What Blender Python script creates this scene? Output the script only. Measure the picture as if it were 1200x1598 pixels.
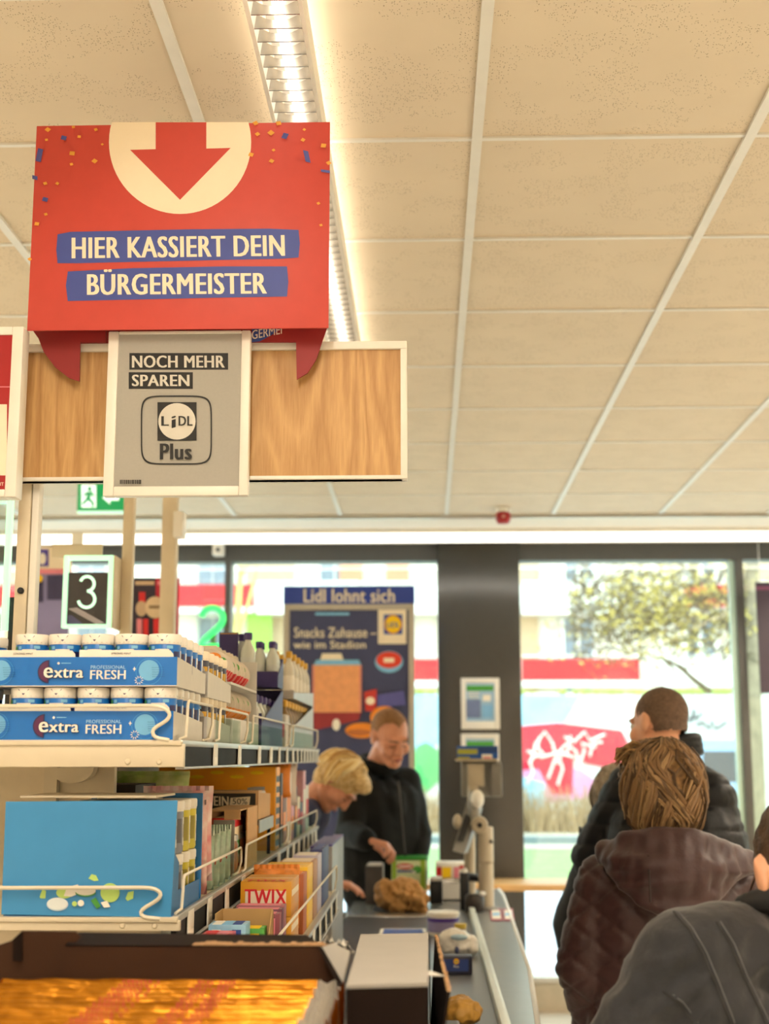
import bpy, bmesh, math, random
from mathutils import Vector, Matrix, noise as mnoise
V = Vector
PI = math.pi
rnd = random.Random(7)
for o in list(bpy.data.objects):
    bpy.data.objects.remove(o)
SC = bpy.context.scene
COL = SC.collection

# ---------------------------------------------------------------- camera
PITCH, YAW, FPX, EYE = math.radians(10.1), math.radians(1.74), 2140.0, 1.57
cam_d = bpy.data.cameras.new('camera')
cam = bpy.data.objects.new('camera', cam_d)
COL.objects.link(cam)
cam.location = (0, 0, EYE)
cam.rotation_euler = (PI / 2 + PITCH, 0, YAW)
cam_d.sensor_fit = 'VERTICAL'
cam_d.sensor_height = 24.0
cam_d.sensor_width = 18.0
cam_d.lens = FPX / 1598 * 24.0
cam_d.clip_start = 0.05
cam_d.clip_end = 400
cam_d.dof.use_dof = True
cam_d.dof.focus_distance = 2.55
cam_d.dof.aperture_fstop = 2.8
SC.camera = cam

# ---------------------------------------------------------------- world: bright overcast sky
W = bpy.data.worlds.new('overcast_sky')
SC.world = W
W.use_nodes = True
_n = W.node_tree.nodes
_bg = _n['Background']
_tc = _n.new('ShaderNodeTexCoord')
_sx = _n.new('ShaderNodeSeparateXYZ')
_rp = _n.new('ShaderNodeValToRGB')
_rp.color_ramp.elements[0].position = 0.0
_rp.color_ramp.elements[0].color = (0.95, 0.97, 1.0, 1)
_rp.color_ramp.elements[1].position = 1.0
_rp.color_ramp.elements[1].color = (0.72, 0.86, 1.0, 1)
W.node_tree.links.new(_tc.outputs['Generated'], _sx.inputs[0])
W.node_tree.links.new(_sx.outputs['Z'], _rp.inputs[0])
W.node_tree.links.new(_rp.outputs[0], _bg.inputs['Color'])
_bg.inputs['Strength'].default_value = 4.9

# ---------------------------------------------------------------- lamps and exposure (tuned here)
P_STRIP, P_NEAR, P_UP, P_LED = 155.0, 4.0, 13.0, 14.0
LAMP_COL = (1.0, 0.86, 0.68)
SC.view_settings.view_transform = 'Standard'
SC.view_settings.look = 'None'
SC.view_settings.gamma = 1.0
SC.view_settings.use_curve_mapping = False
SC.view_settings.exposure = 0.30
try:
    SC.cycles.max_bounces = 8
    SC.cycles.diffuse_bounces = 4
    SC.cycles.glossy_bounces = 3
    SC.cycles.transmission_bounces = 6
    SC.cycles.transparent_max_bounces = 12
    SC.cycles.sample_clamp_indirect = 6.0
    SC.cycles.caustics_reflective = False
    SC.cycles.caustics_refractive = False
    SC.cycles.use_denoising = True
except Exception:
    pass

# ---------------------------------------------------------------- helpers
def at(px, py, Y):
    """world point on the plane y = Y seen at pixel (px, py) of the 1200 x 1598 frame (used once, to survey the room)"""
    x, y = (px - 600) / FPX, -(py - 799) / FPX
    sy, cy, sp, cp = math.sin(YAW), math.cos(YAW), math.sin(PITCH), math.cos(PITCH)
    d = V((-sy * cp, cy * cp, sp)) + x * V((cy, sy, 0)) + y * V((sy * sp, -cy * sp, cp))
    d *= Y / d.y
    return V((d.x, Y, EYE + d.z))

def lin(h):
    h = h.lstrip('#')
    c = [int(h[i:i + 2], 16) / 255 for i in (0, 2, 4)]
    return tuple(x / 12.92 if x <= 0.04045 else ((x + 0.055) / 1.055) ** 2.4 for x in c) + (1,)

_mats = {}
def mat(name, hexc, rough=0.5, metal=0.0, noise=0.06, nscale=18, bump=0.0, bscale=60, emit=0.0, spec=0.5,
        stretch=None, col2=None, voronoi=False, trans=0.0, coat=0.0, rand=0.0, sheen=0.0):
    if name in _mats:
        return _mats[name]
    m = bpy.data.materials.new(name)
    _mats[name] = m
    m.use_nodes = True
    nt = m.node_tree
    N, L = nt.nodes, nt.links
    b = N['Principled BSDF']
    b.inputs['Roughness'].default_value = rough
    b.inputs['Metallic'].default_value = metal
    b.inputs['Specular IOR Level'].default_value = spec
    b.inputs['Transmission Weight'].default_value = trans
    b.inputs['Coat Weight'].default_value = coat
    b.inputs['Sheen Weight'].default_value = sheen
    c = lin(hexc)
    tc = N.new('ShaderNodeTexCoord')
    mp = N.new('ShaderNodeMapping')
    if stretch:
        mp.inputs['Scale'].default_value = stretch
    L.new(tc.outputs['Object'], mp.inputs[0])
    src = mp.outputs[0]
    if rand:
        oi = N.new('ShaderNodeObjectInfo')
        va = N.new('ShaderNodeVectorMath')
        va.operation = 'SCALE'
        cx = N.new('ShaderNodeCombineXYZ')
        for k in range(3):
            L.new(oi.outputs['Random'], cx.inputs[k])
        L.new(cx.outputs[0], va.inputs[0])
        va.inputs['Scale'].default_value = rand
        ad = N.new('ShaderNodeVectorMath')
        L.new(mp.outputs[0], ad.inputs[0])
        L.new(va.outputs[0], ad.inputs[1])
        src = ad.outputs[0]
    nz = N.new('ShaderNodeTexNoise')
    nz.inputs['Scale'].default_value = nscale
    nz.inputs['Detail'].default_value = 4
    L.new(src, nz.inputs['Vector'])
    rp = N.new('ShaderNodeValToRGB')
    rp.color_ramp.elements[0].position = 0.3
    rp.color_ramp.elements[1].position = 0.7
    if col2:
        rp.color_ramp.elements[0].color = lin(col2)
        rp.color_ramp.elements[1].color = c
    else:
        rp.color_ramp.elements[0].color = tuple(max(0, x * (1 - noise)) for x in c[:3]) + (1,)
        rp.color_ramp.elements[1].color = tuple(min(1, x * (1 + noise)) for x in c[:3]) + (1,)
    L.new(nz.outputs['Fac'], rp.inputs[0])
    L.new(rp.outputs[0], b.inputs['Base Color'])
    if emit:
        b.inputs['Emission Color'].default_value = c
        b.inputs['Emission Strength'].default_value = emit
    if bump:
        bn = N.new('ShaderNodeBump')
        bn.inputs['Strength'].default_value = bump
        bn.inputs['Distance'].default_value = 0.01
        t2 = N.new('ShaderNodeTexNoise')
        t2.inputs['Scale'].default_value = bscale
        t2.inputs['Detail'].default_value = 5
        L.new(src, t2.inputs['Vector'])
        L.new(t2.outputs['Fac'], bn.inputs['Height'])
        L.new(bn.outputs[0], b.inputs['Normal'])
    return m

def glass(name, tint='#eaf4f0', gloss=0.07):
    if name in _mats:
        return _mats[name]
    m = bpy.data.materials.new(name)
    _mats[name] = m
    m.use_nodes = True
    N, L = m.node_tree.nodes, m.node_tree.links
    for n in list(N):
        if n.type == 'BSDF_PRINCIPLED':
            N.remove(n)
    t = N.new('ShaderNodeBsdfTransparent')
    t.inputs[0].default_value = lin(tint)
    g = N.new('ShaderNodeBsdfGlossy')
    g.inputs['Roughness'].default_value = 0.02
    mx = N.new('ShaderNodeMixShader')
    mx.inputs[0].default_value = gloss
    L.new(t.outputs[0], mx.inputs[1])
    L.new(g.outputs[0], mx.inputs[2])
    L.new(mx.outputs[0], N['Material Output'].inputs[0])
    return m

def frame(d):
    d = d.normalized()
    a = V((0, 0, 1)) if abs(d.z) < 0.9 else V((1, 0, 0))
    u = d.cross(a).normalized()
    return u, d.cross(u).normalized()

_txt = {}
def text_mesh(s, bold):
    k = (s, bold)
    if k in _txt:
        return _txt[k]
    c = bpy.data.curves.new('t', 'FONT')
    c.body = s
    c.offset = 0.0
    c.space_character = 1.0 + min(0.09, bold * 1.3)
    c.resolution_u = 3
    o = bpy.data.objects.new('t', c)
    COL.objects.link(o)
    bpy.context.view_layer.update()
    dg = bpy.context.evaluated_depsgraph_get()
    me = bpy.data.meshes.new_from_object(o.evaluated_get(dg))
    vs = [v.co.copy() for v in me.vertices]
    fs = [tuple(p.vertices) for p in me.polygons]
    bpy.data.objects.remove(o)
    bpy.data.curves.remove(c)
    bpy.data.meshes.remove(me)
    if bold > 0.008:      # heavier strokes: the same glyphs set again a hair to either side
        n0, v0, f0 = len(vs), list(vs), list(fs)
        for dx in (-(bold - 0.008) * 0.75, (bold - 0.008) * 0.75):
            b0 = len(vs)
            vs += [V((p.x + dx, p.y, 0)) for p in v0]
            fs += [tuple(i + b0 for i in q) for q in f0]
    x0, x1 = min(v.x for v in vs), max(v.x for v in vs)
    y0, y1 = min(v.y for v in vs), max(v.y for v in vs)
    per = len(vs) // 3 if bold > 0.008 else len(vs)
    vs = [((v.x - x0) / (x1 - x0) - 0.5, (v.y - y0) / (y1 - y0) - 0.5, float(i // per)) for i, v in enumerate(vs)]
    _txt[k] = (vs, fs)
    return _txt[k]

class MB:
    """collects simple solids and builds ONE mesh object from them"""
    def __init__(self):
        self.v, self.f, self.m, self.mats = [], [], [], []
    def add(self, vs, fs, m):
        if m not in self.mats:
            self.mats.append(m)
        k, n = self.mats.index(m), len(self.v)
        self.v += [V(p) for p in vs]
        self.f += [tuple(i + n for i in q) for q in fs]
        self.m += [k] * len(fs)
        return self
    def box(self, lo, hi, m, bev=0.0, M=None):
        lo, hi = V(lo), V(hi)
        if bev <= 0:
            vs = [V((x, y, z)) for x in (lo.x, hi.x) for y in (lo.y, hi.y) for z in (lo.z, hi.z)]
            fs = [(0, 1, 3, 2), (4, 6, 7, 5), (0, 4, 5, 1), (2, 3, 7, 6), (0, 2, 6, 4), (1, 5, 7, 3)]
        else:
            bm = bmesh.new()
            bmesh.ops.create_cube(bm, size=1)
            for v in bm.verts:
                v.co = V((lo[k] + (v.co[k] + 0.5) * (hi[k] - lo[k]) for k in range(3)))
            bmesh.ops.bevel(bm, geom=list(bm.edges), offset=bev, segments=2, affect='EDGES', profile=0.5)
            bm.verts.index_update()
            vs = [v.co.copy() for v in bm.verts]
            fs = [tuple(v.index for v in f.verts) for f in bm.faces]
            bm.free()
        if M:
            vs = [M @ v for v in vs]
        return self.add(vs, fs, m)
    def prism(self, pts, n, m, mside=None):
        """polygon pts (3-D, anticlockwise seen from the front) given thickness vector n (towards the back)"""
        pts = [V(p) for p in pts]
        n = V(n)
        k = len(pts)
        self.add(pts + [p + n for p in pts], [tuple(range(k)), tuple(range(2 * k - 1, k - 1, -1))], m)
        side = [(i, i + k, (i + 1) % k + k, (i + 1) % k) for i in range(k)]
        return self.add(pts + [p + n for p in pts], side, mside or m)
    def tube(self, pts, r, m, n=8, flat=1.0):
        pts = [V(p) for p in pts]
        rs = r if isinstance(r, (list, tuple)) else [r] * len(pts)
        vs, fs = [], []
        u = None
        for i, p in enumerate(pts):
            d = (pts[min(i + 1, len(pts) - 1)] - pts[max(i - 1, 0)])
            if d.length < 1e-9:
                d = V((0, 0, 1))
            d.normalize()
            if u is None:
                u, w = frame(d)
            else:
                u = (u - d * u.dot(d))
                if u.length < 1e-6:
                    u = frame(d)[0]
                u.normalize()
                w = d.cross(u)
            for k in range(n):
                a = 2 * PI * k / n
                vs.append(p + u * math.cos(a) * rs[i] + w * math.sin(a) * rs[i] * flat)
        for i in range(len(pts) - 1):
            for k in range(n):
                a, b = i * n + k, i * n + (k + 1) % n
                fs.append((a, a + n, b + n, b))
        fs.append(tuple(range(n)))
        fs.append(tuple(range(len(vs) - 1, len(vs) - n - 1, -1)))
        return self.add(vs, fs, m)
    def lathe(self, prof, c, m, n=20, axis=None, sx=1.0, sy=1.0):
        c = V(c)
        d = V(axis).normalized() if axis else V((0, 0, 1))
        if axis:
            u, w = frame(d)
        else:
            u, w = V((1, 0, 0)), V((0, 1, 0))
        vs, fs = [], []
        for (r, z) in prof:
            for k in range(n):
                a = 2 * PI * k / n
                vs.append(c + d * z + u * (math.cos(a) * r * sx) + w * (math.sin(a) * r * sy))
        for i in range(len(prof) - 1):
            for k in range(n):
                a, b = i * n + k, i * n + (k + 1) % n
                fs.append((a, b, b + n, a + n))
        fs.append(tuple(range(n - 1, -1, -1)))
        fs.append(tuple(range(len(vs) - n, len(vs))))
        return self.add(vs, fs, m)
    def ball(self, c, r, m, n=12, rings=8, R=None):
        r = (r, r, r) if not isinstance(r, (tuple, list)) else r
        c = V(c)
        vs, fs = [V((0, 0, -r[2]))], []
        for i in range(1, rings):
            p = -PI / 2 + PI * i / rings
            for k in range(n):
                a = 2 * PI * k / n
                vs.append(V((math.cos(p) * math.cos(a) * r[0], math.cos(p) * math.sin(a) * r[1], math.sin(p) * r[2])))
        vs.append(V((0, 0, r[2])))
        for k in range(n):
            fs.append((0, 1 + (k + 1) % n, 1 + k))
        for i in range(rings - 2):
            for k in range(n):
                a, b = 1 + i * n + k, 1 + i * n + (k + 1) % n
                fs.append((a, b, b + n, a + n))
        t = 1 + (rings - 2) * n
        for k in range(n):
            fs.append((t + k, t + (k + 1) % n, len(vs) - 1))
        if R:
            vs = [R @ v for v in vs]
        return self.add([v + c for v in vs], fs, m)
    def cap(self, p0, p1, r0, r1, m, n=14, k=4):
        """tapered capsule"""
        p0, p1 = V(p0), V(p1)
        d = p1 - p0
        if d.length < 1e-6:
            d = V((0, 0, 1e-4))
        d.normalize()
        pts, rs = [], []
        for i in range(k + 1):
            a = -PI / 2 + PI / 2 * i / k
            pts.append(p0 + d * math.sin(a) * r0)
            rs.append(max(1e-4, math.cos(a) * r0))
        for i in range(k + 1):
            a = PI / 2 * i / k
            pts.append(p1 + d * math.sin(a) * r1)
            rs.append(max(1e-4, math.cos(a) * r1))
        u, w = frame(d)
        vs, fs = [], []
        for p, r in zip(pts, rs):
            for j in range(n):
                a = 2 * PI * j / n
                vs.append(p + u * math.cos(a) * r + w * math.sin(a) * r)
        for i in range(len(pts) - 1):
            for j in range(n):
                a, b = i * n + j, i * n + (j + 1) % n
                fs.append((a, b, b + n, a + n))
        fs.append(tuple(range(n - 1, -1, -1)))
        fs.append(tuple(range(len(vs) - n, len(vs))))
        return self.add(vs, fs, m)
    def text(self, s, c, w, h, m, u=(1, 0, 0), v=(0, 0, 1), bold=0.02, lift=0.0006, thick=0.0004):
        """flat lettering centred on c, w x h, reading along u, up along v"""
        u, v = V(u).normalized(), V(v).normalized()
        n = u.cross(v)
        vs, fs = text_mesh(s, bold)
        c = V(c) + n * lift
        return self.add([c + u * (x * w) + v * (y * h) + n * (z * 0.00015) for x, y, z in vs], fs, m)
    def poly(self, pts, m):
        return self.add(pts, [tuple(range(len(pts)))], m)
    def build(self, name, parent=None, smooth=True, angle=38, rawloc=None):
        me = bpy.data.meshes.new(name)
        off = parent.get('_w', None) if parent else None
        off = V(off) if off is not None else V((0, 0, 0))
        if rawloc is not None:
            off = V(rawloc)
        me.from_pydata([v - off for v in self.v], [], self.f)
        for m in self.mats:
            me.materials.append(m)
        me.polygons.foreach_set('material_index', self.m)
        me.update()
        if smooth:
            me.polygons.foreach_set('use_smooth', [True] * len(me.polygons))
            me.set_sharp_from_angle(angle=math.radians(angle))
        o = bpy.data.objects.new(name, me)
        COL.objects.link(o)
        if parent:
            o.parent = parent
            o['_w'] = tuple(off)
        elif rawloc is not None:
            o.location = off
            o['_w'] = tuple(off)
        return o

_wm = []
def tag(o, label, cat=None, group=None, kind=None):
    o['label'] = label
    if cat:
        o['category'] = cat
    if group:
        o['group'] = group
    if kind:
        o['kind'] = kind
    return o

def thing(name, label, cat, loc=(0, 0, 0), group=None):
    o = bpy.data.objects.new(name, None)
    COL.objects.link(o)
    o.location = loc
    o.empty_display_size = 0.05
    o['_w'] = tuple(loc)
    return tag(o, label, cat, group)

def struct(name, mb, label=None, parent=None):
    o = mb.build(name, parent)
    if not parent:
        o['kind'] = 'structure'
        if label:
            o['label'] = label
    return o

def dup(root, loc, rotz=0.0, label=None, group=None):
    r = root.copy()
    COL.objects.link(r)
    r.location = loc
    r.rotation_euler = (root.rotation_euler.x, root.rotation_euler.y, rotz)
    if label:
        r['label'] = label
    if group:
        r['group'] = group
    for ch in list(root.children):
        c = ch.copy()
        COL.objects.link(c)
        c.parent = r
        for g in list(ch.children):
            d = g.copy()
            COL.objects.link(d)
            d.parent = c
    return r

def copy_part(o, parent, loc, rot=None):
    c = o.copy()
    COL.objects.link(c)
    c.parent = parent
    c.location = V(loc) - V(parent.get('_w', (0, 0, 0)))
    if rot:
        c.rotation_euler = rot
    return c

class Face:
    """printing surface on the plane y = Y facing the camera side; takes survey pixels once to lay out a design"""
    def __init__(self, Y):
        self.Y = Y
        self.mb = MB()
        self.k = 0
        self.step = 0.00025 if Y < 4.5 else (0.0008 if Y < 12 else 0.004)
    def p(self, x, y, lift=None):
        q = at(x, y, self.Y)
        q.y = self.Y - (self.step * (self.k + 1) if lift is None else lift)
        return q
    def rect(self, x0, y0, x1, y1, m, up=True):
        return self.poly([(x0, y1), (x1, y1), (x1, y0), (x0, y0)], m, up)
    def poly(self, pts, m, up=True):
        self.mb.poly([self.p(*q) for q in pts], m)
        if up:
            self.k += 1
    def ell(self, cx, cy, rx, ry, m, n=28, a0=0, a1=360):
        self.poly([(cx + rx * math.cos(math.radians(a0 + (a1 - a0) * i / n)), cy - ry * math.sin(math.radians(a0 + (a1 - a0) * i / n))) for i in range(n if a1 - a0 >= 360 else n + 1)], m)
    def text(self, s, x0, y0, x1, y1, m, bold=0.02, tilt=0):
        a, b, c = self.p(x0, y1), self.p(x1, y1 + tilt), self.p(x0, y0)
        u, v = b - a, c - a
        ctr = a + u / 2 + v / 2
        vs, fs = text_mesh(s, bold)
        self.mb.add([ctr + u * x + v * y + V((0, -z * self.step * 0.6, 0)) for x, y, z in vs], fs, m)
        self.k += 2
    def ring(self, cx, cy, rx, ry, t, m, n=40, a0=0, a1=360, sq=0):
        """outline ellipse (or rounded square when sq is set)"""
        o, i = [], []
        for k in range(n + 1):
            a = math.radians(a0 + (a1 - a0) * k / n)
            ca, sa = math.cos(a), math.sin(a)
            if sq:
                e = 2.0 / sq
                ca, sa = math.copysign(abs(ca) ** e, ca), math.copysign(abs(sa) ** e, sa)
            o.append(self.p(cx + rx * ca, cy - ry * sa))
            i.append(self.p(cx + (rx - t) * ca, cy - (ry - t) * sa))
        for k in range(n):
            self.mb.poly([o[k], o[k + 1], i[k + 1], i[k]], m)
        self.k += 1
    def build(self, name, parent):
        o = self.mb.build(name, parent, smooth=False)
        self.mb = MB()
        return o

# ---------------------------------------------------------------- common materials
M_white = mat('white_enamel', '#efece4', 0.4, noise=0.02)
M_beige = mat('beige_powder_coat', '#ddd0b6', 0.45, noise=0.03)
M_alu = mat('brushed_aluminium', '#c3c1bb', 0.32, 0.75, noise=0.06, stretch=(1, 40, 1))
M_steel = mat('stainless_steel', '#b9b9b4', 0.25, 0.85, noise=0.05, stretch=(30, 1, 30))
M_dark = mat('anthracite_frame', '#4b4a47', 0.38, 0.2, noise=0.04)
M_black = mat('black_plastic', '#17171a', 0.42, noise=0.05)
M_greyp = mat('grey_plastic', '#8f8d86', 0.5, noise=0.04)
M_wire = mat('cream_coated_wire', '#e6dcc6', 0.35, noise=0.02)
M_ink = mat('black_print', '#121212', 0.6, noise=0.03)
M_paper = mat('white_print', '#f2ede2', 0.6, noise=0.02)
M_cream = mat('cream_print', '#f6e8cf', 0.6, noise=0.02)
M_red = mat('red_print', '#d5202a', 0.5, noise=0.05)
M_blue = mat('blue_print', '#2f4f9d', 0.5, noise=0.05)
M_navy = mat('navy_print', '#232650', 0.5, noise=0.05)
M_yellow = mat('yellow_print', '#ffd200', 0.5, noise=0.04)
M_orange = mat('orange_print', '#f0902a', 0.5, noise=0.05)
M_green = mat('green_print', '#49a03a', 0.5, noise=0.05)
M_pink = mat('pink_print', '#e58a9a', 0.5, noise=0.06)
M_sky = mat('light_blue_print', '#7fc0ea', 0.5, noise=0.05)
M_kraft = mat('kraft_card', '#b58a55', 0.8, noise=0.08, nscale=40)
M_card = mat('light_grey_card', '#d9d6cf', 0.8, noise=0.03)
M_glass = glass('window_glass')
M_acry = glass('clear_acrylic', '#eef5f2', 0.06)

# ================================================================ THE SHOP ROOM
X0, X1, Y0, Y1, ZC = -4.25, 4.5, -2.03, 9.0, 2.97
M_floor = mat('pale_floor_stone', '#cfc8bb', 0.28, noise=0.05, nscale=9)
M_wall = mat('white_wall_paint', '#e9e2d3', 0.7, noise=0.02)
struct('floor', MB().box((X0, Y0, -0.1), (X1, Y1 + 0.15, 0), M_floor), 'pale polished stone shop floor')
struct('wall_left', MB().box((X0 - 0.15, Y0 - 0.15, 0), (X0, Y1, ZC + 0.2), M_wall), 'white painted side wall')
struct('wall_right', MB().box((X1, Y0 - 0.15, 0), (X1 + 0.15, Y1, ZC + 0.2), M_wall), 'white painted side wall')
struct('wall_back', MB().box((X0, Y0 - 0.15, 0), (X1, Y0, ZC + 0.2), M_wall), 'white painted wall behind the tills')

# ceiling: slab, mineral tiles, rails
M_tile = mat('mineral_ceiling_tile', '#dccfb9', 0.9, noise=0.02, nscale=6, rand=9.0)
nt = M_tile.node_tree
def _perforate(nt):
    N, L = nt.nodes, nt.links
    b = N['Principled BSDF']
    tc = N.new('ShaderNodeTexCoord')
    vo = N.new('ShaderNodeTexVoronoi'); vo.inputs['Scale'].default_value = 210
    big = N.new('ShaderNodeTexNoise'); big.inputs['Scale'].default_value = 9; big.inputs['Detail'].default_value = 3
    add = [n for n in N if n.type == 'VECT_MATH' and n.operation == 'ADD'][0].outputs[0]
    L.new(add, vo.inputs['Vector']); L.new(add, big.inputs['Vector'])
    lt = N.new('ShaderNodeMath'); lt.operation = 'LESS_THAN'; lt.inputs[1].default_value = 0.27
    L.new(vo.outputs['Distance'], lt.inputs[0])
    gt = N.new('ShaderNodeMath'); gt.operation = 'GREATER_THAN'; gt.inputs[1].default_value = 0.50
    L.new(big.outputs['Fac'], gt.inputs[0])
    # keep only some of the cells
    sep = N.new('ShaderNodeSeparateColor'); L.new(vo.outputs['Color'], sep.inputs[0])
    g2 = N.new('ShaderNodeMath'); g2.operation = 'GREATER_THAN'; g2.inputs[1].default_value = 0.45
    L.new(sep.outputs[0], g2.inputs[0])
    m1 = N.new('ShaderNodeMath'); m1.operation = 'MULTIPLY'; L.new(lt.outputs[0], m1.inputs[0]); L.new(gt.outputs[0], m1.inputs[1])
    m2 = N.new('ShaderNodeMath'); m2.operation = 'MULTIPLY'; L.new(m1.outputs[0], m2.inputs[0]); L.new(g2.outputs[0], m2.inputs[1])
    mx = N.new('ShaderNodeMix'); mx.data_type = 'RGBA'
    rp = [n for n in N if n.type == 'VALTORGB'][0]
    L.new(m2.outputs[0], mx.inputs['Factor']); L.new(rp.outputs[0], mx.inputs['A'])
    mx.inputs['B'].default_value = lin('#95886f')
    L.new(mx.outputs['Result'], b.inputs['Base Color'])
    bp = N.new('ShaderNodeBump'); bp.inputs['Strength'].default_value = 0.6; bp.inputs['Distance'].default_value = 0.002; bp.invert = True
    L.new(m2.outputs[0], bp.inputs['Height']); L.new(bp.outputs[0], b.inputs['Normal'])
_perforate(nt)
M_rail = mat('white_ceiling_rail', '#e4e3dc', 0.45, noise=0.02)
M_plaster = mat('white_plaster_margin', '#e4dccb', 0.8, noise=0.02)
ceil = struct('ceiling', MB().box((X0, Y0, ZC + 0.05), (X1, Y1 + 0.15, ZC + 0.2), M_plaster), 'suspended ceiling of square perforated tiles')
RX = [0.123 + 0.625 * k for k in range(-6, 8)]
RY = [2.967 + 0.625 * j for j in range(-7, 9)]
tile = MB().box((-0.311, -0.311, 0), (0.311, 0.311, 0.015), M_tile, 0.002).build('ceiling_tile', ceil, smooth=False)
first = True
for i in range(len(RX) - 1):
    for j in range(len(RY) - 1):
        p = (RX[i] + 0.3125, RY[j] + 0.3125, ZC + 0.004 + rnd.uniform(0, 0.0015))
        if first:
            tile.location = p
            first = False
        else:
            copy_part(tile, ceil, p)
mr = MB().box((-0.012, RY[0], -0.004), (0.012, RY[-1], 0.03), M_rail).build('main_rail', ceil, smooth=False)
for i, x in enumerate(RX):
    if i == 0:
        mr.location = (x, 0, ZC)
    else:
        copy_part(mr, ceil, (x, 0, ZC))
cr = MB().box((RX[0], -0.007, -0.001), (RX[-1], 0.007, 0.03), M_rail).build('cross_rail', ceil, smooth=False)
for j, y in enumerate(RY):
    if j == 0:
        cr.location = (0, y, ZC)
    else:
        copy_part(cr, ceil, (0, y, ZC))
MB().box((X0, RY[-1] + 0.012, ZC - 0.012), (X1, Y1, ZC + 0.05), M_plaster).build('plaster_margin', ceil, smooth=False)
MB().box((X0, Y0, ZC - 0.012), (RX[0] - 0.012, RY[-1] + 0.012, ZC + 0.05), M_plaster).build('plaster_margin', ceil, smooth=False)
MB().box((X0, RY[-1] - 0.002, ZC - 0.02), (X1, RY[-1] + 0.03, ZC - 0.012), M_alu).build('edge_trim', ceil, smooth=False)

# street front: header, column, mullions, base, glass
hz0 = 2.843
base_z = 0.207
fr = MB()
fr.box((X0, Y1, hz0), (X1, Y1 + 0.15, ZC + 0.2), M_dark)
fr.box((X0, Y1, 0), (X1, Y1 + 0.15, base_z - 0.03), mat('beige_plinth', '#b3a892', 0.6))
fr.box((X0, Y1 - 0.02, base_z - 0.03), (X1, Y1 + 0.15, base_z), M_alu)
struct('wall_front', fr, 'dark metal shop front with beige plinth')
M_col = mat('anthracite_column_panel', '#4a4845', 0.24, 0.35, noise=0.03)
struct('trim_1', MB().box((0.075, Y1 - 0.06, 0), (0.613, Y1 + 0.15, ZC), M_col, 0.006), 'wide anthracite column between the two large shop windows')
def mull(name, x0, x1, label):
    return struct(name, MB().box((x0, Y1 - 0.01, base_z), (x1, Y1 + 0.14, hz0), M_dark), label)
xm = at(1152, 1000, 9).x
mull('trim_2', xm, xm + 0.05, 'narrow dark mullion right of the large right-hand window')
xl = at(355, 940, 9).x
mull('trim_3', xl - 0.02, xl + 0.02, 'narrow dark mullion left of the tall blue advertising stand')
xl2 = at(205, 940, 9).x
mull('trim_4', xl2 - 0.6, xl2 - 0.56, 'narrow dark mullion behind the number sign')
M_edge = mat('pale_green_glass_edge', '#b9d6c8', 0.2, noise=0.02)
for k, (a, b) in enumerate(((X0, xl2 - 0.6), (xl2 - 0.56, xl - 0.02), (xl + 0.02, 0.075), (0.613, xm - 0.035), (xm + 0.05, X1))):
    g = struct('window_%d' % (k + 1), MB().box((a, Y1 + 0.06, base_z), (b, Y1 + 0.072, hz0), M_glass), 'large clear shop window pane')
struct('trim_5', MB().box((xm - 0.035, Y1 + 0.03, base_z), (xm, Y1 + 0.08, hz0), M_edge), 'pale green glass edge beside the narrow mullion')

# ---------------------------------------------------------------- ceiling lights
M_tube = mat('lit_tube', '#fff2e0', 0.4, emit=1.6, noise=0.0)
M_tubedim = mat('tube_glow', '#ffefd6', 0.4, emit=2.2, noise=0.0)
M_refl = mat('louvre_reflector', '#b5b2ac', 0.25, 0.9, noise=0.02)
def area(parent, loc, sx, sy, power, down=True, col=LAMP_COL, rot=None):
    d = bpy.data.lights.new('tube_light', 'AREA')
    d.shape = 'RECTANGLE'
    d.size, d.size_y = sx, sy
    d.energy = power
    d.color = col
    o = bpy.data.objects.new('tube_light', d)
    COL.objects.link(o)
    o.parent = parent
    o.location = V(loc) - V(parent['_w'])
    o.rotation_euler = rot if rot else ((0, 0, 0) if down else (PI, 0, 0))
    return o
def light_band(x, y0, y1, label, detail, power=None):
    z = ZC - 0.10
    t = thing('light_strip', label, 'ceiling light', (x, (y0 + y1) / 2, z), 'louvred light strips along the ceiling')
    MB().box((x - 0.030, y0, z + 0.052), (x + 0.030, y1, z + 0.060), M_white).box((x - 0.014, y0, z + 0.06), (x + 0.014, y1, ZC - 0.012), M_white).build('housing', t)
    for s in (-1, 1):
        b = MB()
        b.prism([(x + s * 0.052, y0, z - 0.004), (x + s * 0.044, y0, z - 0.004), (x + s * 0.036, y0, z + 0.05), (x + s * 0.052, y0, z + 0.05)][::s], (0, y1 - y0, 0), M_white)
        b.build('side_rail', t)
    if detail:
        pr = None
        n = int((y1 - y0) / 0.047)
        for k in range(n):
            y = y0 + 0.02 + k * 0.047
            if pr is None:
                q = MB()
                prof = [(-0.044, -0.002), (0.044, -0.002), (0.040, 0.026), (0.02, 0.016), (0.0, 0.012), (-0.02, 0.016), (-0.040, 0.026)]
                q.prism([(a, 0, c) for a, c in prof], (0, 0.003, 0), M_refl)
                pr = q.build('louvre_blade', t, rawloc=(0, 0, 0))
                pr.parent = t
                pr.location = V((x, y, z)) - V(t['_w'])
            else:
                copy_part(pr, t, (x, y, z))
    MB().tube([(x, y0 + 0.01, z + 0.038), (x, y1 - 0.01, z + 0.038)], 0.011, M_tube, 10).build('tube', t)
    area(t, (x, (y0 + y1) / 2, z + 0.0265), 0.024, y1 - y0, (power or P_STRIP) * (y1 - y0) / 8)
    area(t, (x, (y0 + y1) / 2, z + 0.064), 0.075, y1 - y0, P_UP * (y1 - y0) / 8, down=False)
    return t
light_band(-0.262, 1.7, 5.9, 'long white louvred light strip running over the red hanging sign', True, P_NEAR)
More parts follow.
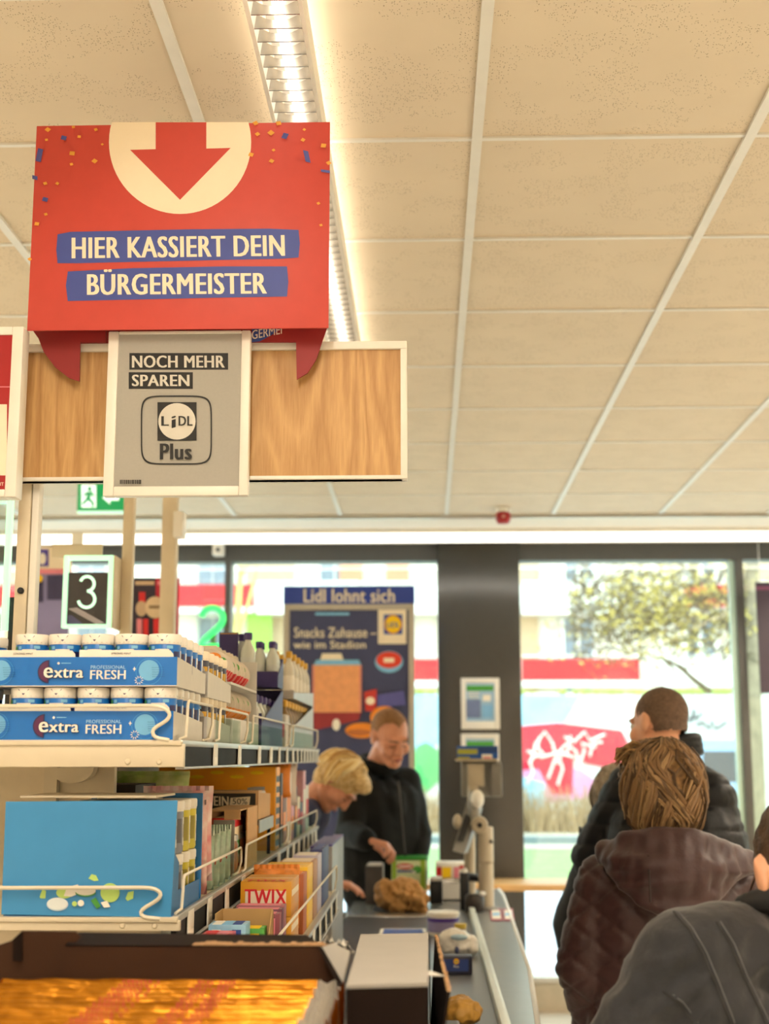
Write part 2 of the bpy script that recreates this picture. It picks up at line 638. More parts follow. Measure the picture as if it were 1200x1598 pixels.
light_band(-3.26, -1.5, 7.9, 'long white louvred light strip left of the one over the sign', False)
light_band(-0.262, -1.9, 1.3, 'short added light strip, unseen behind the camera, lighting the sign front', False)  # added out of view to light the room and the sign front
light_band(2.74, -1.5, 7.9, 'long white louvred light strip right of the one over the sign', False, 230.0)
ld = thing('light_bar', 'bright white light bar running along the ceiling above the shop windows', 'ceiling light', (0, 8.4, 2.95))
MB().box((X0 + 0.02, 8.40, 2.935), (X1 - 0.02, 8.52, 2.957), M_white).build('housing', ld)
M_led = mat('lit_diffuser', '#fff6ea', 0.5, emit=1.7, noise=0.0)
MB().box((X0 + 0.03, 8.42, 2.885), (X1 - 0.03, 8.49, 2.935), M_led, 0.008).build('diffuser', ld)
area(ld, (0, 8.455, 2.88), X1 - X0 - 0.2, 0.1, P_LED, col=(1, 0.95, 0.86))

# ================================================================ OUTSIDE
def on(px, py, z):
    """point of the horizontal plane at height z seen at that pixel"""
    a, b = at(px, py, 1.0), at(px, py, 2.0)
    d = b - a
    o = a - d
    return o + d * ((z - o.z) / d.z)
GZ = 0.0
def ground(name, y0, y1, m, label, z=GZ, x0=-45, x1=60):
    return struct(name, MB().box((x0, y0, z - 0.12), (x1, y1, z), m), label)
ground('pavement', 9.15, 18.0, mat('pale_paving', '#c9c8cf', 0.7, noise=0.05, nscale=2), 'pale paved forecourt outside the shop windows')
tag(ground('lawn', 18.0, 24.0, mat('lawn_green', '#7f9a5c', 0.9, noise=0.25, nscale=5), 'strip of short green lawn beyond the forecourt', 0.02), 'strip of short green lawn beyond the forecourt')
ground('kerb', 24.0, 24.3, mat('grey_kerb', '#7d858c', 0.7), 'grey kerb behind the lawn', 0.22)
ground('side_road', 24.3, 75.0, mat('sandy_road', '#b8ab94', 0.85, noise=0.1, nscale=1.5), 'sandy ground below the painted wall', 0.0)

def pbox(mb, x0, y0, x1, y1, Y, dep, m):
    a, b = at(x0, y1, Y), at(x1, y0, Y)
    mb.box((a.x, Y, a.z), (b.x, Y + dep, b.z), m)
FY = 55.0
fac = thing('apartment_block', 'long pale apartment block with red balcony parapets behind the painted wall', 'building', (6, 60, 0))
M_fac = mat('pale_render', '#e6e0d2', 0.85, noise=0.05, nscale=1)
M_fac2 = mat('tan_render', '#cdb392', 0.85, noise=0.06, nscale=1)
M_win = mat('far_window_glass', '#7d8b99', 0.15, noise=0.05)
M_parw = mat('white_parapet', '#f1eee8', 0.8, noise=0.03)
M_parr = mat('red_parapet', '#d2202c', 0.7, noise=0.05)
MB().box((-40, 56.2, 0), (55, 68, 17), M_fac).build('wall', fac, smooth=False)
MB().box((-41, 55.8, 17), (56, 68.4, 17.4), M_parw).build('roof', fac, smooth=False)
for lo, hi in ((952, 1028), (1062, 1150), (800, 912)):
    for x in range(-260, 1500, 190):
        b = MB(); pbox(b, x, lo + 12, x + 46, hi, 56.1, 0.1, M_win); f = b.build('window', fac, smooth=False)
        b = MB()
        for q in ((x - 4, lo + 8, x, hi + 2), (x + 46, lo + 8, x + 50, hi + 2), (x - 4, lo + 8, x + 50, lo + 12), (x + 21, lo + 12, x + 24, hi)):
            pbox(b, *q, 56.0, 0.12, M_parw)
        b.build('window_frame', f, smooth=False)
        b = MB(); pbox(b, x + 75, lo + 8, x + 150, hi, 56.12, 0.06, M_fac2 if (x // 190) % 2 else M_fac); b.build('wall_panel', fac, smooth=False)
def slabs(y0, y1, segs):
    for x0, x1, m in segs:
        b = MB(); pbox(b, x0, y0, x1, y1, FY, 0.12, m); b.build('parapet', fac, smooth=False)
        b = MB(); pbox(b, x0, y1, x1, y1 + 10, FY - 0.05, 1.2, M_parw); b.build('balcony_slab', fac, smooth=False)
        b = MB(); pbox(b, x0, y0 - 6, x1, y0 - 3, FY, 0.06, M_parw); b.build('handrail', fac, smooth=False)
slabs(912, 948, [(-300, 395, M_parr), (400, 560, M_parw), (564, 812, M_parw), (815, 960, M_parw), (1070, 1176, M_parr), (1180, 1480, M_parw)])
slabs(1028, 1062, [(-300, 300, M_parw), (304, 640, M_parw), (644, 812, M_parr), (815, 998, M_parr), (1030, 1480, M_parw)])
slabs(780, 812, [(-300, 560, M_parw), (564, 1480, M_parw)])
b = MB(); pbox(b, 384, 955, 424, 1015, FY + 0.3, 0.08, mat('green_awning', '#8fbf4d', 0.8)); b.build('awning', fac, smooth=False)
for x in (530, 602):
    b = MB(); pbox(b, x, 876, x + 36, 906, FY + 0.3, 0.08, mat('salmon_blind', '#d98d6c', 0.8)); b.build('blind', fac, smooth=False)

# painted wall with graffiti
GY = 31.0
gw = thing('graffiti_wall', 'long white concrete wall with red graffiti and moss along its top', 'wall', (6, GY, 0))
wt = at(900, 1081, GY).z
MB().box((-30, GY, 0), (34, GY + 0.25, wt), mat('whitewashed_concrete', '#e2e2da', 0.9, noise=0.07, nscale=0.9)).build('wall_slab', gw, smooth=False)
ms = MB()
for k in range(260):
    x = rnd.uniform(3.5, 8.2) if k < 170 else rnd.uniform(-8, 12)
    ms.ball((x, GY + 0.1, wt + 0.0), (rnd.uniform(0.08, 0.2), 0.14, rnd.uniform(0.03, 0.10)), mat('wall_moss', '#9aa650', 0.95, noise=0.2), 7, 5)
tag(ms.build('moss', gw), 'green moss along the wall top', kind='stuff')
g = Face(GY)
g.k = 4
M_gr = mat('graffiti_red', '#d3213f', 0.8, noise=0.08, nscale=2)
M_gp = mat('graffiti_pink', '#e79ac0', 0.8, noise=0.1, nscale=2)
M_gb = mat('graffiti_blue', '#9fd0e2', 0.8, noise=0.1, nscale=2)
M_gg = mat('graffiti_green', '#5fb56a', 0.8, noise=0.1, nscale=2)
g.poly([(640, 1190), (640, 1084), (760, 1084), (905, 1086), (880, 1128), (815, 1140), (700, 1150)], M_gb)
g.poly([(780, 1232), (816, 1190), (840, 1196), (905, 1200), (960, 1240), (780, 1262)], M_gp)
g.poly([(780, 1205), (780, 1140), (822, 1132), (870, 1128), (905, 1132), (970, 1140), (985, 1170), (965, 1202), (915, 1192), (895, 1180), (893, 1240), (862, 1240), (840, 1200)], M_gr)
g.poly([(800, 1240), (815, 1212), (850, 1222), (850, 1262), (800, 1262)], M_gb)
g.poly([(630, 1235), (650, 1165), (665, 1158), (690, 1175), (690, 1215), (660, 1240)], M_gg)
for pts in ([(822, 1225), (832, 1205), (826, 1188), (840, 1176)], [(870, 1225), (878, 1200), (872, 1182), (886, 1172), (890, 1148)], [(905, 1190), (912, 1170), (906, 1160), (930, 1166)], [(842, 1150), (838, 1166), (848, 1178)], [(828, 1190), (836, 1160), (850, 1142), (862, 1160), (870, 1192)], [(880, 1150), (895, 1158), (912, 1142), (920, 1156), (944, 1146)],
            [(855, 1215), (868, 1178), (884, 1160), (898, 1172), (905, 1195)], [(822, 1172), (845, 1182), (872, 1174), (895, 1182)], [(920, 1180), (925, 1160), (940, 1158)]):
    q = [g.p(*p) + V((0, -0.01, 0)) for p in pts]
    g.mb.tube(q, 0.03, M_paper, 5)
for pts in ([(1076, 1128), (1083, 1106), (1086, 1122), (1096, 1112)], [(1072, 1122), (1090, 1120)], [(1086, 1132), (1096, 1126), (1106, 1138), (1110, 1124), (1116, 1138), (1134, 1126)]):
    q = [g.p(*p) + V((0, -0.01, 0)) for p in pts]
    g.mb.tube(q, 0.03, mat('graffiti_grey', '#55565a', 0.8), 5)
g.build('graffiti', gw)

# dry hedge in front of the wall
hd = MB()
M_twig = mat('dry_twigs', '#a98d68', 0.95, noise=0.25, nscale=4)
for k in range(1500):
    x = rnd.uniform(-7, 4.4)
    h = rnd.uniform(0.35, 1.0)
    y = rnd.uniform(29.2, 30.6)
    dx, dy = rnd.uniform(-0.25, 0.25), rnd.uniform(-0.2, 0.2)
    hd.tube([(x, y, 0), (x + dx * 0.4, y + dy * 0.5, h * 0.6), (x + dx, y + dy, h)], [0.022, 0.016, 0.006], M_twig, 3)
tag(hd.build('dry_hedge'), 'bare brown hedge of twigs along the foot of the painted wall', 'hedge', kind='stuff')

# tree behind the right-hand window
TY = 21.0
tr = thing('bare_tree', 'bare leaning tree with pale branches and a few yellow leaves outside the right window', 'tree', (at(1176, 1290, TY).x, TY, 0))
M_bark = mat('pale_bark', '#8f8068', 0.95, noise=0.25, nscale=6)
M_bark2 = mat('dark_bark', '#6b5a44', 0.95, noise=0.25, nscale=6)
def P3(l, Y, dy=0.0):
    return [at(x, y, Y + dy * i) for i, (x, y) in enumerate(l)]
tb = at(1176, 1290, TY)
MB().tube([V((tb.x, TY, 0))] + P3([(1174, 1150), (1172, 1060), (1168, 960), (1176, 860), (1170, 700)], TY), [0.2, 0.17, 0.15, 0.13, 0.1, 0.05], M_bark, 9).build('trunk', tr)
for l, r, m, dy in (([(1108, 1080), (1082, 1060), (1060, 1040), (1036, 1029), (1000, 1018)], 0.05, M_bark2, 0.2),
                    ([(1168, 940), (1120, 930), (1080, 935), (1040, 960), (1010, 968)], 0.05, M_bark2, 0.3),
                    ([(1060, 1010), (1030, 985), (990, 960), (960, 950)], 0.035, M_bark2, -0.1),
                    ([(1120, 930), (1090, 900), (1060, 880), (1020, 860)], 0.04, M_bark, 0.2),
                    ([(1036, 1029), (1052, 1046), (1040, 1066), (1020, 1078)], 0.03, M_bark2, 0.0),
                    ([(1080, 935), (1050, 920), (1000, 915), (950, 925)], 0.03, M_bark, 0.15),
                    ([(1085, 990), (1062, 968), (1020, 965), (985, 985), (930, 975)], 0.03, M_bark2, -0.2)):
    MB().tube(P3(l, TY, dy), [r * (1 - 0.75 * i / (len(l) - 1)) for i in range(len(l))], m, 6).build('branch', tr)
tw = MB()
for k in range(1300):
    p = at(rnd.uniform(890, 1168), rnd.triangular(850, 1050, 950), TY + rnd.uniform(-0.8, 0.8))
    d = V((rnd.uniform(-1, 1), rnd.uniform(-1, 1), rnd.uniform(-0.6, 0.8))).normalized() * rnd.uniform(0.1, 0.32)
    tw.tube([p, p + d * 0.6 + V((0, 0, 0.03)), p + d], [0.016, 0.011, 0.005], M_bark2, 3)
tag(tw.build('twigs', tr), 'thin tangled twigs', kind='stuff')
lf = MB()
M_leaf = mat('autumn_leaf', '#c9b25a', 0.9, noise=0.2)
for k in range(2200):
    p = at(rnd.gauss(1035, 70), rnd.gauss(945, 42), TY + rnd.uniform(-0.9, 0.9))
    u = V((rnd.uniform(-1, 1), rnd.uniform(-1, 1), rnd.uniform(-1, 1))).normalized()
    w = u.orthogonal().normalized()
    s = rnd.uniform(0.03, 0.06)
    lf.add([p - u * s, p + w * s * 0.5, p + u * s, p - w * s * 0.5], [(0, 1, 2, 3)], M_leaf)
tag(lf.build('foliage', tr), 'few yellow leaves', kind='stuff')
t2 = thing('young_tree', 'slim young tree with yellow green stems left of the advertising stand', 'tree', (at(374, 1180, 17).x, 17, 0.02))
tq = at(374, 1180, 17)
MB().tube([V((tq.x, 17, 0.02)), tq] + P3([(372, 1080), (370, 980), (376, 880), (380, 780)], 17), [0.07, 0.06, 0.055, 0.045, 0.035, 0.02], mat('yellow_green_bark', '#c4b46a', 0.9, noise=0.15), 7).build('trunk', t2)
for l in ([(371, 990), (385, 950), (398, 900), (405, 850)], [(371, 1020), (360, 960), (352, 900)], [(376, 900), (392, 870), (396, 820)]):
    MB().tube(P3(l, 17), [0.03, 0.022, 0.015, 0.01][:len(l)], mat('yellow_green_bark', '#c4b46a'), 5).build('branch', t2)

# light blue van
VY = 27.0
vx0, vx1 = at(1082, 1200, VY).x, at(1178, 1200, VY).x
vc = (vx0 + vx1) / 2
van = thing('van', 'light blue van parked by the painted wall behind the right window', 'car', (vc, VY + 1.9, 0))
M_van = mat('light_blue_car_paint', '#8fb4d8', 0.3, noise=0.02, coat=0.5)
zt = at(1130, 1154, VY).z
hw = (vx1 - vx0) / 2
sec = [(-hw, 0.28), (-hw, 0.95), (-hw * 0.88, zt - 0.12), (-hw * 0.72, zt), (hw * 0.72, zt), (hw * 0.88, zt - 0.12), (hw, 0.95), (hw, 0.28)]
MB().prism([(vc + x, VY, z) for x, z in sec], (0, 3.2, 0), M_van).prism([(vc + x, VY + 3.2, min(z, 1.0)) for x, z in sec], (0, 0.9, 0), M_van).build('body', van, angle=25)
zw0, zw1 = 1.08, zt - 0.22
MB().prism([(vc - hw * 0.74, VY - 0.012, zw0), (vc + hw * 0.74, VY - 0.012, zw0), (vc + hw * 0.66, VY - 0.012, zw1), (vc - hw * 0.66, VY - 0.012, zw1)], (0, 0.02, 0), mat('dark_car_glass', '#3b3f44', 0.1)).build('rear_window', van)
for s in (-1, 1):
    MB().box((vc + s * hw * 0.9 - 0.06, VY - 0.03, 0.75), (vc + s * hw * 0.9 + 0.06, VY + 0.03, 1.15), mat('red_tail_lamp', '#c9202a', 0.25), 0.01).build('tail_lamp', van)
    for y in (VY + 0.7, VY + 3.3):
        MB().lathe([(0.12, 0), (0.30, 0.0), (0.32, 0.04), (0.32, 0.16), (0.30, 0.2), (0.12, 0.2)], (vc + s * (hw - 0.02) - (0.1), y, 0.32), M_black, 18, axis=(1, 0, 0)).build('wheel', van)
MB().box((vc - hw, VY - 0.08, 0.35), (vc + hw, VY, 0.58), mat('grey_bumper', '#60656a', 0.5), 0.02).build('bumper', van)
MB().box((vc - 0.26, VY - 0.03, 0.68), (vc + 0.26, VY - 0.005, 0.79), M_paper).build('number_plate', van)

# ================================================================ FITTINGS NEAR THE WINDOWS
M_oak = mat('oak_laminate', '#c59a63', 0.45, noise=0.12, nscale=5, stretch=(1, 14, 14))
sh = thing('packing_shelf', 'narrow wooden packing shelf in front of the shop windows', 'shelf', (0.5, 8.7, 0))
MB().box((-1.9, 8.48, 0.775), (3.2, 8.92, 0.815), M_oak, 0.004).build('board', sh)
for x in (-1.8, -0.6, 1.85, 3.05):
    MB().box((x - 0.02, 8.6, 0), (x + 0.02, 8.66, 0.775), M_dark).box((x - 0.02, 8.52, 0.745), (x + 0.02, 8.9, 0.775), M_dark).build('bracket', sh)

# tall advertising stand
AY = 8.35
ad = thing('advertising_stand', 'tall blue advertising stand with a popcorn machine poster before the window', 'sign', (at(545, 1180, AY).x, AY, 0))
a0, a1 = at(443, 943, AY), at(648, 1340, AY)
fm = MB()
M_fr = mat('silver_poster_frame', '#b9b2a6', 0.4, 0.3)
fm.box((a0.x, AY, a1.z), (a0.x + 0.035, AY + 0.03, a0.z), M_fr).box((a1.x - 0.035, AY, a1.z), (a1.x, AY + 0.03, a0.z), M_fr)
fm.box((a0.x + 0.035, AY, a0.z - 0.035), (a1.x - 0.035, AY + 0.03, a0.z), M_fr).box((a0.x + 0.035, AY, a1.z), (a1.x - 0.035, AY + 0.03, a1.z + 0.035), M_fr)
fm.build('frame', ad)
for x in (a0.x + 0.03, a1.x - 0.03):
    MB().tube([(x, AY + 0.045, 0.02), (x, AY + 0.045, a0.z)], 0.013, M_fr, 8).box((x - 0.03, AY - 0.2, 0), (x + 0.03, AY + 0.28, 0.02), M_fr).build('post', ad)
MB().box((a0.x + 0.035, AY + 0.012, a1.z + 0.035), (a1.x - 0.035, AY + 0.02, a0.z - 0.035), mat('poster_slate_blue', '#3c4268', 0.55, noise=0.05)).build('poster', ad)
hb = at(443, 915, AY)
MB().box((a0.x - 0.003, AY - 0.004, a0.z + 0.003), (a1.x + 0.003, AY + 0.03, hb.z), mat('header_blue', '#27409a', 0.5)).build('header_board', ad)
h = Face(AY - 0.004)
h.text('Lidl lohnt sich', 474, 919, 616, 940, M_cream, 0.035)
h.build('header_lettering', ad)
h = Face(AY + 0.012)
h.rect(492, 956, 545, 960, M_sky)
h.build('caption_print', ad)
h.text('Snacks Zuhause –', 459, 979, 588, 995, M_cream, 0.03)
h.build('headline_print', ad)
h.text('wie im Stadion', 458, 1000, 571, 1012, M_cream, 0.03)
h.build('headline_print', ad)
h.rect(590, 950, 634, 1005, M_cream)
M_lbl = mat('logo_blue', '#1d4fa0', 0.5)
h.rect(599, 959, 628, 990, M_lbl)
h.ell(613.5, 974.5, 13.6, 14.6, M_red)
h.ell(613.5, 974.5, 12.6, 13.6, M_yellow)
h.text('LiDL', 603, 971, 624, 979, M_lbl, 0.04)
h.build('logo_print', ad)
h.ell(607, 1033, 22, 17, M_sky)
h.ell(607, 1030, 20, 13, mat('price_red', '#e0412c', 0.5))
h.rect(599, 1027, 615, 1034, M_cream)
h.build('price_print', ad)
M_pop = mat('popcorn_peach', '#efa670', 0.6, noise=0.08, nscale=25)
M_mach = mat('machine_dark_red', '#9c2f36', 0.5)
h.poly([(500, 1030), (503, 1020), (533, 1020), (536, 1030)], M_cream)
h.poly([(488, 1040), (494, 1030), (560, 1030), (565, 1040)], M_sky)
h.rect(489, 1038, 564, 1112, M_pop)
for x in (489, 563):
    h.rect(x - 1.5, 1038, x + 1.5, 1112, mat('machine_pink', '#e08b80', 0.5), False)
h.k += 1
h.poly([(489, 1112), (564, 1112), (560, 1124), (490, 1140)], M_mach)
h.ell(525, 1131, 6, 9, M_paper)
h.build('machine_print', ad)
h.poly([(568, 1080), (588, 1075), (587, 1110), (570, 1110)], mat('cup_red', '#c5352f', 0.5))
h.ell(578, 1094, 7, 6, M_cream)
h.poly([(588, 1085), (630, 1078), (634, 1100), (590, 1105)], mat('poster_lilac', '#5a5aa0', 0.6))
h.build('cup_print', ad)
h.ell(565, 1140, 26, 12, M_orange)
h.ell(560, 1143, 19, 5, mat('hotdog_brown', '#c2703a', 0.6))
h.ell(600, 1120, 22, 18, M_orange)
h.build('snack_print', ad)

# frames on the column
def colframe(x0, y0, x1, y1, label, seed):
    Y = Y1 - 0.075
    a, b = at(x0, y1, Y), at(x1, y0, Y)
    t = thing('wall_notice', label, 'picture frame', ((a.x + b.x) / 2, Y, a.z), 'white notice frames on the dark column')
    w = 0.032
    m = MB()
    m.box((a.x, Y, a.z), (a.x + w, Y + 0.015, b.z), M_white, 0.003).box((b.x - w, Y, a.z), (b.x, Y + 0.015, b.z), M_white, 0.003)
    m.box((a.x + w, Y, a.z), (b.x - w, Y + 0.015, a.z + w * 1.6), M_white, 0.003).box((a.x + w, Y, b.z - w), (b.x - w, Y + 0.015, b.z), M_white, 0.003)
    m.build('frame', t)
    MB().box((a.x + w, Y + 0.006, a.z + w), (b.x - w, Y + 0.0148, b.z - w), mat('notice_blue', '#9fc3de', 0.5)).build('notice_sheet', t)
    f = Face(Y + 0.006)
    f.rect(x0 + 8, y0 + 12, x1 - 9, y0 + 20, M_green)
    f.rect(x0 + 8, y0 + 34, x0 + 30, y1 - 18, mat('notice_slate', '#6f7fa8', 0.6))
    f.rect(x0 + 32, y0 + 42, x1 - 10, y1 - 18, mat('notice_sky', '#7fb6e0', 0.6))
    f.rect(x0 + 33, y0 + 26, x0 + 46, y0 + 36, M_paper)
    for k in range(3):
        f.rect(x0 + 10, y0 + 22 + 4 * k, x0 + 28, y0 + 23.5 + 4 * k, M_paper)
    f.build('notice_print', t)
colframe(720, 1058, 779, 1138, 'upper white framed notice on the dark column', 1)
colframe(720, 1145, 779, 1228, 'lower white framed notice on the dark column behind the card terminal', 2)

# exit sign, siren, sensors
EY2 = 7.0
e0, e1 = at(120, 797, EY2), at(195, 752, EY2)
ex = thing('exit_sign', 'green and white lit emergency exit sign hanging under the ceiling', 'exit sign', ((e0.x + e1.x) / 2, EY2, e0.z))
MB().box((e0.x, EY2, e0.z), (e1.x, EY2 + 0.03, e1.z), mat('exit_green', '#12a45e', 0.4, emit=0.35), 0.003).build('panel', ex)
MB().box((e0.x, EY2, e0.z - 0.012), (e1.x, EY2 + 0.03, e0.z), mat('mint_edge', '#c7f2dc', 0.3, emit=0.6), 0.002).build('lower_edge', ex)
for x in (e0.x + 0.04, e1.x - 0.04):
    MB().tube([(x, EY2 + 0.015, e1.z), (x, EY2 + 0.015, ZC - 0.012)], 0.006, M_alu, 6).build('hanger', ex)
f = Face(EY2)
M_pic = mat('exit_white', '#f2fff8', 0.4, emit=0.8)
f.rect(127, 757, 150, 792, M_pic)
M_exg = mat('exit_green', '#12a45e')
f.ell(140, 763, 3.4, 3.4, M_exg)
f.poly([(134, 768), (144, 767), (148, 774), (146, 776), (142, 772), (141, 778), (147, 784), (146, 791), (143, 791), (143, 785), (137, 781), (131, 788), (128, 786), (135, 777), (136, 771), (132, 775), (130, 773)], M_exg)
f.poly([(160, 777), (172, 767), (172, 773), (186, 773), (186, 781), (172, 781), (172, 787)], M_pic)
f.build('pictogram', ex)

sp = at(785, 799, 7.75)
al = thing('fire_siren', 'small red round fire siren under the ceiling near the light bar', 'alarm', (sp.x, 7.75, ZC - 0.1))
zt2 = ZC
MB().lathe([(0.042, 0), (0.042, -0.02), (0.036, -0.026)], (sp.x, 7.75, zt2), M_white, 18).build('base', al)
MB().lathe([(0.036, -0.026), (0.043, -0.035), (0.043, -0.07), (0.034, -0.088), (0.01, -0.092)], (sp.x, 7.75, zt2), mat('siren_red', '#a01822', 0.35), 20).build('housing', al)
MB().lathe([(0.010, 0), (0.010, 0.003), (0.006, 0.004)], (sp.x, 7.75 - 0.042, zt2 - 0.055), mat('siren_lens', '#c98f86', 0.4), 12, axis=(0, -1, 0)).build('sounder', al)
s0 = at(340, 850, 8.6)
se = thing('door_sensor', 'small white box sensor at the window header above the left panes', 'sensor', (s0.x, 8.98, s0.z))
a, b = at(331, 866, 8.9), at(349, 838, 8.9)
MB().box((a.x, 8.9, a.z), (b.x, 9.0, b.z), M_white, 0.008).build('case', se)
MB().lathe([(0.014, 0), (0.012, 0.006)], ((a.x + b.x) / 2, 8.9, a.z + 0.035), M_black, 12, axis=(0, -1, 0)).build('lens', se)

# posters and number signs behind the hanging board
def poster_stand(name, label, x0, y0, x1, y1, Y, m):
    a, b = at(x0, y1, Y), at(x1, y0, Y)
    t = thing(name, label, 'poster', ((a.x + b.x) / 2, Y, 0))
    MB().box((a.x, Y, a.z - 0.5), (b.x, Y + 0.012, b.z), m).build('panel', t)
    MB().box(((a.x + b.x) / 2 - 0.02, Y + 0.012, 0.02), ((a.x + b.x) / 2 + 0.02, Y + 0.035, b.z - 0.05), M_alu).box(((a.x + b.x) / 2 - 0.2, Y - 0.15, 0), ((a.x + b.x) / 2 + 0.2, Y + 0.2, 0.02), M_alu).build('foot', t)
    return t, Face(Y)
t, f = poster_stand('cosmetics_poster', 'red and dark cosmetics poster behind the gum tubs', 205, 902, 280, 1010, 5.8, mat('poster_crimson', '#c0233f', 0.5))
f.rect(205, 902, 243, 1010, mat('poster_aubergine', '#2a2138', 0.5))
f.rect(211, 907, 241, 913, mat('poster_beige', '#c8ae92', 0.6))
f.rect(246, 907, 272, 913, M_pink)
f.rect(217, 924, 227, 950, M_red); f.rect(251, 926, 258, 945, mat('poster_aubergine', '#2a2138'))
f.ell(221, 950, 9, 12, mat('poster_beige', '#c8ae92')); f.ell(262, 955, 8, 12, mat('poster_beige', '#c8ae92'))
f.ell(242, 948, 15, 17, mat('poster_sand', '#ddc7a6', 0.6))
f.rect(233, 945, 251, 950, mat('poster_brown', '#8d7558', 0.6))
for x, m in ((214, M_pink), (224, M_red), (240, M_red), (251, mat('poster_aubergine', '#2a2138')), (262, M_cream)):
    f.rect(x, 966, x + 8, 1000, m, False)
f.k += 1
f.build('print', t)
t, f = poster_stand('offer_poster', 'pale violet poster with a white top behind the till number sign', 52, 853, 112, 1010, 6.6, mat('poster_violet', '#8f8cc0', 0.5, noise=0.12, nscale=6))
f.rect(52, 853, 112, 888, M_cream); f.rect(57, 857, 76, 884, mat('poster_purple', '#4a3fa0', 0.5)); f.ell(66, 872, 6, 9, M_paper)
f.rect(52, 888, 112, 896, M_pink); f.rect(58, 905, 68, 940, mat('poster_dark_blue', '#35325c', 0.5)); f.ell(62, 903, 5, 6, M_yellow)
f.rect(74, 898, 100, 936, mat('poster_dark_blue', '#35325c'))
f.build('print', t)

M_mint = mat('lit_mint_edge', '#bdf3cf', 0.3, emit=0.75)
M_smoke = mat('smoked_panel', '#45464c', 0.18, noise=0.12, nscale=4)
NY = 3.9
a, b = at(95, 980, NY), at(177, 866, NY)
ns = thing('till_number_sign', 'lit mint framed number 3 sign on a grey post', 'sign', (at(199, 900, 4.0).x, 4.0, 0))
w = 0.014
m = MB()
m.box((a.x, NY, a.z), (a.x + w, NY + 0.02, b.z), M_mint, 0.002).box((b.x - w, NY, a.z), (b.x, NY + 0.02, b.z), M_mint, 0.002).box((a.x + w, NY, a.z), (b.x - w, NY + 0.02, a.z + w * 0.8), M_mint, 0.002).box((a.x + w, NY, b.z - w), (b.x - w, NY + 0.02, b.z), M_mint, 0.002)
m.build('lit_frame', ns)
a2, b2 = at(106, 974, NY), at(170, 893, NY)
MB().box((a2.x - 0.005, NY + 0.004, a2.z - 0.005), (b2.x + 0.003, NY + 0.018, b2.z), M_smoke).build('panel', ns)
f = Face(NY + 0.004)
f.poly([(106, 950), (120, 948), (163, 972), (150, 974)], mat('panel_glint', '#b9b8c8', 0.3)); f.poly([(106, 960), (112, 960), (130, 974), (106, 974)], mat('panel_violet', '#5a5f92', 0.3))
M_digit = mat('lit_mint_digit', '#c8f7da', 0.3, emit=0.85)
pts = []
for k in range(13):
    an = math.radians(160 - 250 * k / 12)
    pts.append(f.p(136 + 11 * math.cos(an), 911 - 11.5 * math.sin(an), -0.004))
pts2 = []
for k in range(14):
    an = math.radians(80 - 250 * k / 13)
    pts2.append(f.p(135 + 13 * math.cos(an), 935 - 13 * math.sin(an), -0.004))
f.mb.tube(pts, 0.0062, M_digit, 8).tube(pts2, 0.0062, M_digit, 8)
f.build('digit', ns)
px2 = at(199, 900, 4.0).x
MB().box((px2 - 0.016, 3.985, 0.0), (px2 + 0.016, 4.017, 2.5), M_beige, 0.003).build('post', ns)
pl, pr = at(80, 870, 3.99), at(160, 849, 3.99)
MB().box((pl.x, 3.99, pl.z), (pr.x, 3.998, pr.z), M_beige, 0.002).box((pl.x + 0.06, 3.99, pr.z), (pl.x + 0.09, 4.0, pr.z + 0.035), M_white).build('mounting_plate', ns)
MB().box((b.x, NY + 0.003, a.z), (px2 - 0.016, NY + 0.10, b.z), M_beige, 0.002).build('bracket', ns)

p3 = at(262, 900, 4.9)
np_ = thing('till_post', 'plain beige post with a small box right of the number sign', 'post', (p3.x, 4.9, 0))
MB().box((p3.x - 0.028, 4.9, 0), (p3.x + 0.026, 4.95, 2.52), M_beige, 0.004).build('tube', np_)
a, b = at(270, 838, 4.88), at(287, 798, 4.88)
MB().box((a.x, 4.87, a.z), (b.x, 4.94, b.z), M_white, 0.004).build('sensor_box', np_)
MB().box((p3.x - 0.12, 4.8, 0), (p3.x + 0.12, 5.05, 0.015), M_beige).build('foot', np_)

gY = 7.4
gs = thing('green_number_sign', 'bright green lit number 2 sign on a slim post', 'sign', (at(330, 950, gY).x, gY, 0))
M_neon = mat('lit_green_digit', '#3fe870', 0.3, emit=1.1)
pts = []
for k in range(12):
    an = math.radians(170 - 215 * k / 11)
    pts.append(at(331 + 17 * math.cos(an), 965 - 16 * math.sin(an), gY))
pts += [at(334, 985, gY), at(320, 997, gY), at(310, 1008, gY), at(330, 1009, gY), at(352, 1009, gY)]
MB().tube(pts, [0.016] + [0.017] * (len(pts) - 1), M_neon, 8).build('digit', gs)
gx = at(331, 1000, gY).x
MB().box((gx - 0.09, gY + 0.02, at(331, 1030, gY).z), (gx + 0.09, gY + 0.03, at(331, 942, gY).z), M_acry).build('acrylic_panel', gs)
MB().box((gx - 0.015, gY + 0.03, 0), (gx + 0.015, gY + 0.06, at(331, 990, gY).z), M_alu).box((gx - 0.1, gY - 0.05, 0), (gx + 0.1, gY + 0.15, 0.012), M_alu).build('post', gs)
# dark poster seen at the right edge
a, b = at(1187, 1082, 8.8), at(1260, 908, 8.8)
dp = thing('dark_poster', 'dark violet poster panel hanging in the window at the right edge', 'poster', (a.x, 8.8, a.z))
MB().box((a.x, 8.8, a.z), (b.x, 8.81, b.z), mat('poster_night', '#2c1c2e', 0.5)).build('panel', dp)
MB().box((a.x, 8.797, b.z - 0.05), (b.x, 8.8, b.z - 0.03), mat('poster_plum', '#6d3050', 0.5)).build('print', dp)
for x in (a.x + 0.03, b.x - 0.03):
    MB().tube([(x, 8.805, b.z), (x, 8.805, ZC - 0.012)], 0.003, M_alu, 5).build('cord', dp)

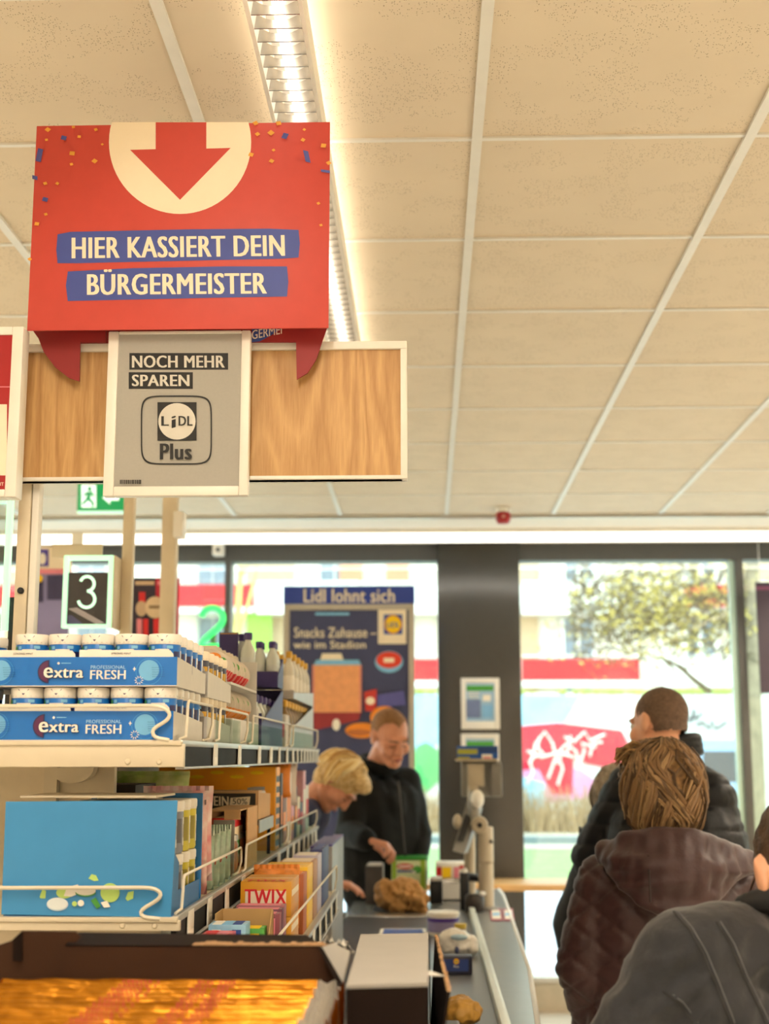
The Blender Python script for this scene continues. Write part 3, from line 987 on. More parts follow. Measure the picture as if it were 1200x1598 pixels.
# ================================================================ THE HANGING BOARD WITH SIGNS
BY = 2.5
M_wood = mat('light_oak_board', '#c4985c', 0.5, noise=0.1)
def _wood(m):
    N, L = m.node_tree.nodes, m.node_tree.links
    b = N['Principled BSDF']
    tc = N.new('ShaderNodeTexCoord')
    mp = N.new('ShaderNodeMapping'); mp.inputs['Scale'].default_value = (1, 1, 0.10)
    L.new(tc.outputs['Object'], mp.inputs[0])
    n1 = N.new('ShaderNodeTexNoise'); n1.inputs['Scale'].default_value = 7.0; n1.inputs['Detail'].default_value = 3; n1.inputs['Distortion'].default_value = 1.2
    L.new(mp.outputs[0], n1.inputs['Vector'])
    ml = N.new('ShaderNodeMath'); ml.operation = 'MULTIPLY'; ml.inputs[1].default_value = 16
    fr = N.new('ShaderNodeMath'); fr.operation = 'PINGPONG'; fr.inputs[1].default_value = 1.0
    L.new(n1.outputs['Fac'], ml.inputs[0]); L.new(ml.outputs[0], fr.inputs[0])
    n2 = N.new('ShaderNodeTexNoise'); n2.inputs['Scale'].default_value = 300; n2.inputs['Detail'].default_value = 4
    mp2 = N.new('ShaderNodeMapping'); mp2.inputs['Scale'].default_value = (1, 1, 0.08)
    L.new(tc.outputs['Object'], mp2.inputs[0]); L.new(mp2.outputs[0], n2.inputs['Vector'])
    mx = N.new('ShaderNodeMix'); mx.data_type = 'FLOAT'; mx.inputs['Factor'].default_value = 0.55
    L.new(fr.outputs[0], mx.inputs['A']); L.new(n2.outputs['Fac'], mx.inputs['B'])
    rp = N.new('ShaderNodeValToRGB')
    rp.color_ramp.elements[0].position = 0.2; rp.color_ramp.elements[0].color = lin('#ad8049')
    rp.color_ramp.elements[1].position = 0.75; rp.color_ramp.elements[1].color = lin('#cfa56c')
    L.new(mx.outputs['Result'], rp.inputs[0]); L.new(rp.outputs[0], b.inputs['Base Color'])
    bp = N.new('ShaderNodeBump'); bp.inputs['Strength'].default_value = 0.25; bp.inputs['Distance'].default_value = 0.002
    L.new(mx.outputs['Result'], bp.inputs['Height']); L.new(bp.outputs[0], b.inputs['Normal'])
_wood(M_wood)
bl, br_ = at(-120, 752, BY), at(635, 533, BY)
wb = thing('header_board', 'light oak board in a white frame on a beige post', 'sign board', (at(46, 900, 2.55).x, 2.55, 1.6))
MB().box((bl.x, BY + 0.002, bl.z), (br_.x - 0.01, BY + 0.022, br_.z), M_wood).build('wood_panel', wb, smooth=False)
m = MB()
t1, t0 = at(635, 545, BY).z, at(635, 742, BY).z
m.box((bl.x, BY - 0.006, t1), (br_.x, BY + 0.028, br_.z), M_white, 0.001)
m.box((bl.x, BY - 0.006, bl.z), (br_.x, BY + 0.028, t0), M_white, 0.001)
m.box((at(625, 600, BY).x, BY - 0.006, t0), (br_.x, BY + 0.028, t1), M_white, 0.001)
m.build('frame', wb)
p1a, p1b = at(28, 900, 2.55), at(60, 900, 2.55)
MB().box((p1a.x, 2.53, 1.6), (p1a.x + (p1b.x - p1a.x) * 0.62, 2.57, bl.z + 0.2), M_beige, 0.003).build('post', wb)
MB().box((p1a.x + (p1b.x - p1a.x) * 0.66, 2.532, 1.6), (p1b.x, 2.56, bl.z + 0.2), M_white, 0.002).build('post_highlight', wb)  # white strip stands in for the bright highlight along the post
kb = at(33, 922, 2.53)
MB().lathe([(0.006, 0), (0.006, 0.006), (0.004, 0.008)], kb, M_black, 12, axis=(0, -1, 0)).build('screw', wb)
MB().box((p1a.x - 0.03, 2.5, 1.597), (p1b.x + 0.03, 2.6, 1.603), M_beige).build('base_plate', wb)

# red card sign
SY = 2.42
M_sred = mat('sign_red_card', '#c6453b', 0.5, noise=0.03, nscale=30)
M_sred2 = mat('sign_inner_red', '#8f1d20', 0.55, noise=0.04)
sl, sr = at(42, 516, SY), at(515, 190, SY)
sg = thing('till_sign', 'big red card sign with a white arrow disc and white lettering on blue bands', 'sign', ((sl.x + sr.x) / 2, SY, sl.z))
MB().box((sl.x, SY, sl.z), (sr.x, SY + 0.004, sr.z), M_sred, 0.001).build('front_panel', sg)
m = MB()
m.box((sl.x + 0.02, SY + 0.17, sl.z + 0.02), (sr.x - 0.07, SY + 0.173, sr.z - 0.02), M_sred2)
for x in (sl.x + 0.05, sr.x - 0.12):
    m.box((x, SY + 0.004, sr.z - 0.12), (x + 0.003, SY + 0.17, sr.z - 0.04), M_sred2)
m.build('rear_panel', sg)
FYp = 2.476
def pp(x, y, Y=FYp):
    return at(x, y, Y)
for nm, pts in (('hook', [(47, 510), (165, 510), (165, 534), (125, 534), (124, 595), (108, 590), (86, 573), (68, 549), (60, 528)]),
                ('hook', [(392, 510), (511, 510), (503, 532), (494, 560), (480, 582), (463, 592), (462, 534), (392, 534)])):
    MB().prism([pp(*q) for q in pts][::-1], (0, 0.004, 0), M_sred2).build(nm, sg, smooth=False)
f = Face(SY)
a16 = math.degrees(math.asin(31 / 111))
f.ell(281, 222, 111, 112, M_cream, 40, 180 - a16, 360 + a16)
f.poly([(243, 191), (322, 191), (322, 232), (360, 231), (281, 312), (203, 234), (243, 233)][::-1], M_sred)
f.build('arrow_disc_print', sg)
M_band = mat('sign_band_blue', '#3f4fa0', 0.5, noise=0.04)
f.poly([(90, 366), (110, 362), (300, 358), (420, 357), (466, 359), (468, 380), (466, 402), (440, 404), (250, 408), (120, 411), (90, 411), (88, 390)][::-1], M_band)
f.poly([(106, 424), (200, 419), (350, 416), (448, 416), (450, 440), (448, 463), (330, 465), (200, 468), (106, 470), (103, 446)][::-1], M_band)
f.build('band_print', sg)
f.text('HIER KASSIERT DEIN', 112, 371, 445, 404, M_cream, 0.06, -4)
f.build('lettering', sg)
f.text('BÜRGERMEISTER', 136, 421, 417, 461, M_cream, 0.06, -2)
f.build('lettering', sg)
M_conf = mat('confetti_gold', '#e3a13c', 0.5)
for (x, y) in [(75, 203), (115, 199), (73, 219), (124, 214), (150, 203), (113, 240), (112, 257), (148, 252), (71, 287), (90, 287), (72, 335), (58, 350), (47, 405), (160, 226),
               (399, 193), (435, 193), (475, 203), (423, 208), (473, 219), (427, 235), (505, 228), (424, 252), (513, 255), (392, 242), (497, 318), (501, 352), (402, 210)]:
    r = rnd.uniform(2.0, 4.6)
    a = rnd.uniform(0, 6.28)
    f.poly([(x + r * 1.3 * math.cos(a + k * PI / 2), y + r * math.sin(a + k * PI / 2)) for k in range(4)][::-1], M_conf, False)
    f.build('confetti_flake', sg)
f.k += 1
M_conf2 = mat('confetti_blue', '#4a4f98', 0.5)
for (x, y, w, hh, s) in [(62, 243, 4, 11, 2), (55, 278, 4, 4, 0), (100, 216, 4, 4, 1), (71, 312, 4, 4, 1), (445, 213, 4, 5, 2), (479, 245, 4, 10, -2), (508, 268, 7, 3, 0)]:
    f.poly([(x - w + s, y - hh), (x + w + s, y - hh + 2), (x + w - s, y + hh), (x - w - s, y + hh - 2)][::-1], M_conf2, False)
    f.build('confetti_flake', sg)
f = Face(FYp)
f.poly([(393, 512), (441, 512), (422, 524), (405, 533), (393, 534)][::-1], M_blue)
f.text('GERMEI', 393, 516, 440, 530, M_paper, 0.03, -9)
f.build('hook_print', sg)

# e-paper price display
EYp = 2.452
a, b = at(160, 774, EYp), at(391, 515, EYp)
ep = thing('price_display', 'white framed grey electronic poster on the oak board', 'display', ((a.x + b.x) / 2, EYp, a.z))
ia, ib = at(177, 759, EYp), at(377, 519.5, EYp)
m = MB()
m.box((a.x, EYp, a.z), (ia.x, EYp + 0.022, b.z), M_white, 0.002).box((ib.x, EYp, a.z), (b.x, EYp + 0.022, b.z), M_white, 0.002)
m.box((ia.x, EYp, a.z), (ib.x, EYp + 0.022, ia.z), M_white, 0.002).box((ia.x, EYp, ib.z), (ib.x, EYp + 0.022, b.z), M_white, 0.002)
m.build('frame', ep)
M_eink = mat('e_paper_grey', '#a8a69f', 0.75, noise=0.02, nscale=200)
MB().box((ia.x, EYp + 0.004, ia.z), (ib.x, EYp + 0.02, ib.z), M_eink).build('screen', ep)
f = Face(EYp + 0.004)
f.rect(202, 551, 356, 577, M_ink)
f.rect(201, 581, 301, 607, M_ink)
M_eip = mat('e_paper_light', '#d3d0c8', 0.7)
f.text('NOCH MEHR', 206, 555, 351, 574, M_eip, 0.055)
f.build('headline_print', ep)
f.text('SPAREN', 206, 585, 296, 603, M_eip, 0.055)
f.build('headline_print', ep)
f.ring(275.5, 671.5, 55.5, 54, 2.2, M_ink, 64, sq=6)
f.rect(246, 628, 307, 688, M_ink)
f.ell(276.5, 658, 29, 28.5, M_eip, 40)
f.text('L', 252, 650, 264, 665, M_ink, 0.05)
f.text('i', 268, 651, 275, 669, M_ink, 0.05, -2)
f.text('DL', 279, 650, 301, 665, M_ink, 0.05)
f.text('Plus', 250, 693, 300, 718, M_ink, 0.065)
f.build('logo_print', ep)
x = 188
while x < 220:
    w = rnd.choice((0.7, 1.2, 1.8))
    f.rect(x, 749.5, x + w, 756, M_ink, False)
    x += w + rnd.choice((0.5, 0.9))
f.k += 1
f.build('bar_code_print', ep)

# red framed poster at the left edge
RYp = 2.4
a, b = at(-130, 776, RYp), at(37, 509, RYp)
rp_ = thing('red_poster', 'red poster in a white frame cut by the left edge', 'poster', ((a.x + b.x) / 2, RYp, a.z))
ia, ib = at(-115, 764, RYp), at(19, 522, RYp)
m = MB()
m.box((a.x, RYp, a.z), (ia.x, RYp + 0.04, b.z), M_white, 0.002).box((ib.x, RYp, a.z), (b.x, RYp + 0.04, b.z), M_white, 0.002).box((ia.x, RYp, a.z), (ib.x, RYp + 0.04, ia.z), M_white, 0.002).box((ia.x, RYp, ib.z), (ib.x, RYp + 0.04, b.z), M_white, 0.002)
m.build('frame', rp_)
MB().box((ia.x, RYp + 0.004, ia.z), (ib.x, RYp + 0.03, ib.z), mat('poster_deep_red', '#a5161c', 0.5)).build('sheet', rp_)
MB().box((ia.x + 0.05, RYp + 0.04, ia.z + 0.03), (ib.x, RYp + 0.094, ib.z - 0.03), M_beige).build('hanger_block', rp_)
f = Face(RYp + 0.004)
f.rect(-115, 603, 19, 604.5, M_pink)
f.rect(-100, 631, 11, 742, M_cream)
f.text('NT', -3, 753, 6, 758, M_cream, 0.02)
f.build('sheet_print', rp_)
# mint edge of the neighbouring lit sign at the left border
a, b = at(-60, 984, 2.9), at(19, 776, 2.9)
lg = thing('lit_side_sign', 'mint edged lit sign frame cut by the left edge', 'sign', (b.x, 2.9, a.z))
m = MB()
m.box((b.x - 0.012, 2.9, a.z), (b.x, 2.92, b.z), M_mint, 0.002).box((a.x, 2.9, b.z - 0.012), (b.x - 0.012, 2.92, b.z), M_mint, 0.002).box((a.x, 2.9, a.z), (a.x + 0.012, 2.92, b.z - 0.012), M_mint, 0.002)
m.build('lit_frame', lg)
MB().box((a.x + 0.012, 2.905, a.z), (b.x - 0.012, 2.915, b.z - 0.012), M_acry).build('pane', lg)
dk = at(16, 930, 2.9)
MB().box((dk.x - 0.008, 2.92, a.z - 0.7), (dk.x + 0.012, 2.94, dk.z), M_black, 0.002).build('post', lg)

# ================================================================ THE SHELF RACK
SYf = 2.2
GX = at(285, 1157, SYf).x
ZT, ZTb = at(285, 1157, SYf).z, at(285, 1197, SYf).z
ZL, ZLb = at(277, 1432, SYf).z, at(277, 1452, SYf).z
YE = 5.02
ZD, DX = 1.185, -0.257
def Yx(px, X=None):
    """depth at which the vertical plane X shows at column px"""
    return (GX if X is None else X) / at(px, 1180, 1).x
rk = thing('shelf_rack', 'long beige shop rack with wire guards and price rails beside the till', 'shelf', (-0.8, 3.5, 0))
M_rail2 = mat('price_rail_grey', '#b8b6b0', 0.3, 0.4)
M_chan = mat('price_rail_channel', '#242424', 0.7, spec=0.15)
M_tag = mat('price_tag_white', '#e6e1d6', 0.5, noise=0.04)
def shelf(z, zb, xl, xr, y0, y1, rail=True, tags=(), front=True, drop=0.0, tw=0.021):
    m = MB().box((xl, y0 + 0.004, z - 0.006), (xr - 0.012, y1, z), M_beige, 0.0015)
    s = m.build('shelf_board', rk)
    if front:
        q = MB().box((-1.32, y0 - 0.012, z - 0.006), (xr, y0 + 0.004, z + 0.001), M_beige, 0.001)
        q.box((-1.32, y0 - 0.008, zb), (xr + 0.004, y0 + 0.004, z - 0.004), M_beige, 0.001)
        for x in (-0.085, -0.035):
            q.lathe([(0.005, 0), (0.003, 0.003)], (xr + x, y0 - 0.008, zb + 0.008), M_beige, 10, axis=(0, -1, 0))
        q.build('front_lip', s)
    if rail:
        zb -= drop
        q = MB().box((xr - 0.012, y0 + 0.006, z - 0.008), (xr, y1, z + 0.002), M_rail2, 0.001).box((xr - 0.012, y0 + 0.006, zb), (xr - 0.004, y1, z - 0.008), M_chan).box((xr - 0.012, y0 + 0.006, zb - 0.004), (xr + 0.003, y1, zb), M_rail2, 0.001)
        q.build('price_rail', s)
        tg = None
        for y in tags:
            if tg is None:
                tg = MB().box((0, -tw, 0), (0.003, tw, z - zb + 0.002), M_tag, 0.0008).box((0.003, -tw * 0.85, 0.006), (0.0034, tw * 0.85, 0.018), M_paper).build('price_tag', s, rawloc=(0, 0, 0))
                tg.parent = s
                tg.location = V((xr - 0.002, y, zb - 0.003)) - V(s['_w'])
            else:
                c = tg.copy()
                COL.objects.link(c)
                c.location = V((xr - 0.002, y, zb - 0.003)) - V(s['_w'])
                c.rotation_euler = (0, rnd.uniform(-0.04, 0.04), rnd.uniform(-0.03, 0.03))
    return s
TT = [2.55, 2.88, 3.22, 3.46, 3.66, 3.86, 4.04, 4.18, 4.3, 4.41, 4.52, 4.63, 4.74, 4.85, 4.95]
s1 = shelf(ZT, ZTb, -0.84, GX, SYf, YE, True, TT)
s2 = shelf(ZL, ZLb, -0.84, GX, SYf, YE, True, [2.32, 2.52, 2.74, 2.97, 3.2, 3.42, 3.68, 3.9, 4.08, 4.25, 4.42, 4.58, 4.75, 4.9], drop=0.028, tw=0.026)
s3 = shelf(ZD, ZD - 0.05, -0.40, DX, SYf + 0.02, 4.1, True, [2.5, 2.7, 2.95, 3.2, 3.4, 3.6, 3.8, 4.0], front=False)
for z in (ZT, ZL):
    MB().box((-1.32, SYf - 0.0, z - 0.006), (-0.84, 2.55, z), M_beige).build('end_shelf_board', rk)
MB().box((-1.32, 2.555, 0.1), (-0.575, 2.575, 1.592), mat('rack_back_cream', '#e5d6ba', 0.6)).build('back_panel', rk)
MB().box((-0.846, 2.575, 0.1), (-0.842, YE, 1.592), mat('rack_back_cream', '#e5d6ba')).build('spine_panel', rk)
MB().box((-1.32, SYf + 0.04, 0.1), (-0.422, SYf + 0.05, ZLb), M_beige).build('end_panel', rk)
up = MB()
up.box((at(72, 1220, 2.55).x, 2.535, 0.1), (at(92, 1220, 2.55).x, 2.555, 1.59), M_beige)
up.build('upright', rk)
MB().box((-0.84, 4.98, 0.1), (-0.80, 5.02, 1.59), M_beige).build('upright', rk)
MB().box((-0.84, 3.6, 0.1), (-0.80, 3.64, 1.59), M_beige).build('upright', rk)
hb = at(112, 1198, 2.52)
MB().prism([hb + V((0.045 * math.cos(a) * 0.9, 0, -0.028 * abs(math.sin(a)))) for a in [PI * k / 12 for k in range(13)]], (0, 0.03, 0), M_beige).build('bracket', rk)
MB().box((-0.84, SYf + 0.02, 0), (-0.405, YE - 0.02, 0.1), M_beige).build('plinth', rk)
MB().box((-0.42, SYf + 0.03, 0.1), (-0.405, YE - 0.02, ZL - 0.05), M_beige).build('side_panel', rk)
def guard(s, zt, zb, X, spans, name='wire_guard', n=8):
    for (y0, y1) in spans:
        h = zt - zb
        pts = [(X - 0.004, y0 - 0.02, zb + 0.004), (X, y0 + 0.01, zb + 0.008), (X, y0 + 0.02, zb + h * 0.6), (X, y0 + 0.024, zt - 0.006), (X, y0 + 0.032, zt), (X, y1 - 0.032, zt), (X, y1 - 0.024, zt - 0.006), (X, y1 - 0.02, zb + h * 0.5), (X - 0.005, y1 - 0.03, zb + 0.008), (X - 0.012, y1 - 0.06, zb + 0.004)]
        MB().tube(pts, 0.0026, M_wire, n).build(name, s)
guard(s1, 1.66, ZT, GX - 0.004, [(2.24, 2.55), (2.6, 3.05), (3.1, 4.0), (4.05, 5.0)])
guard(s2, ZL + 0.058, ZL, GX - 0.004, [(2.24, 2.98), (3.02, 3.95), (4.0, 5.0)])
guard(s3, ZD + 0.075, ZD, DX - 0.004, [(2.3, 4.08)])
for (y0, y1) in ((2.62, 2.95), (3.08, 3.9), (4.1, 4.9)):
    MB().box((GX - 0.012, y0, ZL + 0.003), (GX - 0.009, y1, ZL + 0.054), M_acry).build('clear_strip', s2)
    MB().box((GX - 0.012, y0, ZT + 0.003), (GX - 0.009, y1, ZT + 0.05), M_acry).build('clear_strip', s1)
def fguard(s, pts, Y):
    q = [at(x, y, Y) for x, y in pts]
    # round the corners a little
    out = []
    for i, p in enumerate(q):
        if 0 < i < len(q) - 1:
            a, c = q[i - 1], q[i + 1]
            for t in (0.15, 0.5, 0.85):
                out.append((1 - t) * (1 - t) * (p * 0.55 + a * 0.45 if (a - p).length < 0.06 else p + (a - p).normalized() * 0.02) + 2 * t * (1 - t) * p + t * t * (p * 0.55 + c * 0.45 if (c - p).length < 0.06 else p + (c - p).normalized() * 0.02))
        else:
            out.append(p)
    MB().tube(out, 0.0031, M_wire, 8).build('front_wire', s)
fguard(s1, [(-200, 1103), (250, 1101), (266, 1112), (262, 1124), (237, 1138), (240, 1151), (264, 1155)], SYf - 0.012)
fguard(s2, [(-200, 1386), (238, 1385), (252, 1393), (248, 1404), (219, 1420), (221, 1431), (250, 1434)], SYf - 0.012)

# ---------------------------------------------------------------- gum tubs and trays
ORD = ['first', 'second', 'third', 'fourth', 'fifth', 'sixth', 'seventh', 'eighth', 'ninth', 'tenth', 'eleventh', 'twelfth', 'thirteenth', 'fourteenth', 'fifteenth', 'sixteenth', 'seventeenth', 'eighteenth', 'nineteenth', 'twentieth', 'twenty-first', 'twenty-second', 'twenty-third', 'twenty-fourth']
M_gumb = mat('gum_blue', '#1470c8', 0.35, noise=0.04)
M_gumw = mat('tub_white', '#efe9df', 0.35, noise=0.02)
M_gumn = mat('gum_navy', '#272457', 0.4)
M_gumg = mat('gum_green', '#4d9a52', 0.4)
def tub(label, group, bodym=M_gumb, lidm=M_gumw, accent=M_gumn, r=0.0258, h=0.083):
    t = thing('gum_tub', label, 'gum tub', (0, 0, 0), group)
    MB().lathe([(r * 0.93, 0), (r, 0.004), (r, h * 0.79), (r * 0.97, h * 0.81)], (0, 0, 0), bodym, 22).build('body', t, rawloc=(0, 0, 0)).parent = t
    m = MB().lathe([(r * 0.97, h * 0.79), (r * 1.02, h * 0.80), (r * 1.02, h * 0.83), (r * 1.05, h * 0.84), (r * 1.05, h * 0.97), (r * 1.0, h), (r * 0.85, h * 1.0)], (0, 0, 0), lidm, 22)
    R = r * 1.055
    for k in range(9):   # little tamper teeth
        a = -PI / 2 + (k - 4) * 0.3
        q = lambda da, z: V((R * math.cos(a + da), R * math.sin(a + da), z))
        m.add([q(-0.12, h * 0.84), q(0.12, h * 0.84), q(0, h * 0.79)], [(0, 1, 2)], lidm)
    q = lambda da, z: V((R * math.cos(-PI / 2 + da) * 1.003, R * math.sin(-PI / 2 + da) * 1.003, z))
    m.add([q(-0.34, h * 0.965), q(0.34, h * 0.965), q(0.0, h * 0.85)], [(0, 2, 1)], accent)
    m.build('lid', t, rawloc=(0, 0, 0)).parent = t
    m = MB()
    R = r * 1.01
    def patch(a0, a1, z0, z1, mm, k=1.0):
        n = 5
        vs = []
        for i in range(n + 1):
            a = -PI / 2 + a0 + (a1 - a0) * i / n
            vs += [V((R * k * math.cos(a), R * k * math.sin(a), z0)), V((R * k * math.cos(a), R * k * math.sin(a), z1))]
        m.add(vs, [(2 * i, 2 * i + 2, 2 * i + 3, 2 * i + 1) for i in range(n)], mm)
    patch(-0.45, 0.45, h * 0.50, h * 0.70, M_gumw, 1.004)
    patch(-0.38, 0.38, h * 0.56, h * 0.62, mat('tub_grey_print', '#b9bcc4', 0.5), 1.008)
    patch(0.75, 1.25, h * 0.2, h * 0.66, accent, 1.004)
    patch(-1.25, -0.85, h * 0.50, h * 0.76, M_gumg, 1.004)
    patch(-0.75, -0.5, h * 0.70, h * 0.76, M_sky, 1.004); patch(0.3, 0.7, h * 0.71, h * 0.77, M_sky, 1.004)
    patch(1.4, 2.2, h * 0.15, h * 0.68, M_gumw, 1.004)
    patch(1.55, 2.0, h * 0.3, h * 0.55, accent, 1.008)
    m.build('label_print', t, rawloc=(0, 0, 0)).parent = t
    return t
def tray(xr, y0, z0, w, d, label, fx0, up, h=0.047, cm=M_gumb, prints=True):
    """card tray, front wall on y0, right wall on xr; fx0 = survey shift of the print"""
    t = thing('gum_tray', label, 'tray', (xr - w / 2, y0, z0))
    m = MB()
    m.box((xr - w, y0, z0), (xr, y0 + d, z0 + 0.0015), M_card)
    m.box((xr - w, y0, z0 + 0.0015), (xr, y0 + 0.0018, z0 + h), cm)
    m.build('front_wall', t)
    m = MB()
    m.prism([(xr, y0 + 0.0018, z0 + 0.0015), (xr, y0 + 0.0018, z0 + h), (xr, y0 + d * 0.5, z0 + h * 0.9), (xr, y0 + d, z0 + h * 0.75), (xr, y0 + d, z0 + 0.0015)][::-1], (-0.0015, 0, 0), M_card)
    m.box((xr - w, y0 + 0.0018, z0 + 0.0015), (xr - w + 0.0015, y0 + d, z0 + h * 0.8), M_card).box((xr - w, y0 + d - 0.0015, z0 + 0.0015), (xr, y0 + d, z0 + h * 0.8), M_card)
    m.build('side_wall', t)
    m = MB()
    zl = z0 + h
    for (a, b) in ((xr - w, xr - 0.165), (xr - 0.159, xr - 0.006)):
        pts = [(a, y0 + 0.0004, zl - 0.0005), (b, y0 + 0.0004, zl - 0.0005), (b - 0.001, y0 + 0.0004, zl + 0.005), (b - 0.006, y0 + 0.0004, zl + 0.0105), (a, y0 + 0.0004, zl + 0.0115)]
        m.prism(pts, (0, 0.0014, 0), M_gumw)
        m.text('STRONG MINT', (b - 0.085, y0 + 0.0004, zl + 0.0055), 0.032, 0.0028, M_ink, bold=0.02)
    m.build('lip', t)
    if prints:
        f = MB()
        fy = y0 - 0.0004
        W = lambda u, z: V((xr - u, fy, z0 + z))
        k = [0]
        def P(pts, mm):
            k[0] += 1
            f.poly([p + V((0, -0.0002 * k[0], 0)) for p in pts], mm)
        def E(u, z, ru, rz, mm, a0=0, a1=360):
            n = 26
            P([W(u - ru * math.cos(math.radians(a0 + (a1 - a0) * i / n)), z + rz * math.sin(math.radians(a0 + (a1 - a0) * i / n))) for i in range(n if a1 - a0 >= 360 else n + 1)], mm)
        def T(s, u0, u1, z0_, z1_, mm, bold):
            k[0] += 1
            vs, fs = text_mesh(s, bold)
            f.add([V((xr - (u0 + u1) / 2 + x * abs(u0 - u1), fy - 0.0002 * k[0] - zz_ * 0.00012, z0 + (z0_ + z1_) / 2 + y * (z1_ - z0_))) for x, y, zz_ in vs], fs, mm)
            k[0] += 2
        def FL(u, z, r):
            for j in range(10):
                a = j * PI / 5
                c = W(u - r * 0.72 * math.cos(a), z + r * 0.72 * math.sin(a))
                P([c + V((0.32 * r * math.cos(a + b) * (1 if bb else 0.35), 0, 0.32 * r * math.sin(a + b) * (1 if bb else 0.35))) for b, bb in ((0, 1), (PI / 2, 0), (PI, 1), (-PI / 2, 0))], M_gumw)
            k[0] -= 9
        def disc(u):
            M_lb = mat('gum_light_blue', '#6fb4e4', 0.4)
            E(u, 0.0235, 0.0215, 0.0215, mat('gum_ring_blue', '#3d94db', 0.4)); E(u, 0.0235, 0.0205, 0.0205, M_gumb)
            E(u, 0.0255, 0.0165, 0.0165, M_lb)
            for r_ in range(5):
                for c_ in range(8):
                    x, z = u - 0.006 - 0.0026 * c_, 0.015 + 0.0035 * r_
                    P([W(x, z), W(x - 0.0013, z), W(x - 0.0013, z + 0.0008), W(x, z + 0.0008)], M_gumb if False else mat('gum_dot_blue', '#1b4f96', 0.4))
            k[0] -= 39
            FL(u + 0.0155, 0.0095, 0.0075)
            P([W(u + 0.0265, 0.0275), W(u + 0.0245, 0.0285), W(u + 0.0235, 0.0315), W(u + 0.0225, 0.0285), W(u + 0.0205, 0.0275), W(u + 0.0225, 0.0265), W(u + 0.0235, 0.0235), W(u + 0.0245, 0.0265)][::-1], M_gumw)
        disc(0.045)
        f.build('circle_print', t)
        f = MB()
        disc(0.285)
        f.build('circle_print', t)
        f = MB()
        E(0.206, 0.0235, 0.0185, 0.0185, M_gumn, 90, 270)
        E(0.2055, 0.0235, 0.017, 0.017, mat('gum_plum', '#5a2350', 0.4), 100, 260)
        T('e', 0.2155, 0.198, 0.0125, 0.031, M_gumn, 0.075)
        T('xtra', 0.199, 0.149, 0.0125, 0.029, M_gumn, 0.07)
        T('e', 0.2145, 0.199, 0.0135, 0.030, M_gumw, 0.045)
        T('xtra', 0.198, 0.150, 0.0135, 0.028, M_gumw, 0.045)
        P([W(0.193, 0.0365), W(0.1905, 0.034), W(0.188, 0.0365), W(0.1905, 0.039)][::-1], M_gumw)
        P([W(0.186, 0.0358), W(0.170, 0.0362), W(0.170, 0.0372), W(0.186, 0.0376)], M_sky)
        f.build('brand_print', t)
        f = MB()
        T('PROFESSIONAL', 0.138, 0.082, 0.0275, 0.033, mat('gum_ice', '#a8d4f2', 0.4), 0.02)
        T('FRESH', 0.1385, 0.081, 0.0110, 0.0255, M_gumw, 0.035)
        f.build('flavour_print', t)
    return t
zt1 = ZT + 0.001
upz = at(200, 1071, SYf).z
for (z0, dx, lv) in ((zt1, -0.004, 'lower'), (upz, 0.0, 'upper')):
    xr = GX - 0.012 + dx
    tray(xr, SYf, z0, 0.30, 0.29, 'blue card tray of gum tubs, %s of the two stacked trays' % lv, 0, lv == 'upper')
    proto = tub('white lidded blue gum tub in the %s blue tray' % lv, 'gum tubs in the %s tray' % lv)
    olab = 'white lidded blue gum tub in the %s blue tray, %%s row, %%s from the right' % lv
    firstq = True
    for j in range(5):
        for i in range(6):
            if j > 1 and i > 2:
                continue
            x = xr - 0.0285 - i * 0.0545 + (0.002 if i < 5 else 0)
            if i == 5:
                x = xr - 0.30 - 0.030
            loc = (x + rnd.uniform(-0.0005, 0.0005), SYf + 0.031 + j * 0.056, z0 + 0.002)
            if firstq:
                proto.location = loc
                proto['label'] = olab % (ORD[j], ORD[i])
                firstq = False
            else:
                dup(proto, loc, rnd.uniform(-0.12, 0.12), olab % (ORD[j], ORD[i]))
    xr2 = xr - 0.303
    tray(xr2, SYf, z0, 0.18, 0.29, 'blue card tray at the left edge beside the %s gum tray' % lv, 0, lv == 'upper', prints=False)
# lid card that carries the upper trays: the tub lids themselves carry it

def grow(proto, locs, rz=0.0, group=None, label=None):
    """copies of one thing; each label says which row from the front and which place from the aisle"""
    base = proto['label']
    ysv = sorted({round(l[1], 3) for l in locs})
    groups = []
    for y in ysv:
        if groups and y - groups[-1][-1] < 0.008:
            groups[-1].append(y)
        else:
            groups.append([y])
    xsv = sorted({round(l[0], 2) for l in locs}, reverse=True)
    wide = max(l[0] for l in locs) - min(l[0] for l in locs) > 0.02
    for i, l in enumerate(locs):
        row = [k for k, g_ in enumerate(groups) if round(l[1], 3) in g_][0]
        label = base + ', %s row' % ORD[row]
        if wide:
            same = sorted([m_[0] for m_ in locs if round(m_[1], 3) in groups[row]], reverse=True)
            label += ', %s from aisle' % ORD[same.index(l[0])]
        if i == 0:
            proto['label'] = label
        if i == 0:
            proto.location = l
            proto.rotation_euler.z = rz
        else:
            dup(proto, l, rz + rnd.uniform(-0.1, 0.1), label)

# second pair of trays: silver with gold lids
M_silv = mat('silver_card', '#b9b4ae', 0.35, 0.3)
M_gold = mat('gold_lid', '#c69a3e', 0.3, 0.6)
for z0, lv in ((zt1, 'lower'), (upz - 0.004, 'upper')):
    y0 = 2.515
    tray(GX - 0.012, y0, z0, 0.17, 0.30, 'silver card tray of dark gum tubs, %s of the two behind the blue trays' % lv, 0, False, prints=False, cm=M_silv)
    q = tub('cream lidded dark gum tub, %s silver tray' % lv, 'dark gum tubs in the %s silver tray' % lv, mat('tub_dark', '#3a3a4c', 0.4), M_cream, M_gold)
    grow(q, [(GX - 0.042 - 0.055 * i, y0 + 0.034 + 0.057 * j, z0 + 0.002) for j in range(5) for i in range(3)])

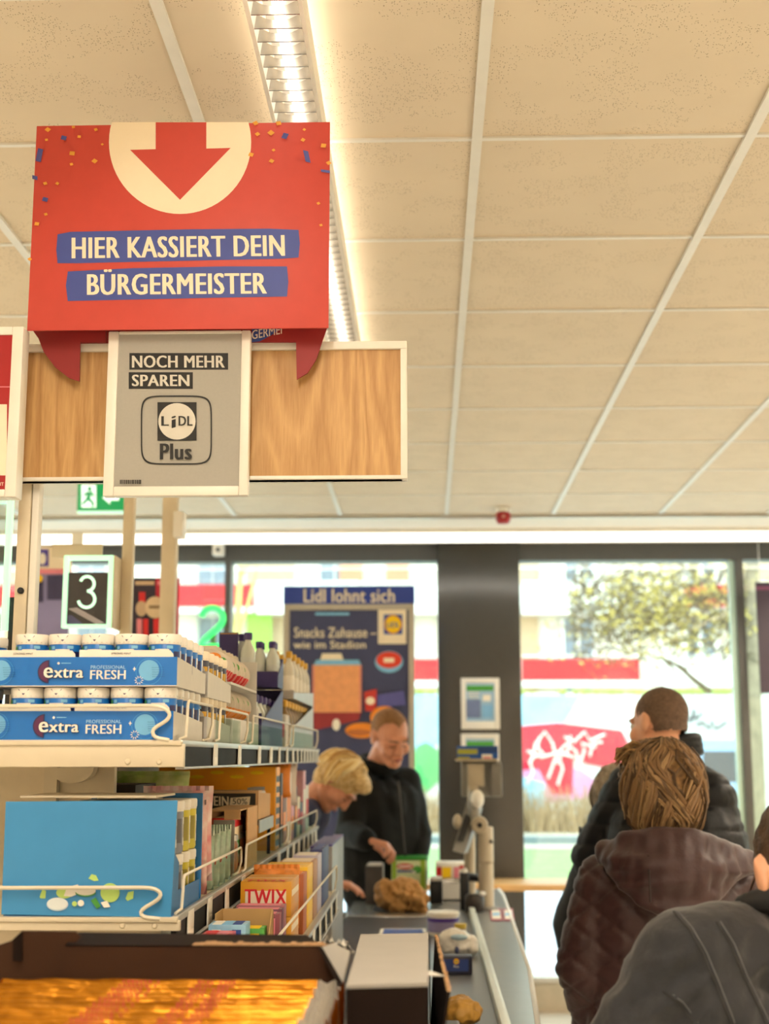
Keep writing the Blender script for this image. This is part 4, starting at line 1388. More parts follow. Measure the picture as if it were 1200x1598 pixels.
# round pouches on a two-step card display
py0 = 2.85
dsp = thing('card_display', 'white card display with two steps of round red pouches', 'display', (GX - 0.08, py0, ZT))
m = MB()
m.box((GX - 0.15, py0 + 0.02, ZT), (GX - 0.014, py0 + 0.46, ZT + 0.055), M_card, 0.002).box((GX - 0.15, py0 + 0.02, ZT + 0.125), (GX - 0.02, py0 + 0.46, ZT + 0.13), M_card)
m.build('steps', dsp)
MB().box((GX - 0.153, py0 + 0.02, ZT + 0.055), (GX - 0.15, py0 + 0.46, ZT + 0.20), M_card).box((GX - 0.15, py0 + 0.457, ZT + 0.055), (GX - 0.02, py0 + 0.46, ZT + 0.20), M_card).build('back_wall', dsp)
def pouch(label, group, low):
    t = thing('sweet_pouch', label, 'pouch', (0, 0, 0), group)
    m = MB()
    m.ball((0, 0, 0.034), (0.046, 0.0065, 0.036), mat('pouch_cream', '#ddd2c2', 0.4), 20, 12)
    m.build('bag', t, rawloc=(0, 0, 0)).parent = t
    m = MB()
    m.ball((0, -0.0008, 0.034), (0.0455, 0.0066, 0.0357), low, 20, 12)
    m.v = [v if v.z < 0.026 else V((v.x * 0.6, 0.0, 0.024)) for v in m.v]
    m.build('lower_print', t, rawloc=(0, 0, 0)).parent = t
    m = MB()
    m.ball((0.012, -0.0055, 0.052), (0.016, 0.0022, 0.010), M_orange, 10, 6).ball((-0.012, -0.006, 0.046), (0.012, 0.0022, 0.008), M_green, 10, 6).ball((0.030, -0.004, 0.042), (0.010, 0.003, 0.010), M_green, 8, 6)
    m.build('fruit_print', t, rawloc=(0, 0, 0)).parent = t
    MB().box((-0.018, -0.001, 0.068), (0.018, 0.001, 0.077), M_wire).build('top_seal', t, rawloc=(0, 0, 0)).parent = t
    return t
for z0, lv, c in ((ZT + 0.1305, 'upper', M_red), (ZT + 0.0555, 'lower', M_orange)):
    q = pouch('round cream and %s sweet pouch on the %s white step' % ('red' if c is M_red else 'orange', lv), 'sweet pouches on the %s step' % lv, c)
    grow(q, [(GX - 0.075 + rnd.uniform(-0.003, 0.003), py0 + 0.045 + 0.034 * k, z0) for k in range(12)])
m = None
wc = thing('white_card_pack', 'white upright card pack on the top shelf', 'pack', (0, 0, 0), 'white card packs on the top shelf')
MB().box((-0.022, -0.006, 0), (0.022, 0.006, 0.095), M_card, 0.002).build('pack', wc, rawloc=(0, 0, 0)).parent = wc
MB().box((-0.018, -0.0066, 0.03), (0.018, -0.006, 0.07), M_pink).build('print', wc, rawloc=(0, 0, 0)).parent = wc
grow(wc, [(GX - 0.045, py0 + 0.485 + 0.02 * k, ZT + 0.0005) for k in range(3)] + [(GX - 0.04, 3.99 + 0.022 * k, ZT + 0.0005) for k in range(5)])

# miniature bottles
M_clear = mat('clear_bottle_glass', '#ccd3cc', 0.06, spec=0.9, noise=0.05)
M_mist = mat('bottle_glass_green', '#cfd8cf', 0.1, noise=0.02)
M_purp = mat('purple_cap', '#3a2a6e', 0.35)
M_purpc = mat('purple_card', '#2e2560', 0.5)
def bottle(label, group, bodym, capm, lblm, r=0.0175, h=0.125):
    t = thing('miniature_bottle', label, 'bottle', (0, 0, 0), group)
    MB().lathe([(r * 0.9, 0), (r, 0.004), (r, h * 0.58), (r * 0.86, h * 0.68), (r * 0.45, h * 0.80), (r * 0.45, h * 0.86)], (0, 0, 0), bodym, 14).build('body', t, rawloc=(0, 0, 0)).parent = t
    MB().lathe([(r * 0.56, h * 0.85), (r * 0.6, h * 0.86), (r * 0.6, h * 0.98), (r * 0.5, h)], (0, 0, 0), capm, 14).build('cap', t, rawloc=(0, 0, 0)).parent = t
    MB().lathe([(r * 1.015, h * 0.14), (r * 1.015, h * 0.48)], (0, 0, 0), lblm, 14).build('label', t, rawloc=(0, 0, 0)).parent = t
    return t
PB = None
def card_box(name, label, lo, hi, m, cat='box', wall=0.002, slope=0.0):
    """open display carton"""
    lo, hi = V(lo), V(hi)
    t = thing(name, label, cat, ((lo.x + hi.x) / 2, (lo.y + hi.y) / 2, lo.z))
    MB().box(lo, (hi.x, hi.y, lo.z + wall), m).box((lo.x, lo.y, lo.z + wall), (hi.x, lo.y + wall, lo.z + (hi.z - lo.z) * 0.5), m).build('base', t)
    q = MB().box((lo.x, hi.y - wall, lo.z + wall), (hi.x, hi.y, hi.z), m).box((lo.x, lo.y + wall, lo.z + wall), (lo.x + wall, hi.y - wall, hi.z), m)
    z5 = lo.z + (hi.z - lo.z) * 0.35
    q.prism([(hi.x, lo.y + wall, lo.z + wall), (hi.x, hi.y - wall, lo.z + wall), (hi.x, hi.y - wall, hi.z), (hi.x, lo.y + wall, z5)], (-wall, 0, 0), m)
    q.build('walls', t)
    return t
ya = 3.42
card_box('bottle_carton', 'purple slanted display carton of clear bottles, lower of the stacked pair', (GX - 0.17, ya, ZT + 0.001), (GX - 0.02, ya + 0.5, ZT + 0.162), M_purpc)
card_box('bottle_carton', 'purple slanted display carton holding purple capped bottles on top of another carton', (GX - 0.17, ya + 0.36, ZT + 0.1635), (GX - 0.02, ya + 0.5, ZT + 0.25), M_purpc)
q = bottle('purple capped bottle in the upper purple carton', 'purple capped bottles in the upper carton', M_clear, M_purp, mat('label_frost', '#c3c9c6', 0.5))
grow(q, [(GX - 0.040 - 0.036 * i, ya + 0.39 + 0.042 * j, ZT + 0.166) for j in range(2) for i in range(4)])
q = bottle('purple capped bottle in the lower purple carton', 'purple capped bottles in the lower carton', M_clear, M_purp, M_paper)
grow(q, [(GX - 0.042 - 0.038 * i, ya + 0.03 + 0.09 * j, ZT + 0.004) for j in range(5) for i in range(3)])
yb = 4.12
card_box('spirits_carton', 'pale card carton of gold capped bottles, lower of two at the rack end', (GX - 0.16, yb, ZT + 0.001), (GX - 0.018, yb + 0.84, ZT + 0.15), M_silv)
card_box('spirits_carton', 'pale card carton of gold capped bottles, upper of two at the rack end', (GX - 0.16, yb + 0.1, ZT + 0.151), (GX - 0.018, yb + 0.84, ZT + 0.20), M_silv)
q = bottle('slim gold capped bottle in the upper pale carton', 'gold capped bottles in the upper carton', mat('pale_label_bottle', '#dcd7c8', 0.2), M_gold, M_paper, 0.0175, 0.145)
grow(q, [(GX - 0.04 - 0.04 * i, yb + 0.16 + 0.14 * j, ZT + 0.154) for j in range(5) for i in range(2)])
q = bottle('slim white labelled bottle in the lower pale carton', 'white labelled bottles in the lower carton', mat('amber_bottle', '#8a6c3a', 0.12), M_gold, M_paper, 0.0175, 0.14)
grow(q, [(GX - 0.04 - 0.04 * i, yb + 0.035 + 0.10 * j, ZT + 0.004) for j in range(8) for i in range(2)])

# purple header card with two tall bottles before the purple cartons
hc0, hc1 = at(342, 1003, 3.5), at(372, 987, 3.5)
hd = thing('purple_header_card', 'dark purple card header standing above the round pouches', 'card', ((hc0.x + hc1.x) / 2, 3.5, ZT + 0.163))
MB().box((hc0.x, 3.5, ZT + 0.1635), (hc1.x, 3.504, hc1.z), M_purpc).build('card', hd)
MB().box((hc0.x + 0.003, 3.4994, hc1.z - 0.004), (hc1.x - 0.003, 3.5, hc1.z - 0.002), M_gold).build('print', hd)
q = bottle('tall purple capped bottle by the purple header card', 'tall purple capped bottles by the header card', M_clear, M_purp, mat('label_frost', '#c3c9c6'), 0.0185, at(385, 988, 3.5).z - ZT - 0.1636)
grow(q, [(at(378, 1000, 3.53).x, 3.53, ZT + 0.1636), (at(388, 1000, 3.5).x, 3.49, ZT + 0.1636)])

# ================================================================ GOODS ON THE LOWER SHELF
zl = ZL + 0.0006
M_cart = mat('carton_blue', '#3a8fcb', 0.45, noise=0.03)
M_cartd = mat('carton_deep_blue', '#2470ae', 0.45, noise=0.04)
a, b = at(2, 1427, SYf), at(277, 1249, SYf)
bc = thing('gum_carton', 'large plain blue carton front with mint leaf print at the rack corner', 'carton', ((a.x + b.x) / 2, SYf, zl))
MB().prism([at(2, 1427, SYf), (b.x - 0.006, SYf, zl), at(277, 1249, SYf), at(9, 1251, SYf)], (0, 0.003, 0), M_cart).build('front_panel', bc)
m = MB().box((a.x + 0.002, SYf + 0.003, zl), (b.x - 0.004, SYf + 0.27, zl + 0.002), M_cartd)
m.prism([(b.x - 0.006, SYf + 0.003, zl + 0.002), (b.x - 0.006, SYf + 0.27, zl + 0.002), (b.x - 0.006, SYf + 0.27, zl + 0.035), (b.x - 0.006, SYf + 0.06, zl + 0.035), (b.x - 0.002, SYf + 0.04, zl + 0.08), (b.x - 0.004, SYf + 0.003, zl + 0.10)], (-0.002, 0, 0), M_cartd)
m.box((a.x + 0.01, SYf + 0.003, zl + 0.002), (a.x + 0.012, SYf + 0.27, zl + 0.12), M_cart)
m.build('side_wall', bc)
MB().box((b.x - 0.012 - 0.19, SYf + 0.27, zl + 0.002), (b.x - 0.004, SYf + 0.273, b.z + 0.004), M_cartd).build('rear_wall', bc)
q0, q1 = at(45, 1240, SYf + 0.1), at(272, 1240, SYf + 0.1)
MB().box((q0.x, SYf + 0.05, b.z + 0.002), (q1.x - 0.02, SYf + 0.22, b.z + 0.006), M_cream, 0.001).build('top_flap', bc)
f = Face(SYf - 0.0005)
M_leafp = mat('mint_leaf_print', '#bfe07a', 0.5)
M_leafd = mat('mint_stem_print', '#3f8f3a', 0.5)
f.poly([(138, 1371), (143, 1364), (150, 1366), (154, 1374), (147, 1375)][::-1], M_leafp)
f.poly([(62, 1400), (66, 1388), (72, 1390), (71, 1402), (64, 1402)][::-1], M_leafp)
f.poly([(196, 1402), (200, 1392), (209, 1390), (208, 1402), (199, 1406)][::-1], M_leafp)
f.ell(101, 1393, 13, 9, M_leafp)
f.ell(172, 1393, 15, 15, M_leafp)
f.ell(90, 1411, 17, 10.5, mat('tablet_blue', '#bcd6ea', 0.5)); f.ell(90, 1410, 16, 9.5, mat('tablet_white', '#e6eff2', 0.5))
f.poly([(100, 1398), (105, 1384), (122, 1380), (128, 1392), (112, 1399)][::-1], M_paper)
f.ell(134, 1393, 16, 6, M_leafd, 24); f.ell(134, 1390, 16, 7, M_paper, 24)
f.poly([(142, 1405), (150, 1400), (158, 1414), (152, 1418)][::-1], M_leafd)
f.ell(117, 1410, 4, 4, M_leafp); f.ell(127, 1409, 5, 5, M_paper)
f.poly([(158, 1408), (168, 1405), (173, 1415), (163, 1416)][::-1], M_paper)
f.build('leaf_print', bc)
yl = mat('tub_yellow', '#cfc22c', 0.4)
gl = mat('tub_grey_lines', '#7e8490', 0.4)
for tier, zz in ((0, zl + 0.003), (1, zl + 0.089)):
    for k, (mm, lab) in enumerate(((gl, 'grey'), (yl, 'yellow'))):
        q = tub('%s gum tub, %s tier in the large blue carton' % (lab, 'lower' if tier == 0 else 'upper'), 'tubs inside the large blue carton', mm, M_gumw, mat('tub_dark_print', '#55555c', 0.5) if mm is gl else mat('tub_olive_print', '#8f8420', 0.5), 0.0285, 0.085)
        grow(q, [(GX - 0.045 - 0.059 * i, SYf + 0.055 + 0.064 * (k * 2 + j), zz) for j in range(2) for i in range(3)])

def pillow(name, label, cat, c, w, h, d, m, rz=0.0, tilt=0.0, m2=None, group=None, crimp=True):
    """sealed bag standing on its lower edge; c = bottom centre"""
    t = thing(name, label, cat, c, group)
    q = MB()
    nx, nz = 9, 11
    for s in (-1, 1):
        vs, fs = [], []
        for i in range(nx):
            for j in range(nz):
                u, v = i / (nx - 1) * 2 - 1, j / (nz - 1) * 2 - 1
                th = d / 2 * (max(0, 1 - u ** 4) * max(0, 1 - v ** 4)) ** 0.6
                th *= 1 + 0.3 * math.sin(7 * u + 3 * v + s) * math.cos(5 * v)
                wob = 0.012 * mnoise.noise(V((u * 2.3 + c[1] * 9, v * 2.1, c[0] * 7)))
                p = V((u * w / 2 * (1 - 0.05 * (1 - abs(v) ** 2)), s * th + wob * 0.5 * (v + 1), (v + 1) / 2 * h * (1 + 0.6 * wob)))
                vs.append(p)
        for i in range(nx - 1):
            for j in range(nz - 1):
                k = i * nz + j
                fs.append((k, k + nz, k + nz + 1, k + 1) if s < 0 else (k, k + 1, k + nz + 1, k + nz))
        q.add(vs, fs, m)
    o = q.build('bag', t, angle=80, rawloc=(0, 0, 0)); o.parent = t
    if crimp:
        q = MB()
        for z in (h * 0.99,):
            n = 16
            pts = []
            for i in range(n + 1):
                pts += [V((-w / 2 + w * i / n, 0.0015 * (-1) ** i, z - 0.004)), V((-w / 2 + w * i / n, 0.0015 * (-1) ** i, z + 0.010))]
            q.add(pts, [(2 * i, 2 * i + 2, 2 * i + 3, 2 * i + 1) for i in range(n)], m)
        q.build('crimped_seal', t, rawloc=(0, 0, 0)).parent = t
    if m2:
        q = MB()
        for k in range(4):
            u = -0.6 + 0.35 * k
            q.ball((u * w / 2, -d * 0.36, h * (0.45 + 0.12 * (k % 3))), (w * 0.11, d * 0.16, h * 0.07), m2, 9, 6)
        q.build('print', t, rawloc=(0, 0, 0)).parent = t
    t.rotation_euler = (tilt, 0, rz)
    return t
def carton(name, label, lo, hi, m, cat='box', prints=None, lid=None, topm=None):
    lo, hi = V(lo), V(hi)
    t = thing(name, label, cat, ((lo.x + hi.x) / 2, (lo.y + hi.y) / 2, lo.z))
    MB().box(lo, hi, m, 0.0012).build('carton', t)
    q = MB()
    q.box((lo.x + 0.002, (lo.y + hi.y) / 2 - 0.0006, hi.z), (hi.x - 0.002, (lo.y + hi.y) / 2 + 0.0006, hi.z + 0.0004), M_card)
    if topm:
        q.poly([(lo.x + 0.003, lo.y + 0.003, hi.z + 0.0006), (hi.x - 0.003, lo.y + 0.003, hi.z + 0.0006), (hi.x - 0.003, hi.y - 0.003, hi.z + 0.0006), (lo.x + 0.003, hi.y - 0.003, hi.z + 0.0006)], topm)
    q.build('closing_flap', t)
    if prints:
        q = MB()
        prints(q, lo, hi)
        q.build('print', t)
    return t
q0 = at(316, 1248, 2.52)
dv = thing('blue_divider_card', 'narrow blue card standing behind the yellow tubs', 'card', (GX - 0.05, 2.5, zl))
MB().box((GX - 0.13, 2.5, zl), (GX - 0.014, 2.504, 1.505), M_cartd, 0.001).build('card', dv)
MB().box((GX - 0.045, 2.4985, 1.44), (GX - 0.03, 2.5, 1.45), M_paper).box((GX - 0.045, 2.4985, 1.37), (GX - 0.03, 2.5, 1.38), M_paper).build('print', dv)
M_foil = mat('silver_foil', '#cfcbc4', 0.25, 0.6, noise=0.06)
M_foilr = mat('silver_red_foil', '#d9d3cc', 0.3, 0.3, col2='#c0303c', nscale=20)
M_pw = mat('pale_pink_foil', '#f6ece4', 0.35, col2='#e07a86', nscale=22)
pillow('sweet_bag', 'pale bag with pink stripes lying high behind the blue carton', 'bag', (at(280, 1240, 2.60).x, 2.60, zl + 0.02), 0.13, 0.165, 0.05, M_pw, 0.05, 0.1, M_red)
pillow('sweet_bag', 'silver bag with red print at the rack edge behind the blue card', 'bag', (at(326, 1300, 2.60).x - 0.02, 2.56, zl), 0.05, 0.16, 0.03, M_foilr, 0.0, 0.05, M_red)
pillow('leaf_tea_bag', 'green leafy bag leaning at the back beside the orange carton', 'bag', (at(238, 1230, 2.95).x, 2.95, zl + 0.02), 0.16, 0.19, 0.05, mat('bag_green', '#8cb84a', 0.45, col2='#e3e6a6', nscale=24), 0.1, 0.15, M_cream)
bk = carton('dark_carton', 'flat dark carton behind the blue carton near the back panel', (at(155, 1230, 2.75).x, 2.65, zl), (at(228, 1230, 2.75).x, 2.85, at(190, 1224, 2.7).z), mat('carton_dark', '#2c2522', 0.6))
# small pouches in front right
mp = mat('mint_pouch', '#8fb59c', 0.3, col2='#dfe6dc', nscale=30)
for k in range(4):
    t = pillow('mint_pouch', 'pale green mint pouch along the lower wire guard, %s from the front' % ORD[k], 'pouch', (GX - 0.035, 2.64 + 0.075 * k, zl), 0.045, 0.10, 0.03, mp, 0.15, 0.0, M_red, 'mint pouches along the lower guard')
gd = thing('grey_divider', 'grey divider card between the mint pouches and red carton', 'card', (GX - 0.04, 2.93, zl))
MB().box((GX - 0.06, 2.93, zl), (GX - 0.015, 2.936, zl + 0.115), M_greyp, 0.001).build('plate', gd)
def redp(q, lo, hi):
    q.box((lo.x + 0.006, lo.y - 0.0006, lo.z + 0.02), (hi.x - 0.006, lo.y, lo.z + 0.05), M_orange)
    q.box((hi.x, lo.y + 0.01, lo.z + 0.01), (hi.x + 0.0006, hi.y - 0.01, hi.z - 0.02), M_cream)
    q.box((hi.x + 0.0006, lo.y + 0.03, lo.z + 0.03), (hi.x + 0.0012, hi.y - 0.03, hi.z - 0.05), M_green)
carton('red_carton', 'small bright red carton with a cream top inside the wide kraft carton', (at(333, 1300, 3.06).x, 3.04, zl + 0.003), (at(366, 1300, 3.06).x, 3.2, at(340, 1277, 3.04).z), M_red, 'carton', redp, topm=M_cream)
# wide kraft carton, open at the front
ka, kb2 = at(322, 1345, 3.0), at(398, 1264, 3.0)
kx0, kx1 = ka.x, GX - 0.012
kc = thing('kraft_carton', 'open kraft carton framing the small red carton on the lower shelf', 'carton', ((kx0 + kx1) / 2, 3.0, zl))
M_kr = mat('kraft_peach', '#d0a878', 0.75, noise=0.05)
m = MB()
m.box((kx0, 3.0, zl), (kx0 + 0.003, 3.3, kb2.z), M_kr).box((kx1 - 0.003, 3.12, zl), (kx1, 3.3, kb2.z), M_kr).box((kx0 + 0.003, 3.0, kb2.z - 0.003), (kx1 - 0.003, 3.3, kb2.z), M_kr).box((kx0 + 0.003, 3.297, zl + 0.003), (kx1 - 0.003, 3.3, kb2.z - 0.003), M_kr).box((kx0 + 0.003, 3.0, zl), (kx1 - 0.003, 3.3, zl + 0.003), M_kr)
m.box((kx1 - 0.035, 2.998, kb2.z - 0.02), (kx1, 3.0, kb2.z), M_kr)
m.build('shell', kc)
for k, yy in enumerate((3.06, 3.16, 3.245)):
    jr = thing('praline_jar', 'small clear jar of pralines in the kraft carton, %s of three' % ('nearest', 'middle', 'farthest')[k], 'jar', (GX - 0.04, yy, zl + 0.003), 'praline jars in the kraft carton')
    MB().lathe([(0.018, 0), (0.021, 0.004), (0.021, 0.055), (0.017, 0.062)], (GX - 0.045, yy, zl + 0.003), mat('praline_brown', '#a06a48', 0.3, noise=0.25, nscale=60), 14).build('glass', jr)
    MB().lathe([(0.02, 0.062), (0.02, 0.074), (0.017, 0.076)], (GX - 0.045, yy, zl + 0.003), M_foil, 14).build('lid', jr)
# riser and protein bar carton
ry0, ry1, rz = 3.32, 3.62, at(400, 1279, 3.35).z
rs = thing('wire_riser', 'dark shelf riser with a silver rim carrying the black protein carton', 'riser', (GX - 0.1, 3.4, zl))
MB().box((GX - 0.2, ry0, rz - 0.012), (GX - 0.012, ry1, rz - 0.001), M_chan).build('plate', rs)
MB().box((GX - 0.012, ry0, rz - 0.03), (GX - 0.009, ry1, rz - 0.001), M_rail2).build('rim', rs)
for x in (GX - 0.19, GX - 0.02):
    for y in (ry0 + 0.01, ry1 - 0.01):
        MB().box((x - 0.004, y - 0.004, zl), (x + 0.004, y + 0.004, rz - 0.012), M_chan).build('leg', rs)
pa, pb = at(318, 1277, 3.34), at(401, 1234, 3.34)
pt = thing('protein_bar_carton', 'black display carton with white lettering and a 50% badge', 'carton', ((pa.x + pb.x) / 2, 3.34, rz))
m = MB().box((pa.x, 3.34, rz), (pb.x, 3.344, pb.z), M_kr, 0.0008).box((pa.x, 3.344, rz), (GX - 0.015, 3.6, rz + 0.002), M_kr)
m.prism([(GX - 0.016, 3.344, rz + 0.002), (GX - 0.016, 3.6, rz + 0.002), (GX - 0.016, 3.6, rz + 0.055), (GX - 0.016, 3.344, pb.z - 0.004)], (-0.002, 0, 0), M_kr)
m.box((pa.x, 3.344, pb.z - 0.004), (GX - 0.016, 3.42, pb.z), M_kr)
m.build('shell', pt)
f = Face(3.3395)
f.rect(314, 1238, 399, 1274, mat('protein_black', '#2b2a2c', 0.5), True)
f.text('PROTEIN', 292, 1241, 357, 1256, M_cream, 0.05, 2)
f.poly([(360, 1245), (391, 1243), (389, 1257), (358, 1258)][::-1], M_cream)
f.text('50%', 363, 1246, 386, 1255, M_ink, 0.01)
f.build('front_print', pt)
q = None
for k in range(5):
    if q is None:
        q = thing('protein_bar', 'foil wrapped bar in the black protein carton', 'bar', (0, 0, 0), 'bars in the protein carton')
        MB().box((-0.016, -0.018, 0), (0.016, 0.018, 0.062), mat('bar_wrapper', '#cbb49a', 0.35, 0.3, noise=0.2, nscale=30), 0.006).build('wrapper', q, rawloc=(0, 0, 0)).parent = q
        MB().box((-0.015, -0.001, 0.062), (0.015, 0.001, 0.07), M_foil).build('crimp', q, rawloc=(0, 0, 0)).parent = q
        locs = [(GX - 0.04, 3.44 + 0.036 * i, rz + 0.003) for i in range(4)]
grow(q, locs)
# orange carton
oa, ob = at(248, 1197, 3.72), at(441, 1300, 3.72)
def orp(q, lo, hi):
    for i in range(9):
        x = lo.x + 0.02 + (hi.x - lo.x - 0.04) * i / 8
        q.ball((x, lo.y, lo.z + 0.10 + 0.01 * math.sin(i * 2.1)), (0.014, 0.0006, 0.006), mat('carton_rust', '#c9641f', 0.5), 8, 4)
    for i in range(5):
        x = lo.x + 0.05 + (hi.x - lo.x - 0.1) * i / 4
        q.ball((x, lo.y, hi.z - 0.02 + 0.006 * math.cos(i * 3)), (0.02, 0.0006, 0.005), M_yellow, 8, 4)
    for k in range(7):
        z = lo.z + 0.01 + k * 0.028
        q.box((hi.x, lo.y + 0.015, z), (hi.x + 0.0008, lo.y + 0.10, z + 0.016), mat('carton_black', '#2a2118', 0.5))
    q.box((hi.x, lo.y + 0.005, lo.z), (hi.x + 0.0012, lo.y + 0.012, hi.z), M_gold)
carton('orange_carton', 'tall wide orange yellow carton behind the black protein carton', (oa.x, 3.72, zl), (GX - 0.016, 3.83, oa.z), mat('carton_orange', '#ffb920', 0.45, col2='#fb9a14', nscale=4), 'carton', orp)
# further goods to the end of the rack
yy = 3.86
specs = [('dark', '#3a2c22', 0.20, 0.05, 'gold flecked dark carton right behind the orange carton'), ('brown', '#7a4a34', 0.13, 0.09, 'low brown carton behind the gold flecked dark one'),
         ('white', '#efe6dc', 0.20, 0.13, 'tall white carton in the middle of the far goods'), ('rose', '#d8909a', 0.10, 0.09, 'low rose carton before the navy one'),
         ('navy', '#262a5a', 0.155, 0.08, 'navy blue upright carton near the rack end'), ('cream', '#e8d9b8', 0.12, 0.09, 'cream carton near the rack end'),
         ('teal', '#35495c', 0.10, 0.08, 'slate carton near the rack end'), ('pink', '#e2a6b0', 0.20, 0.10, 'tall pale pink carton near the rack end'), ('white', '#e9e4da', 0.15, 0.1, 'last white carton at the rack end')]
for nm, hx, h_, d_, lab in specs:
    def sp(q, lo, hi, hx=hx):
        c2 = rnd.choice([M_gold, M_cream, M_red, M_paper, M_orange])
        q.box((lo.x + 0.01, lo.y - 0.0006, lo.z + 0.3 * (hi.z - lo.z)), (hi.x - 0.01, lo.y, lo.z + 0.6 * (hi.z - lo.z)), c2)
        q.box((hi.x, lo.y + 0.01, lo.z + 0.3 * (hi.z - lo.z)), (hi.x + 0.0006, hi.y - 0.01, lo.z + 0.7 * (hi.z - lo.z)), c2)
    carton(nm + '_carton', lab, (GX - 0.2 + rnd.uniform(0, 0.03), yy, zl), (GX - 0.016, yy + d_, zl + h_), mat('goods_' + hx[1:], hx, 0.5, noise=0.08, nscale=30), 'carton', sp)
    yy += d_ + 0.012
pillow('crisp_bag', 'orange snack bag standing on the far low brown carton', 'bag', (GX - 0.06, 3.975, zl + 0.131), 0.12, 0.09, 0.04, mat('bag_orange', '#e88a2c', 0.35, noise=0.1), 0.1, 0, M_yellow)
pillow('crisp_bag', 'white snack bag standing on the low rose carton', 'bag', (GX - 0.06, 4.185, zl + 0.101), 0.12, 0.12, 0.04, mat('bag_white', '#efe4de', 0.35, noise=0.08), -0.1, 0, M_pink)

# ================================================================ GOODS ON THE LOW LEDGE
zd = ZD + 0.0006
DXr = DX - 0.012
def lp(*cs):
    def go(q, lo, hi):
        n = len(cs)
        for k, c in enumerate(cs):
            q.box((lo.x + 0.006 + (hi.x - lo.x - 0.012) * k / n, lo.y + 0.004, hi.z), (lo.x + 0.004 + (hi.x - lo.x - 0.012) * (k + 1) / n, hi.y - 0.004, hi.z + 0.0006), c)
            q.box((lo.x + 0.006 + (hi.x - lo.x - 0.012) * k / n, lo.y - 0.0006, lo.z + 0.02), (lo.x + 0.004 + (hi.x - lo.x - 0.012) * (k + 1) / n, lo.y, hi.z - 0.008), c)
    return go
lx = -0.385
carton('bar_pack', 'red and pink bar pack lowest at the front of the ledge', (lx + 0.01, 2.33, zd), (DXr - 0.055, 2.40, zd + 0.094), mat('pack_red', '#d24a58', 0.4, noise=0.15, nscale=40), 'pack', lp(M_red, M_pink))
carton('bar_pack', 'blue and white bar pack behind the red one on the ledge', (lx + 0.012, 2.41, zd), (DXr - 0.04, 2.47, zd + 0.102), mat('pack_blue', '#8fc0de', 0.4, noise=0.15, nscale=30), 'pack', lp(M_paper, M_sky, M_blue))
card_box('kraft_tray', 'open kraft tray standing behind the blue bar pack', (lx + 0.012, 2.48, zd), (DXr - 0.012, 2.57, zd + 0.112), mat('kraft_pale', '#bb9762', 0.75))
carton('green_bar', 'small green bar leaning in the kraft tray', (DXr - 0.06, 2.50, zd + 0.003), (DXr - 0.02, 2.55, zd + 0.085), M_green, 'bar', lp(M_yellow))
carton('kraft_carton', 'kraft carton with a pink top stripe before the maroon cartons', (lx + 0.012, 2.58, zd), (DXr - 0.02, 2.66, zd + 0.100), mat('kraft_warm', '#a87b48', 0.7), 'carton', lp(M_pink))
for k in range(3):
    carton('maroon_carton', ('front', 'middle', 'rear')[k] + ' of three thin maroon cartons before the gold caramel bar box', (lx + 0.012, 2.668 + 0.045 * k, zd), (DXr - 0.01, 2.708 + 0.045 * k, zd + 0.092 + 0.003 * k), mat('carton_maroon%d' % k, ('#8a4450', '#6a3048', '#a0606a')[k], 0.5), 'carton', lp(M_pink))
M_gold2 = mat('carton_gold', '#dc9c22', 0.4, noise=0.08)
def twp(q, lo, hi):
    cx = (lo.x + hi.x) / 2
    q.text('TWIX', (cx, lo.y + 0.012, hi.z), 0.085, 0.035, M_red, u=(1, 0, 0), v=(0.12, 1, 0), bold=0.05, lift=0.001)
    q.text('TWIX', (cx, lo.y, hi.z - 0.03), 0.085, 0.03, M_red, bold=0.05, lift=0.0012)
    q.box((lo.x + 0.01, lo.y - 0.0006, lo.z + 0.015), (hi.x - 0.01, lo.y, lo.z + 0.05), M_cream)
    q.box((hi.x, lo.y + 0.015, lo.z + 0.05), (hi.x + 0.0008, hi.y - 0.015, hi.z - 0.03), M_cream)
for k, (z0, lab) in enumerate(((zd, 'lower gold box with red lettering under another'), (zd + 0.069, 'upper gold box with red lettering stacked on another'))):
    carton('caramel_bar_box', lab, (lx + 0.01, 2.83, z0), (DXr - 0.004, 3.0, z0 + 0.068), M_gold2, 'box', twp)
pillow('nut_bag', 'orange nut bag lying behind the gold boxes', 'bag', ((lx + DXr) / 2, 3.06, zd + 0.02), 0.1, 0.125, 0.05, mat('nut_orange', '#e08a3c', 0.4, noise=0.3, nscale=40), 0.1, -0.2, M_cream)
carton('brown_carton', 'brown carton in front of the plain yellow box', (lx + 0.04, 3.11, zd), (DXr - 0.004, 3.2, zd + 0.128), mat('carton_russet', '#b9693c', 0.5), 'carton', lp(M_orange))
carton('yellow_box', 'plain bright yellow box on the ledge', (lx + 0.01, 3.21, zd), (DXr - 0.004, 3.36, zd + 0.136), mat('box_yellow', '#ffc80a', 0.4), 'box', lambda q, lo, hi: q.box((hi.x, lo.y + 0.02, lo.z + 0.03), (hi.x + 0.0006, hi.y - 0.02, hi.z - 0.03), M_yellow))
carton('peach_carton', 'peach carton behind the yellow box', (lx + 0.03, 3.38, zd), (DXr - 0.004, 3.5, zd + 0.135), mat('carton_peach', '#b98a62', 0.5), 'carton', lp(M_cream))
carton('lilac_carton', 'pale lilac carton behind the peach one', (lx + 0.05, 3.52, zd), (DXr - 0.004, 3.64, zd + 0.14), mat('carton_lilac', '#c9c2d4', 0.5), 'carton', lp(M_paper))
carton('navy_box', 'navy blue box last on the ledge', (lx + 0.08, 3.66, zd), (DXr - 0.004, 3.9, zd + 0.145), mat('box_navy', '#353a72', 0.5), 'box', lp(M_blue))

